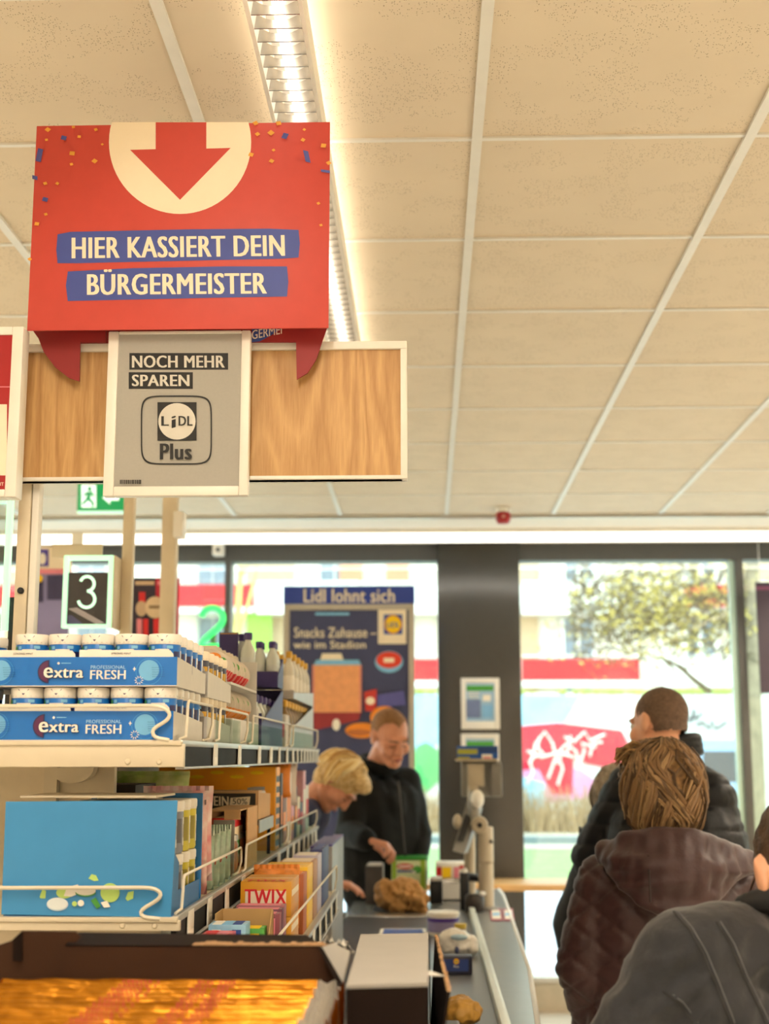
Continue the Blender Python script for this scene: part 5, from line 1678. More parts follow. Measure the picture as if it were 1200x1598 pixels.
# ================================================================ FOREGROUND: DISPLAY STAND, GOLD BARS, BLACK BOX
st = thing('display_stand', 'dark floor stand below the open boxes in the foreground', 'stand', (-0.28, 1.6, 0))
SZ = 1.195
MB().box((-0.66, 1.28, SZ - 0.02), (0.045, 2.08, SZ), M_dark, 0.003).build('top_board', st)
for x in (-0.62, 0.0):
    for y in (1.32, 2.03):
        MB().box((x - 0.015, y - 0.015, 0.0), (x + 0.015, y + 0.015, SZ - 0.02), M_dark).build('leg', st)
MB().box((-0.6, 1.34, 0.35), (-0.02, 2.02, 0.37), M_dark).build('lower_board', st)
BYk = 1.72
M_bout = mat('box_black_card', '#1a100b', 0.75, noise=0.06, spec=0.12)
M_bin = mat('box_brown_inner', '#3a2212', 0.65, noise=0.08, spec=0.2)
M_bgrey = mat('box_grey_lining', '#9a9791', 0.6, noise=0.03)
gb = thing('open_bar_box', 'open black and brown card box full of gold wrapped bars', 'box', (-0.33, 1.55, SZ))
x_l, x_r = at(-6, 1530, 1.7).x, at(540, 1530, 1.7).x
sz = SZ + 0.0006
MB().box((x_l, 1.30, sz), (x_r + 0.002, BYk + 0.02, sz + 0.003), M_bin).build('bottom', gb)
ztop = at(300, 1477, BYk).z
q = MB().prism([at(100, 1560, BYk), V((at(535, 1540, BYk).x, BYk, sz + 0.003)), at(536, 1536, BYk), at(505, 1478, BYk), at(102, 1476, BYk)], (0, 0.003, 0), M_bin)
q.v = [V((v.x, v.y, sz + 0.003)) if v.z < SZ + 0.05 else v for v in q.v]
q.build('back_wall', gb)
fa = [at(102, 1476, BYk), at(505, 1478, BYk)]
fb_ = [on(478, 1459, ztop + 0.002), on(122, 1455, ztop + 0.002)]
MB().prism([fa[0] + V((0, 0, 0.001)), fa[1] + V((0, 0, 0.001)), fb_[0], fb_[1]], (0, 0, -0.002), M_bout).build('folded_rim', gb)
q = MB()
n = 26
r0, r1 = on(480, 1459, ztop + 0.003), on(512, 1461, ztop + 0.004)
for k in range(n):    # torn corrugated edge
    x = at(300, 1478, BYk).x + (at(520, 1478, BYk).x - at(300, 1478, BYk).x) * k / n
    h = rnd.uniform(0.0005, 0.002)
    q.box((x, BYk + 0.001, ztop), (x + 0.006, BYk + 0.010 + rnd.uniform(0, 0.02), ztop + 0.0015 + h), mat('torn_card', '#b08a62', 0.8))
q.build('torn_edge', gb)
lw = at(-20, 1500, BYk + 0.03)
MB().prism([at(-30, 1545, BYk + 0.025), at(106, 1545, BYk + 0.025), at(106, 1484, BYk + 0.025), at(126, 1462, BYk + 0.025), at(118, 1454, BYk + 0.025), at(36, 1453, BYk + 0.025), at(18, 1468, BYk + 0.025), at(-30, 1484, BYk + 0.025)], (0, 0.003, 0), M_bin).build('rear_flap', gb)
MB().prism([at(34, 1453, BYk + 0.02), at(20, 1466, BYk + 0.02), at(20, 1500, BYk + 0.02), at(34, 1500, BYk + 0.02)][::-1], (0, 0.004, 0), M_bout).build('flap_fold', gb)
q = MB().box((x_l, 1.30, sz + 0.003), (x_l + 0.003, BYk, at(0, 1520, 1.7).z - 0.01), M_bin).box((x_r - 0.001, 1.30, sz + 0.003), (x_r + 0.002, 1.66, sz + 0.05), M_bin).box((x_l + 0.003, 1.30, sz + 0.003), (x_r - 0.001, 1.303, sz + 0.04), M_bin)
q.build('side_wall', gb)
MB().prism([at(499, 1479, BYk - 0.012), at(534, 1537, BYk - 0.03), at(546, 1484, BYk - 0.0), at(520, 1472, BYk)], (0.001, 0.002, -0.001), M_bgrey).build('grey_end_flap', gb)
MB().prism([at(496, 1479, BYk - 0.013), at(503, 1479, BYk - 0.013), at(537, 1538, BYk - 0.031), at(528, 1538, BYk - 0.031)][::-1], (0, 0.002, 0), M_bout).build('flap_edge', gb)
q = MB()
for k in range(16):
    t_ = k / 15
    p = at(505 + 42 * t_, 1470 + 14 * t_, BYk + 0.002)
    q.add([p, p + V((rnd.uniform(-0.006, 0.006), 0.0, 0.006 + rnd.uniform(0, 0.006))), p + V((0.006, 0, -0.002)), p + V((0, 0.006, -0.004))], [(0, 1, 2), (0, 2, 3)], M_paper)
q.build('frayed_edge', gb)

# gold bars on edge
M_goldf = mat('gold_foil', '#a56a10', 0.3, 0.8, noise=0.2, nscale=25, bump=0.9, bscale=30, stretch=(0.35, 1, 1), rand=5.0)
M_silf = mat('silver_crimp', '#e2ddd4', 0.3, 0.45, noise=0.15, nscale=60, bump=0.4, bscale=90)
M_cop = mat('copper_crimp', '#e08a1c', 0.3, 0.6, noise=0.15, nscale=40)
zbt = at(300, 1527, 1.70).z
BL0, BL1 = at(3, 1530, 1.70).x, at(534, 1532, 1.70).x
L = BL1 - BL0
hb_ = zbt - (sz + 0.0035)
br = thing('gold_bar', 'gold foil wrapped bar on edge in the open black box, first from its rear wall', 'chocolate bar', (0, 0, 0), 'gold bars in the open box')
half = [(0.0006, hb_), (0.0009, hb_ - 0.0055), (0.0050, hb_ - 0.0078), (0.0100, hb_ - 0.0125), (0.0130, hb_ - 0.024), (0.0138, hb_ * 0.4), (0.011, 0.0)]
sec = [(-y, z) for y, z in half[::-1]] + half
vs, fs = [], []
nx = 25
for i in range(nx):
    x = -L / 2 + 0.004 + (L - 0.032) * i / (nx - 1)
    k1 = 1.0 if 0 < i < nx - 1 else 0.55
    for (y, z) in sec:
        vs.append(V((x, y * k1 * (1 + 0.14 * mnoise.noise(V((x * 30, y * 100, z * 30)))), z + (0.0016 * mnoise.noise(V((x * 26, 3.1, 0))) if z > 0.01 else 0))))
for i in range(nx - 1):
    for j in range(len(sec) - 1):
        a_ = i * len(sec) + j
        fs.append((a_, a_ + 1, a_ + len(sec) + 1, a_ + len(sec)))
fs.append(tuple(range(len(sec))))
fs.append(tuple(range(len(vs) - 1, len(vs) - 1 - len(sec), -1)))
MB().add(vs, [f[::-1] for f in fs], M_goldf).build('wrapper', br, angle=60, rawloc=(0, 0, 0)).parent = br
for (xa, xb, mm, nm) in ((L / 2 - 0.030, L / 2, M_silf, 'silver_crimped_end'), (-L / 2 - 0.004, -L / 2 + 0.006, M_cop, 'copper_crimped_end'), (L / 2 - 0.001, L / 2 + 0.004, M_cop, 'copper_tip')):
    q = MB()
    n = 11
    vs, fs = [], []
    for i in range(n + 1):
        x = xa + (xb - xa) * i / n
        for k in range(8):
            z = hb_ * (0.08 + 0.90 * k / 7)
            vs.append(V((x, 0.0022 * (-1) ** i + 0.0012 * math.sin(k * 1.3), z + 0.002 * math.sin(i))))
    for i in range(n):
        for k in range(7):
            a_ = i * 8 + k
            fs.append((a_, a_ + 8, a_ + 9, a_ + 1))
    off = [v + V((0, 0.003, 0)) for v in vs]
    q.add(vs, fs, mm).add(off, [f[::-1] for f in fs], mm)
    q.build(nm, br, angle=70, rawloc=(0, 0, 0)).parent = br
q = MB()
M_rp = mat('red_foil_print', '#c24a3c', 0.4, noise=0.1)
for cx in (-0.035, 0.055):
    q = MB()
    for i in range(9):
        x = cx + (i - 4) * 0.0052
        if rnd.random() < 0.85:
            w_ = rnd.uniform(0.002, 0.0036)
            y0 = -0.0016
            q.add([(x, y0, hb_ - 0.0052), (x + w_, y0, hb_ - 0.0052), (x + w_, y0 + 0.0004, hb_ - 0.0006), (x, y0 + 0.0004, hb_ - 0.0006)], [(0, 1, 2, 3)], M_rp)
            q.add([(x, -0.0098, hb_ - 0.0115), (x + w_, -0.0098, hb_ - 0.0115), (x + w_, -0.0046, hb_ - 0.0066), (x, -0.0046, hb_ - 0.0066)], [(0, 1, 2, 3)], M_rp if i % 3 else M_paper)
    q.build('red_print', br, rawloc=(0, 0, 0)).parent = br
cxm = (BL0 + BL1) / 2
for k in range(12):
    y = 1.692 - 0.0305 * k
    loc = (cxm - 0.001 + 0.002 * (k % 2) + rnd.uniform(-0.0015, 0.0015), y, sz + 0.0036 - (0.004 if k % 3 == 1 else 0.0015 * (k % 2)) * 0)
    if k == 0:
        br.location = loc
    else:
        o = dup(br, loc, rnd.uniform(-0.006, 0.006), 'gold foil wrapped bar on edge in the open black box, %s from its rear wall' % ORD[k])
        o.rotation_euler.x = rnd.uniform(-0.04, 0.0)

# black box with a pale lid
kzz = at(600, 1538, 1.58).z
kb0 = [at(540, 1540, 1.58), at(668, 1536, 1.58)]
kb1 = [on(668, 1456, kzz), on(563, 1458, kzz)]
yb1 = kb1[0].y
x0b, x1b = kb0[0].x, kb0[1].x
bb = thing('black_box', 'tall black box with a pale grey lid right of the gold bars', 'box', ((x0b + x1b) / 2, 1.8, SZ))
x0c = kb1[1].x
MB().prism([(x0b, 1.58, sz), (x1b, 1.58, sz), (x1b, 1.58, kzz - 0.002), (x0b, 1.58, kzz - 0.002)], (0, 0.004, 0), M_bout).prism([(x0b, 1.584, kzz - 0.002), (x0c, yb1, kzz - 0.002), (x0c, yb1, sz), (x0b, 1.584, sz)], (0.003, 0, 0), M_bout).box((x0c, yb1 - 0.003, sz), (x1b, yb1, kzz - 0.002), M_bout).prism([(x1b, 1.584, sz), (x1b, yb1, sz), (x1b, yb1, kzz - 0.002), (x1b, 1.584, kzz - 0.002)], (-0.003, 0, 0), M_bout).build('walls', bb)
MB().prism([kb0[0] + V((0, -0.001, 0)), kb0[1] + V((0, -0.001, 0)), kb1[0], kb1[1]], (0, 0, -0.002), mat('lid_card_grey', '#aaa7a1', 0.8, noise=0.03)).build('lid', bb)
MB().prism([kb0[0] + V((0.0, -0.002, 0.0025)), kb0[1] + V((0, -0.002, 0.0025)), kb0[1] + V((0.0, 0.045, 0.0025)), kb0[0] + V((0.012, 0.05, 0.0025))], (0, 0, -0.002), mat('lid_card_grey', '#aaa7a1')).build('lid_flap', bb)
sx = at(690, 1500, 1.7).x
MB().prism([(x1b + 0.002, 1.585, sz), (x1b + 0.002, yb1, sz), (x1b + 0.010, yb1, kzz - 0.004), (x1b + 0.022, 1.58, kzz - 0.006)], (0.003, 0, 0), M_bout).build('side_flap', bb)
q = MB()
for k in range(30):
    t_ = k / 29
    p = V((x1b + 0.024 - 0.011 * t_, 1.58 + (yb1 - 1.58) * t_, kzz - 0.006 + 0.002 * t_))
    q.add([p, p + V((0.002, 0.004, 0.0)), p + V((rnd.uniform(-0.003, 0.002), 0.003, rnd.uniform(0.001, 0.005))), p + V((-0.004, 0.0, 0.001))], [(0, 1, 2), (0, 2, 3)], mat('torn_card', '#b08a62'))
q.build('torn_edge', bb)
MB().prism([(x1b, 1.66, kzz - 0.001), (x1b + 0.019, 1.68, kzz - 0.004), (x1b, 1.70, kzz - 0.001)], (0, 0, -0.001), M_card).build('corner_tab', bb)

# ================================================================ THE CASH DESK
ZB = 0.90
dk = thing('cash_desk', 'long steel cash desk with a dark conveyor belt', 'counter', (0, 4.5, 0))
M_belt = mat('dark_belt_rubber', '#3a3b3c', 0.36, noise=0.04, spec=0.6)
M_plate = mat('steel_slide', '#8e9090', 0.30, 0.5, noise=0.04, stretch=(40, 1, 1))
M_panel = mat('desk_panel_grey', '#b9b8b2', 0.45, noise=0.03)
YD0, YD1, YDm = 2.3, 7.3, 6.62
def xr_(y):      # the desk's right edge runs slightly outwards, then in
    pts = [(2.3, 0.235), (3.5, 0.270), (4.6, 0.325), (7.0, 0.372), (7.3, 0.365)]
    for (a, xa), (b, xb) in zip(pts, pts[1:]):
        if a <= y <= b:
            return xa + (xb - xa) * (y - a) / (b - a)
    return pts[-1][1]
MB().box((-0.345, YD0, ZB - 0.03), (0.005, 6.02, ZB), M_belt, 0.008).build('conveyor_belt', dk)
m = MB().box((-0.385, YD0, ZB - 0.05), (-0.348, 6.1, ZB + 0.012), M_steel, 0.003)
m.build('left_rail', dk)
MB().box((0.008, YD0, ZB - 0.03), (0.178, YDm, ZB - 0.004), M_plate).build('goods_slide', dk)
MB().box((-0.345, 6.03, ZB - 0.03), (0.006, YDm, ZB + 0.002), M_steel, 0.002).build('scanner_plate', dk)
MB().box((-0.24, 6.2, ZB + 0.002), (-0.02, 6.4, ZB + 0.004), M_black).build('scanner_window', dk)
m = MB().box((0.180, YD0, ZB - 0.03), (0.205, 6.25, ZB + 0.022), mat('pale_green_rail', '#dfe5dc', 0.35, noise=0.03), 0.004)
m.build('guide_rail', dk)
ys = [2.3, 3.5, 4.6, 5.8, 7.0, 7.3]
vs = []
for y in ys:
    vs += [V((0.206, y, ZB - 0.002)), V((xr_(y), y, ZB - 0.002)), V((0.206, y, ZB - 0.03)), V((xr_(y), y, ZB - 0.03))]
fs = []
for i in range(len(ys) - 1):
    a = 4 * i
    fs += [(a, a + 1, a + 5, a + 4), (a + 2, a + 6, a + 7, a + 3), (a + 1, a + 3, a + 7, a + 5), (a, a + 4, a + 6, a + 2)]
fs += [(0, 2, 3, 1), (len(vs) - 4, len(vs) - 3, len(vs) - 1, len(vs) - 2)]
MB().add(vs, fs, mat('steel_ledge', '#a3a5a2', 0.3, 0.6, noise=0.04)).build('bag_ledge', dk, smooth=False)
MB().tube([(xr_(y), y, ZB - 0.004) for y in ys], 0.008, M_white, 8).build('edge_trim', dk)
vs = []
for y in ys:
    vs += [V((xr_(y) - 0.004, y, ZB - 0.03)), V((xr_(y) - 0.004, y, 0.08)), V((xr_(y) - 0.03, y, 0.08)), V((xr_(y) - 0.03, y, ZB - 0.03))]
fs = []
for i in range(len(ys) - 1):
    a = 4 * i
    for k in range(4):
        fs.append((a + k, a + (k + 1) % 4, a + 4 + (k + 1) % 4, a + 4 + k))
fs += [(0, 1, 2, 3), tuple(range(len(vs) - 1, len(vs) - 5, -1))]
MB().add(vs, [f[::-1] for f in fs], M_panel).build('side_panel', dk, smooth=False)
MB().box((-0.385, YD0 + 0.01, 0.08), (-0.36, YDm, ZB - 0.05), M_panel).box((-0.36, YD0 + 0.01, 0.08), (0.20, YD0 + 0.03, ZB - 0.03), M_panel).box((-0.36, YDm - 0.02, 0.08), (0.33, YDm, ZB - 0.03), M_panel).build('body_panel', dk)
MB().box((-0.36, YD0 + 0.04, 0), (0.20, YDm - 0.04, 0.08), M_black).build('plinth', dk)
MB().box((0.008, YDm, ZB - 0.03), (0.36, YD1, ZB - 0.003), M_plate).box((0.008, YD1 - 0.02, 0.0), (0.34, YD1, ZB - 0.03), M_panel).build('packing_top', dk)
# two red framed notices stuck on the ledge
for k, (x0, x1) in enumerate(((765, 783), (785, 801))):
    zz = ZB + 0.0002
    c = [on(x0 + 1, 1437, zz), on(x1 + 2, 1437, zz), on(x1 - 1, 1418, zz), on(x0 - 1, 1418, zz)]
    s = thing('notice_sticker', ('left' if k == 0 else 'right') + ' of the two red framed notices stuck on the desk ledge', 'sticker', sum(c, V()) / 4, 'notices on the desk ledge')
    MB().prism([p + V((0, 0, 0.0008)) for p in c], (0, 0, -0.0008), mat('sticker_red', '#a83a48', 0.4)).build('sheet', s)
    mid = sum(c, V()) / 4
    q = MB().poly([mid + (p - mid) * 0.72 + V((0, 0, 0.0012)) for p in c], M_paper)
    q.poly([mid + V(((p - mid).x * 0.6, (p - mid).y * 0.2, 0.0016)) for p in c], M_sky)
    q.build('print', s)

# dark end screens between rack and cashier
for k, (xa, xb, y0, m1, lab) in enumerate(((-0.352, -0.318, 4.22, mat('screen_slate', '#4d5070', 0.45), 'dark slate divider screen left of the grey one at the belt edge'), (-0.316, -0.283, 4.2, mat('screen_grey', '#9b9a99', 0.4, noise=0.06), 'light grey divider screen at the belt edge below the cashier'))):
    z1 = at(515, 1325 - 4 * k, 4.2).z
    t = thing('divider_screen', lab, 'screen', ((xa + xb) / 2, y0, ZB))
    MB().box((xa, y0, ZB + 0.013), (xb, y0 + 0.55, z1), m1, 0.004).build('panel', t)
    MB().box((xa, y0 - 0.001, z1), (xb, y0 + 0.551, z1 + 0.006), mat('screen_purple', '#4a4390', 0.4), 0.002).build('top_edge', t)

# paper bag
pb = on(627, 1426, ZB)
bag = thing('paper_bag', 'crumpled brown paper bag lying on the conveyor belt', 'bag', (pb.x, pb.y, ZB))
def blobmesh(mb, parts, voxel, smooth=2, disp=None):
    """union of overlapping solids as one continuous surface"""
    me = bpy.data.meshes.new('tmp')
    me.from_pydata(mb.v, [], mb.f)
    o = bpy.data.objects.new('tmp', me)
    COL.objects.link(o)
    r = o.modifiers.new('r', 'REMESH')
    r.mode = 'VOXEL'
    r.voxel_size = voxel
    if smooth:
        s = o.modifiers.new('s', 'SMOOTH')
        s.factor = 0.5
        s.iterations = smooth
    bpy.context.view_layer.update()
    dg = bpy.context.evaluated_depsgraph_get()
    e = bpy.data.meshes.new_from_object(o.evaluated_get(dg))
    bpy.data.objects.remove(o)
    bpy.data.meshes.remove(me)
    if disp:
        no = [v.normal.copy() for v in e.vertices]
        for v, n in zip(e.vertices, no):
            v.co = v.co + n * disp(v.co, n)
    return e
def blob(name, mb, parent, m, voxel=0.006, smooth=3, disp=None, angle=None):
    e = blobmesh(mb, None, voxel, smooth, disp)
    off = V(parent['_w'])
    e.transform(Matrix.Translation(-off))
    e.name = name
    e.materials.clear()
    e.materials.append(m)
    e.polygons.foreach_set('use_smooth', [True] * len(e.polygons))
    o = bpy.data.objects.new(name, e)
    COL.objects.link(o)
    o.parent = parent
    o['_w'] = tuple(off)
    return o
M_bagp = mat('brown_bag_paper', '#b98a50', 0.75, noise=0.12, nscale=12, bump=0.3, bscale=40)
def crumple(amp, fr_):
    def d(co, n):
        a = 1 - abs(mnoise.noise(co * fr_)) * 2
        b_ = 1 - abs(mnoise.noise(co * fr_ * 2.1 + V((5, 2, 1)))) * 2
        return amp * (a * 0.65 + b_ * 0.35 - 0.3)
    return d
q = MB().ball((pb.x - 0.005, pb.y + 0.09, ZB + 0.065), (0.10, 0.085, 0.066), M_bagp, 20, 14).ball((pb.x + 0.05, pb.y + 0.06, ZB + 0.05), (0.055, 0.06, 0.052), M_bagp, 16, 10).ball((pb.x - 0.065, pb.y + 0.08, ZB + 0.085), (0.04, 0.05, 0.045), M_bagp, 16, 10)
q.cap((pb.x + 0.06, pb.y + 0.05, ZB + 0.02), (pb.x + 0.105, pb.y + 0.03, ZB + 0.012), 0.02, 0.010, M_bagp)
o = blob('bag_body', q, bag, M_bagp, 0.006, 1, crumple(0.032, 19))
for v in o.data.vertices:
    if v.co.z < 0.001:
        v.co.z = 0.001
g2 = on(720, 1594, ZB)
bag2 = thing('pastry_bag', 'gold brown pastry bag at the bottom edge on the steel slide', 'bag', (g2.x, g2.y, ZB))
q = MB().ball((g2.x, g2.y - 0.03, ZB + 0.032), (0.05, 0.07, 0.033), M_bagp, 16, 10)
o = blob('bag_body', q, bag2, mat('gold_bag_paper', '#b08436', 0.5, noise=0.15, nscale=30), 0.005, 1, crumple(0.010, 30))
for v in o.data.vertices:
    if v.co.z < 0.001:
        v.co.z = 0.001

# grey electronic box
c0 = on(585, 1412, ZB + 0.002)
sc = thing('belt_end_box', 'dark box with a light grey top and side standing at the belt end', 'device', (c0.x, c0.y, ZB))
gx0, gx1 = at(570, 1400, c0.y).x, at(590, 1400, c0.y).x
gz = at(585, 1352, c0.y).z
gX0, gX1, gy1 = gx0, at(597, 1400, c0.y).x, c0.y + 0.24
MB().box((gX0, c0.y, ZB + 0.0025), (gX1, c0.y + 0.004, gz), mat('device_charcoal', '#3a3634', 0.5), 0.001).build('front_face', sc)
MB().box((gX0, c0.y + 0.004, ZB + 0.0025), (gX1, gy1, gz), M_greyp, 0.004).build('case', sc)
MB().box((gX0 + 0.01, c0.y + 0.03, gz), (gX1 - 0.01, gy1 - 0.03, gz + 0.004), M_card, 0.002).build('top_plate', sc)
# green tub
gtY = c0.y + 0.38
ga, gbp = at(611, 1400, gtY), at(666, 1338, gtY)
gt = thing('detergent_tub', 'white and green detergent box with a dark green lid behind the paper bag', 'box', ((ga.x + gbp.x) / 2, gtY, ZB))
M_gwh = mat('tub_pale_green', '#dfe8b8', 0.4, noise=0.04)
MB().box((ga.x, gtY, ZB + 0.0025), (gbp.x, gtY + 0.12, gbp.z - 0.012), M_gwh, 0.008).build('body', gt)
MB().box((ga.x - 0.004, gtY - 0.004, gbp.z - 0.014), (gbp.x + 0.004, gtY + 0.124, gbp.z + 0.004), mat('lid_green', '#2f8f35', 0.35), 0.006).build('lid', gt)
f = Face(gtY - 0.0005)
f.rect(656, 1342, 664, 1395, mat('tub_lime', '#9ec23c', 0.4)); f.rect(612, 1342, 618, 1372, mat('tub_lime', '#9ec23c', 0.4))
f.ell(632, 1352, 13, 4.5, M_red); f.rect(622, 1350.5, 642, 1353.5, M_paper)
f.rect(620, 1358, 645, 1361, M_blue); f.ell(651, 1357, 7, 6, M_green); f.ell(646, 1361, 3, 2.5, M_paper)
f.build('print', gt)
# white and red pack, black tray
wY = 6.72
wa, wb_ = at(680, 1371, wY), at(733, 1347, wY)
wp = thing('cigarette_carton', 'white carton with red and yellow ends beyond the belt', 'carton', ((wa.x + wb_.x) / 2, wY, wa.z))
MB().box((wa.x, wY, wa.z), (wb_.x, wY + 0.16, wb_.z), M_paper, 0.002).build('carton', wp)
f = Face(wY - 0.0004)
f.rect(681, 1353, 689, 1370, M_red); f.rect(690, 1353, 704, 1370, M_yellow); f.rect(708, 1353, 716, 1370, M_pink); f.rect(717, 1351, 732, 1356, M_red)
f.build('print', wp)
ra = at(672, 1378, 6.7)
rd = thing('steel_riser', 'low steel riser box under the white and red carton', 'stand', ((wa.x + wb_.x) / 2, wY, ZB))
MB().box((wa.x - 0.02, wY - 0.01, ZB + 0.003), (wb_.x + 0.0, wY + 0.18, wa.z - 0.0005), M_steel, 0.004).build('case', rd)
MB().box((wa.x - 0.0, wY - 0.012, ZB + 0.005), (wb_.x - 0.03, wY - 0.01, wa.z - 0.02), M_card).build('front_plate', rd)
kx = at(680, 1375, 6.5)
kp = thing('key_pad', 'small black keypad with a white top beside the detergent box', 'device', (kx.x, 6.5, ZB))
MB().box((kx.x - 0.028, 6.5, ZB + 0.0025), (kx.x + 0.03, 6.56, kx.z), M_black, 0.004).build('case', kp)
MB().box((kx.x - 0.026, 6.502, kx.z), (kx.x + 0.028, 6.558, kx.z + 0.018), M_white, 0.003).build('cover', kp)
cd_ = on(700, 1398, ZB - 0.003)
cn = thing('coin_dish', 'flat dark coin dish on the steel plate', 'dish', (cd_.x, cd_.y, ZB - 0.004))
MB().lathe([(0.02, 0), (0.03, 0.002), (0.032, 0.006), (0.028, 0.005), (0.018, 0.003)], (cd_.x, cd_.y, ZB - 0.0035), mat('dish_grey', '#6b6b6a', 0.35), 20).build('dish', cn)

# goods on the slide
def cyl(name, label, cat, px, py, z0, r, h, bm, lm, lidm, lidh=0.012, lr=1.05):
    c = on(px, py, z0)
    t = thing(name, label, cat, (c.x, c.y + r, z0))
    p = (c.x, c.y + r, z0)
    MB().lathe([(r * 0.92, 0), (r * 0.95, 0.003), (r, h * 0.95)], p, bm, 24).build('body', t)
    MB().lathe([(r * 0.972, h * 0.18), (r * 1.003, h * 0.86)], p, lm, 24).build('label', t)
    MB().lathe([(r * lr * 0.97, h * 0.94), (r * lr, h * 0.95), (r * lr, h + lidh * 0.7), (r * lr * 0.94, h + lidh)], p, lidm, 24).build('lid', t)
    return t, p
zs = ZB - 0.0035
M_lidc = mat('tub_cream_lid', '#eae2d2', 0.4)
t, p = cyl('yogurt_tub', 'big tub with a cream lid and purple band on the slide', 'tub', 692, 1462, zs, 0.060, 0.075, M_paper, mat('tub_violet_band', '#8e83a8', 0.45, noise=0.1), M_lidc)
MB().lathe([(0.0612, 0.052), (0.0618, 0.066)], p, mat('tub_purple', '#4a2f86', 0.4), 24).build('band', t)
t, p = cyl('spice_jar', 'small jar with a yellow lid beside the big tub', 'jar', 719, 1472, zs, 0.022, 0.055, mat('jar_amber', '#c0a672', 0.15), mat('jar_label', '#d8cdb4', 0.5), mat('jar_yellow_lid', '#cfb23e', 0.4))
wbp = on(714, 1496, zs)
wbg = thing('bread_bag', 'white plastic bag of bread lying behind the blue divider bar', 'bag', (wbp.x, wbp.y + 0.05, zs))
q = MB().ball((wbp.x - 0.008, wbp.y + 0.05, zs + 0.045), (0.06, 0.045, 0.046), M_paper, 18, 12).ball((wbp.x + 0.05, wbp.y + 0.045, zs + 0.035), (0.022, 0.03, 0.034), M_paper, 12, 8)
o = blob('bag_body', q, wbg, mat('white_plastic_bag', '#e8e2d6', 0.3, noise=0.05), 0.005, 1, crumple(0.008, 28))
for v in o.data.vertices:
    if v.co.z < 0.001:
        v.co.z = 0.001
f = Face(wbp.y - 0.002)
sk = MB().ball((wbp.x + 0.005, wbp.y + 0.012, zs + 0.068), (0.030, 0.012, 0.010), mat('bag_ice_print', '#b5d2de', 0.5), 12, 6).ball((wbp.x - 0.002, wbp.y + 0.006, zs + 0.028), (0.008, 0.008, 0.013), mat('bag_navy_print', '#4a5070', 0.5), 10, 6)
sk.build('print', wbg)
dY = on(714, 1522, zs).y
da, db = at(691, 1521, dY), at(737, 1492, dY)
dvb = thing('divider_bar', 'blue goods divider bar with a round yellow emblem on the steel slide', 'divider', ((da.x + db.x) / 2, dY, zs))
MB().box((da.x - 0.02, dY, zs), (db.x, dY + 0.05, db.z), mat('divider_dark', '#1d1f33', 0.4), 0.004).build('bar', dvb)
f = Face(dY - 0.0006)
f.rect(691, 1497, 731, 1516, mat('divider_blue', '#263e7e', 0.4))
f.ell(712, 1500.5, 4.6, 4.6, M_red); f.ell(712, 1500.5, 4.1, 4.1, M_yellow)
f.text('LiDL', 709, 1499, 715, 1502, M_lbl, 0.04)
f.text('Plus', 708, 1506, 716, 1510, M_paper, 0.03)
f.build('front_print', dvb)
lq = on(640, 1456, ZB + 0.001)
lf2 = thing('leaflet', 'thin white and blue leaflet lying on the belt behind the black box', 'leaflet', (lq.x, lq.y, ZB))
q0, q1, q2, q3 = on(590, 1462, ZB + 0.02), on(668, 1464, ZB + 0.002), on(664, 1449, ZB + 0.002), on(594, 1449, ZB + 0.02)
MB().prism([q0, q1, q2, q3], (0, 0, -0.0012), M_paper).build('sheet', lf2)
mid = (q0 + q1 + q2 + q3) / 4
MB().poly([mid + (p - mid) * 0.85 + V((0, 0, 0.0008)) for p in (q0, q1, q2, q3)], M_blue).build('print', lf2)

# ---------------------------------------------------------------- card terminal column
pY = 6.32
pc = at(759, 1412, pY)
tm = thing('terminal_post', 'beige payment post with a tilted card reader and customer display', 'payment terminal', (pc.x, pY, ZB))
M_pole = mat('post_beige', '#b7ab94', 0.4, noise=0.03)
r = 0.034
zb0 = ZB - 0.001
zz = lambda y: at(759, y, pY).z
MB().lathe([(0.05, 0), (0.05, 0.012), (r + 0.002, 0.016)], (pc.x, pY, zb0), M_greyp, 24).build('base_ring', tm)
MB().lathe([(r, 0.014), (r, zz(1345) - zb0 - 0.003)], (pc.x, pY, zb0), M_pole, 24).build('lower_tube', tm)
MB().lathe([(r * 1.03, zz(1345) - zb0), (r * 1.03, zz(1292) - zb0), (r * 0.9, zz(1290) - zb0)], (pc.x, pY, zb0), M_pole, 24).build('upper_tube', tm)
f = Face(pY - r * 1.05)
f.poly([(763, 1316), (770, 1316), (766.5, 1309)], M_black)
f.build('mark', tm)
j = at(748, 1287, pY)
MB().lathe([(0.034, -0.04), (0.038, -0.034), (0.038, 0.034), (0.034, 0.04)], j, M_pole, 22, axis=(0, 1, 0)).lathe([(0.012, 0.04), (0.012, 0.046)], j, M_black, 12, axis=(0, -1, 0)).build('joint', tm)
q1, q2 = at(744, 1290, pY), at(738, 1255, pY + 0.03)
MB().tube([q1, (q1 + q2) / 2, q2, at(742, 1238, pY + 0.05)], [0.03, 0.026, 0.026, 0.03], M_greyp, 10).build('arm', tm)
MB().ball(at(745, 1247, pY - 0.0), (0.030, 0.03, 0.042), M_white, 16, 10).build('arm_cover', tm)
# card reader: tilted slab
c1, c2, c3, c4 = at(706, 1328, pY - 0.05), at(724, 1333, pY - 0.05), at(748, 1262, pY + 0.04), at(728, 1252, pY + 0.04)
MB().prism([c1, c2, c3, c4], (0.02, 0.10, 0), M_greyp).build('reader_case', tm)
MB().prism([at(713, 1312, pY - 0.045), at(723, 1314, pY - 0.045), at(736, 1274, pY + 0.01), at(726, 1270, pY + 0.01)], (0, -0.006, 0), M_black).build('reader_screen', tm)
MB().ball(at(714, 1282, pY + 0.0), (0.022, 0.03, 0.034), M_pole, 12, 8).build('reader_grip', tm)
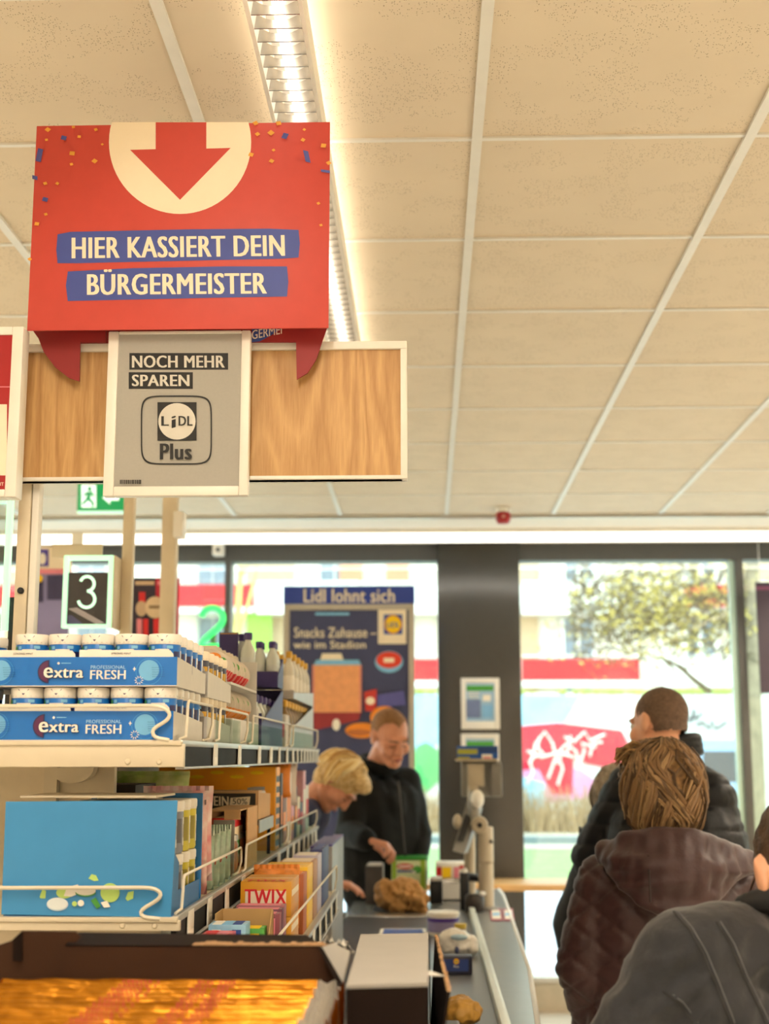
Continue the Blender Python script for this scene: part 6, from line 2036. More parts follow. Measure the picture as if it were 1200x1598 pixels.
# second column behind
s2 = at(740, 1362, pY + 0.15)
MB().lathe([(0.026, 0), (0.026, at(740, 1300, pY + 0.15).z - ZB)], (s2.x - 0.02, pY + 0.15, ZB - 0.002), M_pole, 18).build('rear_tube', tm)
# display seen from behind
dYy = pY + 0.06
a, b = at(713, 1244, dYy), at(783, 1188, dYy)
MB().box((a.x + 0.02, dYy + 0.02, a.z), (b.x, dYy + 0.05, b.z), M_greyp, 0.008).build('display_case', tm)
MB().box((a.x + 0.05, dYy - 0.012, at(740, 1228, dYy).z), (a.x + 0.125, dYy + 0.02, b.z - 0.01), M_pole, 0.006).box((at(765, 1200, dYy).x, dYy - 0.02, a.z + 0.005), (b.x + 0.0, dYy + 0.02, b.z - 0.012), mat('display_dark_grey', '#77736c', 0.45), 0.005).build('display_back', tm)
MB().lathe([(0.026, 0), (0.024, 0.07)], (at(738, 1240, dYy).x, dYy, a.z - 0.02), M_pole, 16).build('display_neck', tm)
MB().box((a.x - 0.005, dYy - 0.03, b.z + 0.0), (at(776, 1190, dYy).x, dYy + 0.03, b.z + 0.012), M_pole, 0.003).build('display_rim', tm)
ca, cb = at(713, 1188, dYy - 0.02), at(777, 1164, dYy - 0.02)
MB().box((ca.x, dYy - 0.02, b.z + 0.012), (cb.x, dYy - 0.014, cb.z), mat('card_blue', '#1f56a8', 0.45), 0.001).build('info_card', tm)
f = Face(dYy - 0.0206)
f.rect(714, 1169, 745, 1177, mat('card_olive', '#a8a83c', 0.5)); f.rect(714, 1181, 733, 1186, mat('card_olive', '#a8a83c')); f.rect(752, 1177, 768, 1188, M_paper)
f.rect(747, 1165, 776, 1174, mat('card_deep_blue', '#143b78', 0.5)); f.rect(754, 1181, 766, 1184, M_pink)
f.build('info_print', tm)
# black devices at the foot of the post
a, b = at(718, 1396, pY - 0.02), at(732, 1362, pY - 0.02)
sn = thing('hand_scanner', 'black hand scanner lying by the payment post', 'scanner', ((a.x + b.x) / 2, pY - 0.02, ZB))
MB().box((a.x, pY - 0.02, ZB - 0.002), (b.x, pY + 0.05, b.z), M_black, 0.008).build('stand', sn)
hb2 = at(745, 1362, pY - 0.02)
MB().tube([(b.x - 0.01, pY + 0.02, b.z - 0.02), (hb2.x, pY + 0.05, b.z - 0.028), (hb2.x + 0.02, pY + 0.06, b.z - 0.03)], [0.018, 0.02, 0.016], M_black, 10).build('head', sn)
MB().ball((b.x - 0.02, pY - 0.005, b.z + 0.006), 0.015, M_white, 10, 8).build('trigger', sn)
c = at(744, 1402, pY - 0.03)
rb = thing('receipt_printer', 'dark round receipt printer before the payment post', 'printer', (c.x, pY - 0.06, ZB))
MB().lathe([(0.040, 0), (0.046, 0.01), (0.046, 0.062), (0.036, 0.076)], (c.x - 0.012, pY - 0.085, ZB - 0.002), mat('printer_brown_black', '#2a2422', 0.35), 20, sx=0.95, sy=0.8).build('case', rb)
MB().ball((c.x + 0.022, pY - 0.105, ZB + 0.078), (0.016, 0.012, 0.010), M_white, 10, 6).build('paper', rb)

# ================================================================ PEOPLE
M_skin = mat('skin', '#d9a07e', 0.5, noise=0.05, nscale=22, bump=0.05, bscale=120)
M_skin2 = mat('skin_ruddy', '#cf8f70', 0.5, noise=0.06, nscale=22)
M_lip = mat('lips', '#b0685c', 0.45)
M_eyew = mat('eye_white', '#e6dfd6', 0.25)
M_iris = mat('eye_iris', '#2e2a26', 0.2)

def stand(X, Y, yaw, H):
    f = V((-math.sin(yaw), math.cos(yaw), 0)); r = V((math.cos(yaw), math.sin(yaw), 0)); b = V((X, Y, 0))
    k = lambda fr, rr, z: b + f * fr * H + r * rr * H + V((0, 0, z * H))
    J = dict(f=f, r=r, H=H, pelvis=k(0, 0, .53), chest=k(0, 0, .72), neck=k(-.008, 0, .835), head=k(.014, 0, .932),
             hf=f.copy(), hu=V((0, 0, 1)))
    for s, q in ((1, 'R'), (-1, 'L')):
        J['sh' + q] = k(0, s * .112, .805); J['el' + q] = k(-.01, s * .145, .635); J['wr' + q] = k(.05, s * .14, .50)
        J['hi' + q] = k(0, s * .052, .515); J['kn' + q] = k(.012, s * .056, .285); J['an' + q] = k(-.01, s * .058, .045)
        J['hd' + q] = V((0, 0, -1)) + f * .25; J['hn' + q] = -s * r
        J['curl' + q] = 0.35
    return J

def hand(mb, w, d, n, side, curl, k=1.0):
    d = d.normalized()
    n = (n - d * n.dot(d)).normalized()
    t = d.cross(n).normalized() * side
    for o, r in ((.030, .0135), (.010, .0155), (-.010, .0155), (-.029, .013)):
        mb.cap(w + t * o * .6 * k, w + d * .088 * k + t * o * k, .0150 * k, r * k, None, 10, 3)
    for o, ln, e in ((.033, .072, .0), (.0115, .081, .006), (-.0115, .076, .003), (-.032, .060, -.006)):
        p = w + d * (.090 + e) * k + t * o * k
        a = curl * 0.5
        for sgm, (fr, r0, r1) in enumerate(((.46, .0102, .0094), (.30, .0094, .0086), (.24, .0086, .0074))):
            a += curl * (0.9 if sgm else 0.3)
            dd = d * math.cos(a) + n * math.sin(a) + t * o * 0.8
            p2 = p + dd.normalized() * ln * fr * k
            mb.cap(p, p2, r0 * k, r1 * k, None, 10, 3)
            p = p2
    p = w + d * .022 * k + t * .028 * k + n * .006 * k
    dd = (d * .65 + t * .62 + n * .25).normalized()
    p2 = p + dd * .045 * k
    mb.cap(p, p2, .0150 * k, .0118 * k, None, 10, 3)
    p3 = p2 + (dd * .6 + d * .5 + n * (.2 + curl * .5)).normalized() * .034 * k
    mb.cap(p2, p3, .0112 * k, .0090 * k, None, 10, 3)

def headM(J):
    hf = J['hf'].normalized()
    hu = (J['hu'] - hf * J['hu'].dot(hf)).normalized()
    hr = hf.cross(hu)
    s = J.get('hs', 1.0)
    M = Matrix((hr, hf, hu)).transposed().to_4x4()
    return Matrix.Translation(J['head']) @ M @ Matrix.Scale(s, 4), M.to_3x3(), s

def body(t, J, m, voxel=0.0055, ears=True):
    mb = MB()
    k = J['H'] / 1.75
    M, R, s = headM(J)
    P = lambda x, y, z: M @ V((x, y, z))
    E = lambda c, r: mb.ball(P(*c), tuple(q * s for q in r), None, 18, 12, R)
    C = lambda a, b, r0, r1: mb.cap(P(*a), P(*b), r0 * s, r1 * s, None, 12, 4)
    E((0, -.014, .032), (.076, .096, .086))
    E((0, .022, -.028), (.065, .068, .080))
    C((.048, .0, -.062), (.012, .062, -.094), .024, .023); C((-.048, .0, -.062), (-.012, .062, -.094), .024, .023)
    C((-.03, .082, .022), (.03, .082, .022), .013, .013)
    C((0, .088, .012), (0, .108, -.030), .009, .0135); C((-.011, .096, -.034), (.011, .096, -.034), .009, .009)
    E((.040, .060, -.030), (.026, .026, .028)); E((-.040, .060, -.030), (.026, .026, .028))
    C((-.018, .088, -.062), (.018, .088, -.062), .009, .009); C((-.015, .086, -.073), (.015, .086, -.073), .009, .009)
    E((0, .076, -.098), (.020, .018, .016))
    if ears:
        for q in (-1, 1):
            E((q * .079, -.010, -.002), (.009, .020, .032)); E((q * .083, -.018, .010), (.008, .012, .018))
    mb.cap(P(0, -.018, -.055), J['neck'], .058 * s, .062 * k, None)
    r = (J['shR'] - J['shL']).normalized()
    mb.cap(J['neck'] - V((0, 0, .05)), J['chest'], .06 * k, .11 * k, None)
    for q in (-1, 1):
        mb.cap(J['chest'] + r * q * .07 * k, J['pelvis'] + r * q * .06 * k, .105 * k, .105 * k, None)
        c = 'R' if q > 0 else 'L'
        mb.cap(J['neck'] - V((0, 0, .02)), J['sh' + c], .05 * k, .055 * k, None)
        mb.cap(J['sh' + c], J['el' + c], .052 * k, .040 * k, None)
        mb.cap(J['el' + c], J['wr' + c], .040 * k, .027 * k, None)
        mb.cap(J['hi' + c], J['kn' + c], .082 * k, .055 * k, None)
        mb.cap(J['kn' + c], J['an' + c], .052 * k, .036 * k, None)
        fd = (J['f']).normalized()
        mb.cap(J['an' + c] - V((0, 0, .03)) * k - fd * .03, J['an' + c] + fd * .14 * k - V((0, 0, .045 * k)), .034 * k, .026 * k, None)
        hand(mb, J['wr' + c], J['hd' + c], J['hn' + c], J.get('side' + c, q), J['curl' + c], J.get('hk', 1.0) * k)
    o = blob('body', mb, t, m, voxel, 2)
    for v in o.data.vertices:
        if v.co.z < 0.002:
            v.co.z = 0.002
    # eyes and lips
    e = MB()
    for q in (-1, 1):
        if J.get('closed'):
            e.tube([P(q * .016, .086, -.004), P(q * .030, .0905, -.007), P(q * .045, .082, -.004)], [.0015 * s, .0028 * s, .0015 * s], J.get('browm', M_iris), 6)
            continue
        e.ball(P(q * .030, .080, .002), .0125 * s, M_eyew, 12, 8).ball(P(q * .030, .0885, .001), .0062 * s, M_iris, 10, 6)
    e.build('eyelashes' if J.get('closed') else 'eyes', t)
    e = MB()
    for q in (-1, 1):
        e.tube([P(q * .012, .096, .020), P(q * .030, .0965, .026), P(q * .050, .082, .021)], [.003 * s, .0042 * s, .002 * s], J.get('browm', mat('brow_brown', '#6b4a30', 0.8)), 6)
    e.build('eyebrows', t)
    e = MB()
    e.tube([P(-.022, .090, -.067), P(-.008, .0975, -.064), P(.008, .0975, -.064), P(.022, .090, -.067)], [.0025 * s, .0045 * s, .0045 * s, .0025 * s], M_lip, 8).tube([P(-.018, .090, -.071), P(0, .097, -.073), P(.018, .090, -.071)], [.002 * s, .005 * s, .002 * s], M_lip, 8)
    e.build('lips', t)
    return o

def garment(t, J, name, m, th=0.03, hem=0.42, voxel=0.009, disp=None, smooth=3, sleeves=True, belly=0.0):
    mb = MB()
    k = J['H'] / 1.75
    r = (J['shR'] - J['shL']).normalized()
    mb.cap(J['neck'] - V((0, 0, .055)), J['chest'], .080 * k + th * .5, .125 * k + th, None)
    for q in (-.5, 0, .5):
        mb.cap(J['chest'] + r * q * .16 * k, J['pelvis'] + r * q * .14 * k, .112 * k + th, .112 * k + th + belly, None)
        hemp = (J['hiR'] + J['hiL']) / 2
        hemp = V((hemp.x, hemp.y, hem * J['H'] + .10))
        mb.cap(J['pelvis'] + r * q * .14 * k, hemp + r * q * .2 * k, .112 * k + th + belly, .10 * k + th, None)
    for q in (-1, 1):
        c = 'R' if q > 0 else 'L'
        mb.cap(J['neck'] - V((0, 0, .035)), J['sh' + c], .050 * k + th * .5, .058 * k + th * .7, None)
        mb.cap(J['chest'] + r * q * .08 * k, J['sh' + c] - V((0, 0, .03)), .10 * k + th * .6, .062 * k + th * .6, None)
        if sleeves:
            mb.cap(J['sh' + c], J['el' + c], .058 * k + th * .75, .048 * k + th * .75, None)
            w = J['wr' + c] + (J['el' + c] - J['wr' + c]) * .04
            mb.cap(J['el' + c], w, .048 * k + th * .75, .036 * k + th * .55, None)
    return blob(name, mb, t, m, voxel, smooth, disp)

def trousers(t, J, m, th=0.016):
    mb = MB()
    k = J['H'] / 1.75
    mb.cap(J['pelvis'], (J['hiR'] + J['hiL']) / 2, .115 * k + th, .115 * k + th, None)
    for c in 'RL':
        mb.cap(J['pelvis'], J['hi' + c], .10 * k + th, .088 * k + th, None)
        mb.cap(J['hi' + c], J['kn' + c], .088 * k + th, .062 * k + th, None)
        mb.cap(J['kn' + c], J['an' + c] + V((0, 0, .01)), .062 * k + th, .050 * k + th, None)
    return blob('trousers', mb, t, m, 0.010, 3, lambda co, n: 0.004 * mnoise.noise(co * 14))

def shoes(t, J, m):
    k = J['H'] / 1.75
    fd = J['f'].normalized()
    for c in 'RL':
        mb = MB()
        a = J['an' + c]
        mb.cap(V((a.x, a.y, .05)) - fd * .045 * k, V((a.x, a.y, .042)) + fd * .15 * k, .046 * k, .040 * k, None).cap(V((a.x, a.y, .05)), a + V((0, 0, .03)), .045 * k, .048 * k, None)
        o = blob('shoe', mb, t, m, 0.008, 2)
        for v in o.data.vertices:
            if v.co.z < 0.001:
                v.co.z = 0.001

def ring(t, name, c, axis, r, tube, m, squash=1.0, n=26, dip=0.0, fdir=None, hgt=1.0):
    u, w = frame(axis)
    if fdir is not None:
        u = (fdir - axis * fdir.dot(axis)).normalized()
        w = axis.normalized().cross(u)
    pts = [c + u * r * math.cos(2 * PI * i / n) + w * r * squash * math.sin(2 * PI * i / n) - axis * dip * math.cos(2 * PI * i / n) for i in range(n + 1)]
    mb = MB()
    for lv in ((0,) if hgt <= 1 else [tube * (j - (hgt - 1) / 2) for j in range(int(hgt))]):
        for a, b in zip(pts, pts[1:]):
            mb.cap(a + axis * lv, b + axis * lv, tube, tube, None, 8, 3)
    return blob(name, mb, t, m, max(0.005, tube * 0.3), 2)

def locks(t, J, m, n, rx, ry, rz, crown, low, length, wave, r0, zmin=-0.13, face=0.45, seed=1, flip=0.0):
    """hair of many tapered locks laid from the crown over the skull"""
    rr = random.Random(seed)
    M, R, s = headM(J)
    mb = MB()
    ms_ = m if isinstance(m, (list, tuple)) else [m]
    for i in range(n):
        az = rr.uniform(-PI, PI)           # 0 = face side
        fr = math.cos(az)
        end = low if fr < 0.15 else low + (0.115 - low) * min(1, (fr - 0.15) / face)
        st = rr.uniform(0.0, 0.55)
        ph, wv = az * 2.6 + rr.gauss(0, 0.45), rr.uniform(0.7, 1.2) * wave
        pts = []
        kk = 8
        zc = 0.02
        rzl = 0.15
        k1 = rr.uniform(0.94, 1.06)
        for j in range(kk):
            v = st + (1 - st) * j / (kk - 1)
            ze = end + rr.uniform(-.004, .004)
            th = v * (math.acos(min(1, (ze - zc) / rz)) if ze >= zc else PI / 2 + math.asin(min(0.98, (zc - ze) / rzl)))
            sn = math.sin(th) if th < PI / 2 else max(math.sin(th), 0.001) ** 0.38
            a2 = az + wv * 0.35 * math.sin(ph + 5.5 * v) * math.sin(th) + crown[0] * (1 - v)
            x, y, z = rx * sn * math.sin(a2), ry * sn * math.cos(a2) + crown[1] * (1 - v) - 0.012, zc + (rz if math.cos(th) > 0 else rzl) * math.cos(th)
            f_ = k1 * (1 + 0.05 * math.sin(ph * 2 + 6 * v)) * (1.0 - 0.10 * max(0, v - 0.8) * 5 * rr.random() * (flip == 0)) * (1 + flip * 8 * max(0, v - 0.72) * rr.uniform(0.2, 1.5))
            pts.append(M @ V((x * f_, y * f_, zc + (z - zc) * f_)))
        w = r0 * rr.uniform(0.7, 1.25) * s
        mb.tube(pts, [w * q for q in (.5, .9, 1.1, 1.15, 1.1, 0.95, 0.7, 0.2)], ms_[int(rr.random() ** 1.3 * len(ms_))], 5, 0.6)
    return mb

def hair_mat(name, c1, c2):
    m = mat(name, c1, 0.55, noise=0.0, col2=c2, nscale=55, bump=0.5, bscale=220, spec=0.35)
    return m

# ---- woman in the maroon quilted coat
X = at(1040, 1300, 3.75).x
J = stand(X, 3.78, 0.12, 1.62)
J['head'] = at(1026, 1228, 3.75)
J['hf'] = V((-.58, .81, -.12)); J['hu'] = V((-.02, .1, 1)); J['hs'] = 0.98
J['neck'] = at(1038, 1318, 3.78)
J['shL'], J['shR'] = at(948, 1382, 3.78), at(1142, 1384, 3.80)
J['elL'], J['wrL'] = at(912, 1510, 3.76), at(938, 1640, 3.92)
J['elR'] = at(1178, 1520, 3.80); J['wrR'] = at(1150, 1640, 3.95)
tW = thing('person', 'woman with short wavy brown hair in a maroon quilted coat seen from behind', 'person', (X, 3.78, 0))
body(tW, J, M_skin)
M_mar = mat('maroon_coat', '#2e0e10', 0.55, noise=0.12, nscale=14, bump=0.4, bscale=26, sheen=0.08)
def quilt(co, n):
    x, z = co.x - X, co.z
    a, b_ = (x * 0.8 + z) / 0.085, (x * 0.8 - z) / 0.085
    q = min(abs(a - round(a)), abs(b_ - round(b_))) * 2
    k = 1 if abs(x) > 0.06 or z < 1.12 else 0.0
    return 0.0060 * (min(1, q * 3.5) - 0.6) * k + 0.008 * mnoise.noise(co * 9)
garment(tW, J, 'coat', M_mar, 0.042, 0.46, 0.0075, quilt, 3, belly=0.01)
trousers(tW, J, mat('trousers_black', '#1d1c20', 0.7))
shoes(tW, J, mat('shoe_black', '#1a1918', 0.5))
# hood lying on the back
mb = MB()
top = [at(948, 1326, 3.70), at(975, 1312, 3.62), at(1025, 1302, 3.585), at(1075, 1305, 3.585), at(1125, 1322, 3.63), at(1168, 1344, 3.70)]
for a, b_ in zip(top, top[1:]):
    mb.cap(a, b_, .020, .020, None, 10, 3)
low = [at(948, 1332, 3.68), at(965, 1362, 3.62), at(1000, 1402, 3.56), at(1045, 1420, 3.54), at(1095, 1405, 3.56), at(1140, 1374, 3.62), at(1168, 1350, 3.68)]
for a, b_ in zip(low, low[1:]):
    mb.cap(a, b_, .022, .022, None, 10, 3)
for i in range(12):
    u = i / 11
    a = top[0].lerp(top[-1], u); a.z = 0
    ti = u * (len(top) - 1); i0 = min(int(ti), len(top) - 2); a = top[i0].lerp(top[i0 + 1], ti - i0)
    li = u * (len(low) - 1); i1 = min(int(li), len(low) - 2); b_ = low[i1].lerp(low[i1 + 1], li - i1)
    mid = (a + b_) / 2 + V((0, -0.025 * math.sin(PI * u), 0))
    mb.cap(a, mid, .022, .034, None, 10, 3).cap(mid, b_, .034, .022, None, 10, 3)
def hoodd(co, n):
    return 0.012 * (1 - 2 * abs(mnoise.noise(V((co.x * 4, co.y * 4, co.z * 20))))) - 0.004
blob('hood', mb, tW, M_mar, 0.007, 14, hoodd)
q = MB()
q.tube([at(1012, 1335, 3.53), at(1013, 1370, 3.512), at(1015, 1408, 3.505)], 0.003, mat('maroon_seam', '#1d0808', 0.6), 5)
q.build('hood_seam', tW)
ring(tW, 'collar', at(1036, 1308, 3.74), V((0, .12, 1)).normalized(), .078, .024, mat('dark_knit', '#26231f', 0.9, noise=0.2, nscale=80), 0.95)
hb_m = hair_mat('brown_hair', '#a8814e', '#4c331c')
M, R, s = headM(J)
mb = MB()
mb.ball(M @ V((0, -.030, .024)), (.092, .098, .088), None, 20, 14, R).ball(M @ V((0, -.055, -.035)), (.082, .07, .09), None, 18, 12, R)
blob('hair_base', mb, tW, hb_m, 0.007, 2, lambda co, n: 0.006 * mnoise.noise(co * 40))
mb = locks(tW, J, [mat('hair_tan', '#7d6040', 0.5, noise=0.1, spec=0.3), mat('hair_light', '#9a7c56', 0.5, noise=0.1, spec=0.3), mat('hair_mid', '#675038', 0.5, noise=0.1, spec=0.3), mat('hair_dark', '#4c3824', 0.55, noise=0.1, spec=0.3)], 1000, .101, .113, .102, (0.8, -.02), -.118, 0.3, 1.7, .0052, seed=4, flip=.016)
for k in range(26):   # tuft blown to the left
    a = M @ V((-.06 + rnd.uniform(-.03, .02), .03 + rnd.uniform(-.05, .03), .10 + rnd.uniform(-.02, .012)))
    e = at(964 + rnd.uniform(-8, 14), 1186 + rnd.uniform(-12, 12), 3.72)
    mb.tube([a, a.lerp(e, .35) + V((0, 0, .015)), a.lerp(e, .7) + V((0, 0, .010)), e], [.008, .008, .006, .002], hb_m, 5, .6)
mb.build('hair', tW)

# ---- man in the black puffer jacket
J = stand(at(1052, 1200, 4.6).x, 4.62, 0.1, 1.80)
J['head'] = at(1027, 1131, 4.6); J['hs'] = 1.0
J['hf'] = V((-.62, .77, -.14)); J['hu'] = V((0, .12, 1))
J['neck'] = at(1056, 1192, 4.64)
J['shL'], J['shR'] = at(985, 1236, 4.72), at(1106, 1246, 4.56)
J['elL'], J['wrL'] = at(928, 1338, 4.78), at(985, 1350, 5.0)
J['hdL'] = V((.8, .5, -.1)); J['hnL'] = V((0, 0, -1))
J['elR'], J['wrR'] = at(1124, 1326, 4.62), at(1105, 1400, 4.85)
tM = thing('person', 'man with cropped hair in a black quilted puffer jacket seen from behind', 'person', (J['pelvis'].x, 4.62, 0))
body(tM, J, M_skin)
M_puf = mat('black_puffer', '#0b0c0f', 0.55, noise=0.1, nscale=20, bump=0.3, bscale=40, spec=0.25)
def puff(co, n):
    q = abs(math.sin(PI * (co.z + 0.03 * co.x) / 0.072))
    return 0.010 * (min(1, q ** 0.4 * 1.1) - 0.7) + 0.003 * mnoise.noise(co * 22)
garment(tM, J, 'puffer_jacket', M_puf, 0.040, 0.50, 0.0075, puff, 3, belly=0.008)
trousers(tM, J, mat('trousers_navy', '#20242c', 0.75))
shoes(tM, J, mat('shoe_black', '#1a1918'))
ring(tM, 'collar', at(1052, 1166, 4.64), V((-.1, .05, 1)).normalized(), .080, .020, M_puf, 0.95, hgt=3)
M, R, s = headM(J)
mb = MB().ball(M @ V((0, -.020, .035)), (.0785, .0945, .0855), None, 24, 18, R).ball(M @ V((0, -.052, -.008)), (.066, .050, .056), None, 18, 12, R)
o = blob('hair', mb, tM, mat('cropped_brown_hair', '#665040', 0.8, noise=0.25, nscale=90, bump=0.4, bscale=300), 0.005, 2, lambda co, n: 0.0012 * mnoise.noise(co * 120))
iM = M.inverted()
off = V(tM['_w'])
bm = bmesh.new(); bm.from_mesh(o.data)
kill = []
for v in bm.verts:
    p = iM @ (v.co + off)
    if p.y > 0.060 - 0.25 * (p.z - 0.07) and p.z < 0.112 or p.z < -.035 or (p.y > 0.0 and p.z < 0.022) or (abs(p.x) > 0.06 and p.y > -.03 and p.z < 0.02):
        kill.append(v)
bmesh.ops.delete(bm, geom=kill, context='VERTS'); bm.to_mesh(o.data); bm.free()

# ---- short grey haired person partly hidden behind him
J = stand(at(975, 1290, 5.25).x, 5.3, -0.3, 1.50)
J['head'] = at(963, 1250, 5.25)
J['hf'] = V((-.6, .8, -.2)); J['neck'] = at(968, 1290, 5.28)
J['shL'], J['shR'] = at(935, 1322, 5.22), at(1030, 1325, 5.38)
tG = thing('person', 'grey haired person in a dark jacket mostly hidden behind the puffer jacket man', 'person', (J['pelvis'].x, 5.3, 0))
body(tG, J, M_skin2, 0.007)
M_dj = mat('dark_jacket', '#1c1d20', 0.7, noise=0.1)
garment(tG, J, 'jacket', M_dj, 0.025, 0.5, 0.011, lambda co, n: 0.005 * mnoise.noise(co * 15))
trousers(tG, J, mat('trousers_black', '#1d1c20'))
shoes(tG, J, mat('shoe_black', '#1a1918'))
q = MB().prism([at(903, 1290, 5.2), at(903, 1308, 5.2), at(935, 1312, 5.2), at(935, 1300, 5.2), at(918, 1302, 5.2)], (0.01, 0.05, 0), M_dj)
q.build('collar_tip', tG)
gh = hair_mat('grey_hair', '#b3a48e', '#6d6254')
M, R, s = headM(J)
mb = MB().ball(M @ V((0, -.02, .03)), (.088, .098, .096), None, 20, 14, R).ball(M @ V((0, -.05, -.04)), (.076, .06, .085), None, 16, 12, R)
blob('hair_base', mb, tG, gh, 0.008, 2, lambda co, n: 0.006 * mnoise.noise(co * 40))
locks(tG, J, gh, 160, .098, .112, .108, (0.3, -.02), -.12, .3, 0.8, .009, seed=9).build('hair', tG)

# ---- customer close to the camera in a grey jacket
J = stand(at(1230, 1430, 1.98).x, 1.98, 0.25, 1.55)
J['head'] = at(1274, 1376, 1.97); J['hs'] = 0.98
J['hf'] = V((-.05, .78, -.62)); J['hu'] = V((0, .62, .78))
J['neck'] = at(1246, 1440, 2.0)
J['shL'], J['shR'] = at(1082, 1492, 1.93), at(1440, 1500, 2.0)
J['elL'], J['wrL'] = at(958, 1690, 1.93), at(1000, 1830, 2.1)
J['elR'] = J['shR'] + V((.06, 0, -.27)); J['wrR'] = J['elR'] + V((-.02, .12, -.2))
J['hiR'], J['hiL'] = V((J['pelvis'].x + .08, 2.0, .80)), V((J['pelvis'].x - .08, 1.98, .80))
tR = thing('person', 'person in a charcoal grey jacket cut by the bottom right corner', 'person', (J['pelvis'].x, 1.98, 0))
body(tR, J, M_skin)
M_gj = mat('charcoal_jacket', '#202228', 0.85, noise=0.18, nscale=60, bump=0.25, bscale=45, sheen=0.2)
def wr(co, n):
    return 0.010 * (1 - 2.2 * abs(mnoise.noise(V((co.x * 11 + co.z * 8, co.y * 8, co.z * 20 - co.x * 13))))) * 0.9 + 0.003 * mnoise.noise(co * 30)
garment(tR, J, 'jacket', M_gj, 0.020, 0.50, 0.0065, wr, 3)
trousers(tR, J, mat('trousers_black', '#1d1c20'))
shoes(tR, J, mat('shoe_black', '#1a1918'))
dgr = bpy.context.evaluated_depsgraph_get()
jk = [c for c in tR.children if c.name.startswith('jacket')][0]
def on_jacket(pix, lift=0.001):
    """places stitching points on the jacket surface"""
    from mathutils.bvhtree import BVHTree
    bm = bmesh.new(); bm.from_mesh(jk.data); bv = BVHTree.FromBMesh(bm); bm.free()
    o_ = V((0, 0, EYE)); off = V(tR['_w']); out = []
    for x, y in pix:
        d = (at(x, y, 1.9) - o_).normalized()
        h, nrm, i, dist = bv.ray_cast(o_ - off, d)
        if h:
            out.append(h + off + nrm * lift)
    return out
def dense(p, n=7):
    out = []
    for a, b_ in zip(p, p[1:]):
        out += [(a[0] + (b_[0] - a[0]) * i / n, a[1] + (b_[1] - a[1]) * i / n) for i in range(n)]
    return out + [p[-1]]
q = MB()
for pix in ([(1052, 1424), (1075, 1450), (1098, 1490), (1118, 1540), (1140, 1597)], [(1118, 1440), (1140, 1475), (1160, 1525), (1195, 1597)], [(1036, 1548), (1060, 1565), (1084, 1597)]):
    pts = on_jacket(dense(pix))
    if len(pts) > 3:
        q.tube(pts, 0.0018, mat('charcoal_seam', '#26272a', 0.8), 6)
        q.tube([p + V((0.005, 0, 0.001)) for p in pts], 0.0009, mat('seam_light', '#5d5e62', 0.8), 5)
q.build('seam', tR)
ring(tR, 'collar', at(1246, 1416, 1.995), V((0, .3, 1)).normalized(), .074, .018, mat('black_lining', '#151517', 0.8), 1.0)
M, R, s = headM(J)
mb = MB().ball(M @ V((0, -.016, .042)), (.080, .098, .084), None, 22, 16, R).ball(M @ V((0, -.058, -.012)), (.066, .05, .06), None, 18, 12, R)
hm = hair_mat('dark_brown_hair', '#4a3423', '#2a1c13')
blob('hair', mb, tR, hm, 0.006, 2, lambda co, n: 0.004 * mnoise.noise(co * 60))
q = MB()
for k in (-1, 1):
    q.tube([M @ V((k * .030 + .018 * math.cos(2 * PI * i / 16), .108, .002 + .016 * math.sin(2 * PI * i / 16))) for i in range(17)], .0018, mat('glasses_brown', '#5a3b2a', 0.3), 6)
    q.tube([M @ V((k * .050, .106, .006)), M @ V((k * .083, .04, .010)), M @ V((k * .086, -.02, .004))], .002, mat('glasses_brown', '#5a3b2a'), 6)
q.tube([M @ V((-.012, .109, .006)), M @ V((.012, .109, .006))], .0016, mat('glasses_brown', '#5a3b2a'), 6)
q.build('glasses', tR)

# ---- cashier leaning over the belt
cx, cy = -0.80, 6.0
J = stand(cx, cy, -PI / 2, 1.63)
J['head'] = at(529, 1221, 5.9); J['hs'] = 0.98
J['hf'] = V((.45, -.22, -.86)); J['hu'] = V((.86, -.12, .46))
J['pelvis'] = V((cx, cy, .88)); J['neck'] = at(487, 1250, 5.96); J['chest'] = J['neck'].lerp(J['pelvis'], .32)
J['shR'], J['shL'] = J['neck'] + V((-.02, -.16, -.05)), J['neck'] + V((-.02, .17, -.05))
J['closed'] = True; J['wrR'] = at(517, 1376, 6.10); J['elR'] = V((-.62, 6.02, 1.06))
J['hdR'] = V((.95, .05, -.18)); J['hnR'] = V((.1, .1, -1)); J['curlR'] = 0.38
J['elL'] = J['shL'] + V((-.10, .08, -.26)); J['wrL'] = J['elL'] + V((.02, .02, -.22)); J['hdL'] = V((1, 0, -.2)); J['hnL'] = V((0, 0, -1))
tC = thing('person', 'blonde cashier bending over the scanner with her face down', 'person', (cx, cy, 0))
body(tC, J, M_skin2)
M_uni = mat('navy_uniform', '#2a3050', 0.75, noise=0.06)
J2 = dict(J); J2['wrR'] = J['elR'].lerp(J['wrR'], .55)
garment(tC, J2, 'uniform_jacket', M_uni, 0.014, 0.47, 0.009, lambda co, n: 0.004 * mnoise.noise(co * 16))
trousers(tC, J, mat('trousers_black', '#1d1c20'))
shoes(tC, J, mat('shoe_black', '#1a1918'))
bh = hair_mat('blonde_hair', '#e8cd93', '#b98f52')
M, R, s = headM(J)
mb = MB().ball(M @ V((0, -.022, .040)), (.092, .104, .092), None, 22, 16, R).ball(M @ V((0, -.045, -.02)), (.078, .066, .075), None, 18, 12, R).ball(M @ V((0, .055, .088)), (.066, .05, .036), None, 16, 10, R)
blob('hair', mb, tC, bh, 0.006, 2, lambda co, n: 0.006 * mnoise.noise(co * 22))
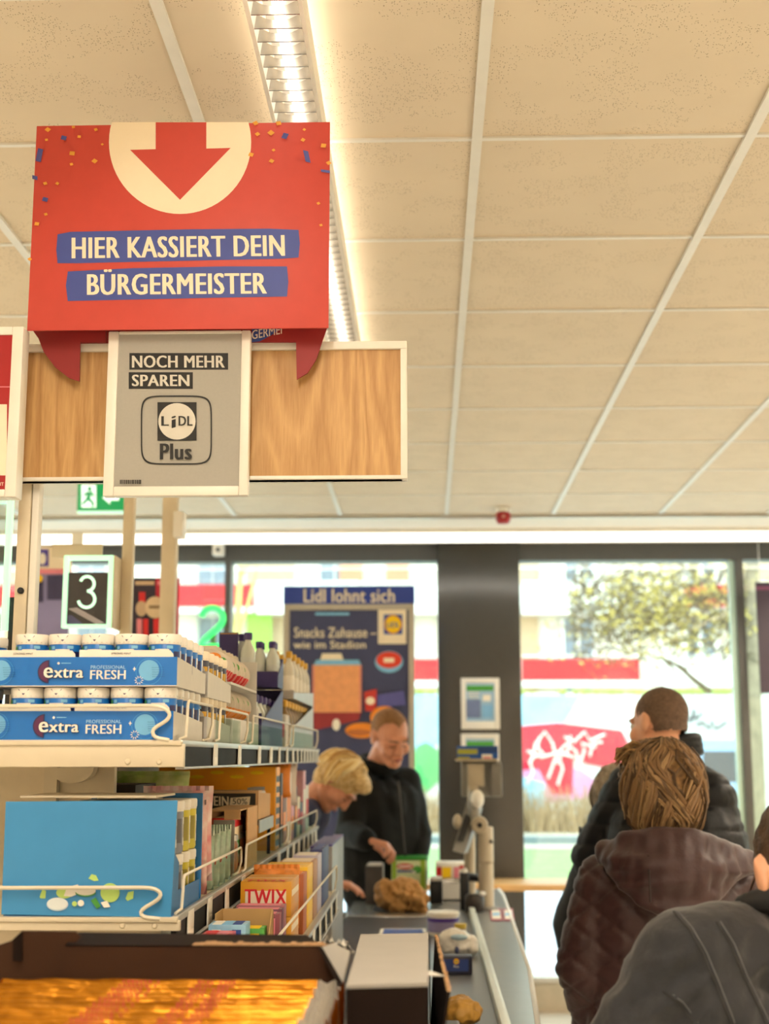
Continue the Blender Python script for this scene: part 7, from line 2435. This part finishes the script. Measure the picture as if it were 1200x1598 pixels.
locks(tC, J, [mat('blonde_light', '#efd9a4', 0.5, noise=0.08), mat('blonde_mid', '#d9b877', 0.5, noise=0.08), mat('blonde_dark', '#b98f52', 0.5, noise=0.08)], 130, .098, .114, .102, (0.5, -.02), -.04, .3, 0.5, .013, seed=21, face=.35).build('hair_locks', tC)

# ---- balding man beyond the belt
J = stand(at(598, 1300, 7.05).x, 7.06, PI - 0.42, 1.80)
J['head'] = at(609, 1150, 6.88); J['hs'] = 1.13
J['closed'] = True; J['hf'] = V((.46, -.78, -.44)); J['hu'] = V((.12, -.40, .9))
J['neck'] = at(585, 1204, 7.06); J['chest'] = at(594, 1255, 7.04); J['pelvis'] = at(600, 1372, 7.08)
J['shR'], J['shL'] = at(560, 1222, 6.94), at(634, 1222, 7.13)
J['elR'], J['wrR'] = at(545, 1298, 6.84), at(571, 1311, 6.62)
J['hdR'] = V((.93, -.20, -.22)); J['hnR'] = V((.15, -.2, -.95)); J['curlR'] = 0.85; J['hk'] = 1.12
J['elL'], J['wrL'] = at(652, 1300, 7.10), at(650, 1368, 7.0)
J['hdL'] = V((0, -.4, -.9))
tB = thing('person', 'man with short cropped hair in a black jacket reaching over the belt', 'person', (J['pelvis'].x, 7.06, 0))
J['browm'] = mat('brow_grey_brown', '#7d6049', 0.8)
body(tB, J, M_skin2, 0.005)
M_bj = mat('black_jacket', '#101110', 0.75, noise=0.1, bump=0.15, bscale=30, spec=0.2)
garment(tB, J, 'jacket', M_bj, 0.026, 0.46, 0.008, lambda co, n: 0.008 * (1 - 2 * abs(mnoise.noise(V((co.x * 6, co.y * 6, co.z * 9 + co.x * 5))))) * .7, belly=0.02)
trousers(tB, J, mat('trousers_black', '#1d1c20'))
shoes(tB, J, mat('shoe_black', '#1a1918'))
ring(tB, 'collar', at(590, 1192, 7.03), V((.1, -.25, 1)).normalized(), .092, .024, M_bj, 0.95, hgt=2)
q = MB()
q.tube([at(622, 1218, 6.88), at(626, 1260, 6.86), at(630, 1310, 6.88), at(634, 1350, 6.9)], .005, mat('zip_dark', '#3a3a3c', 0.4), 6)
q.build('zip', tB)
M, R, s = headM(J)
mb = MB().ball(M @ V((0, -.015, .032)), (.0795 * s, .0995 * s, .0895 * s), None, 22, 16, R)
o = blob('hair', mb, tB, mat('short_ginger_hair', '#8d6540', 0.8, noise=0.2, nscale=80, bump=0.4, bscale=300), 0.005, 2)
iM = M.inverted(); off = V(tB['_w'])
bm = bmesh.new(); bm.from_mesh(o.data)
kill = [v for v in bm.verts if (lambda p: p.y > 0.074 - abs(p.x) * .75 or (p.z < 0.035 and p.y > -.03) or p.z < -.03)(iM @ (v.co + off))]
bmesh.ops.delete(bm, geom=kill, context='VERTS'); bm.to_mesh(o.data); bm.free()

# ---------------------------------------------------------------- tidy up
for o in list(SC.objects):
    if '_w' in o:
        del o['_w']
bpy.context.view_layer.update()
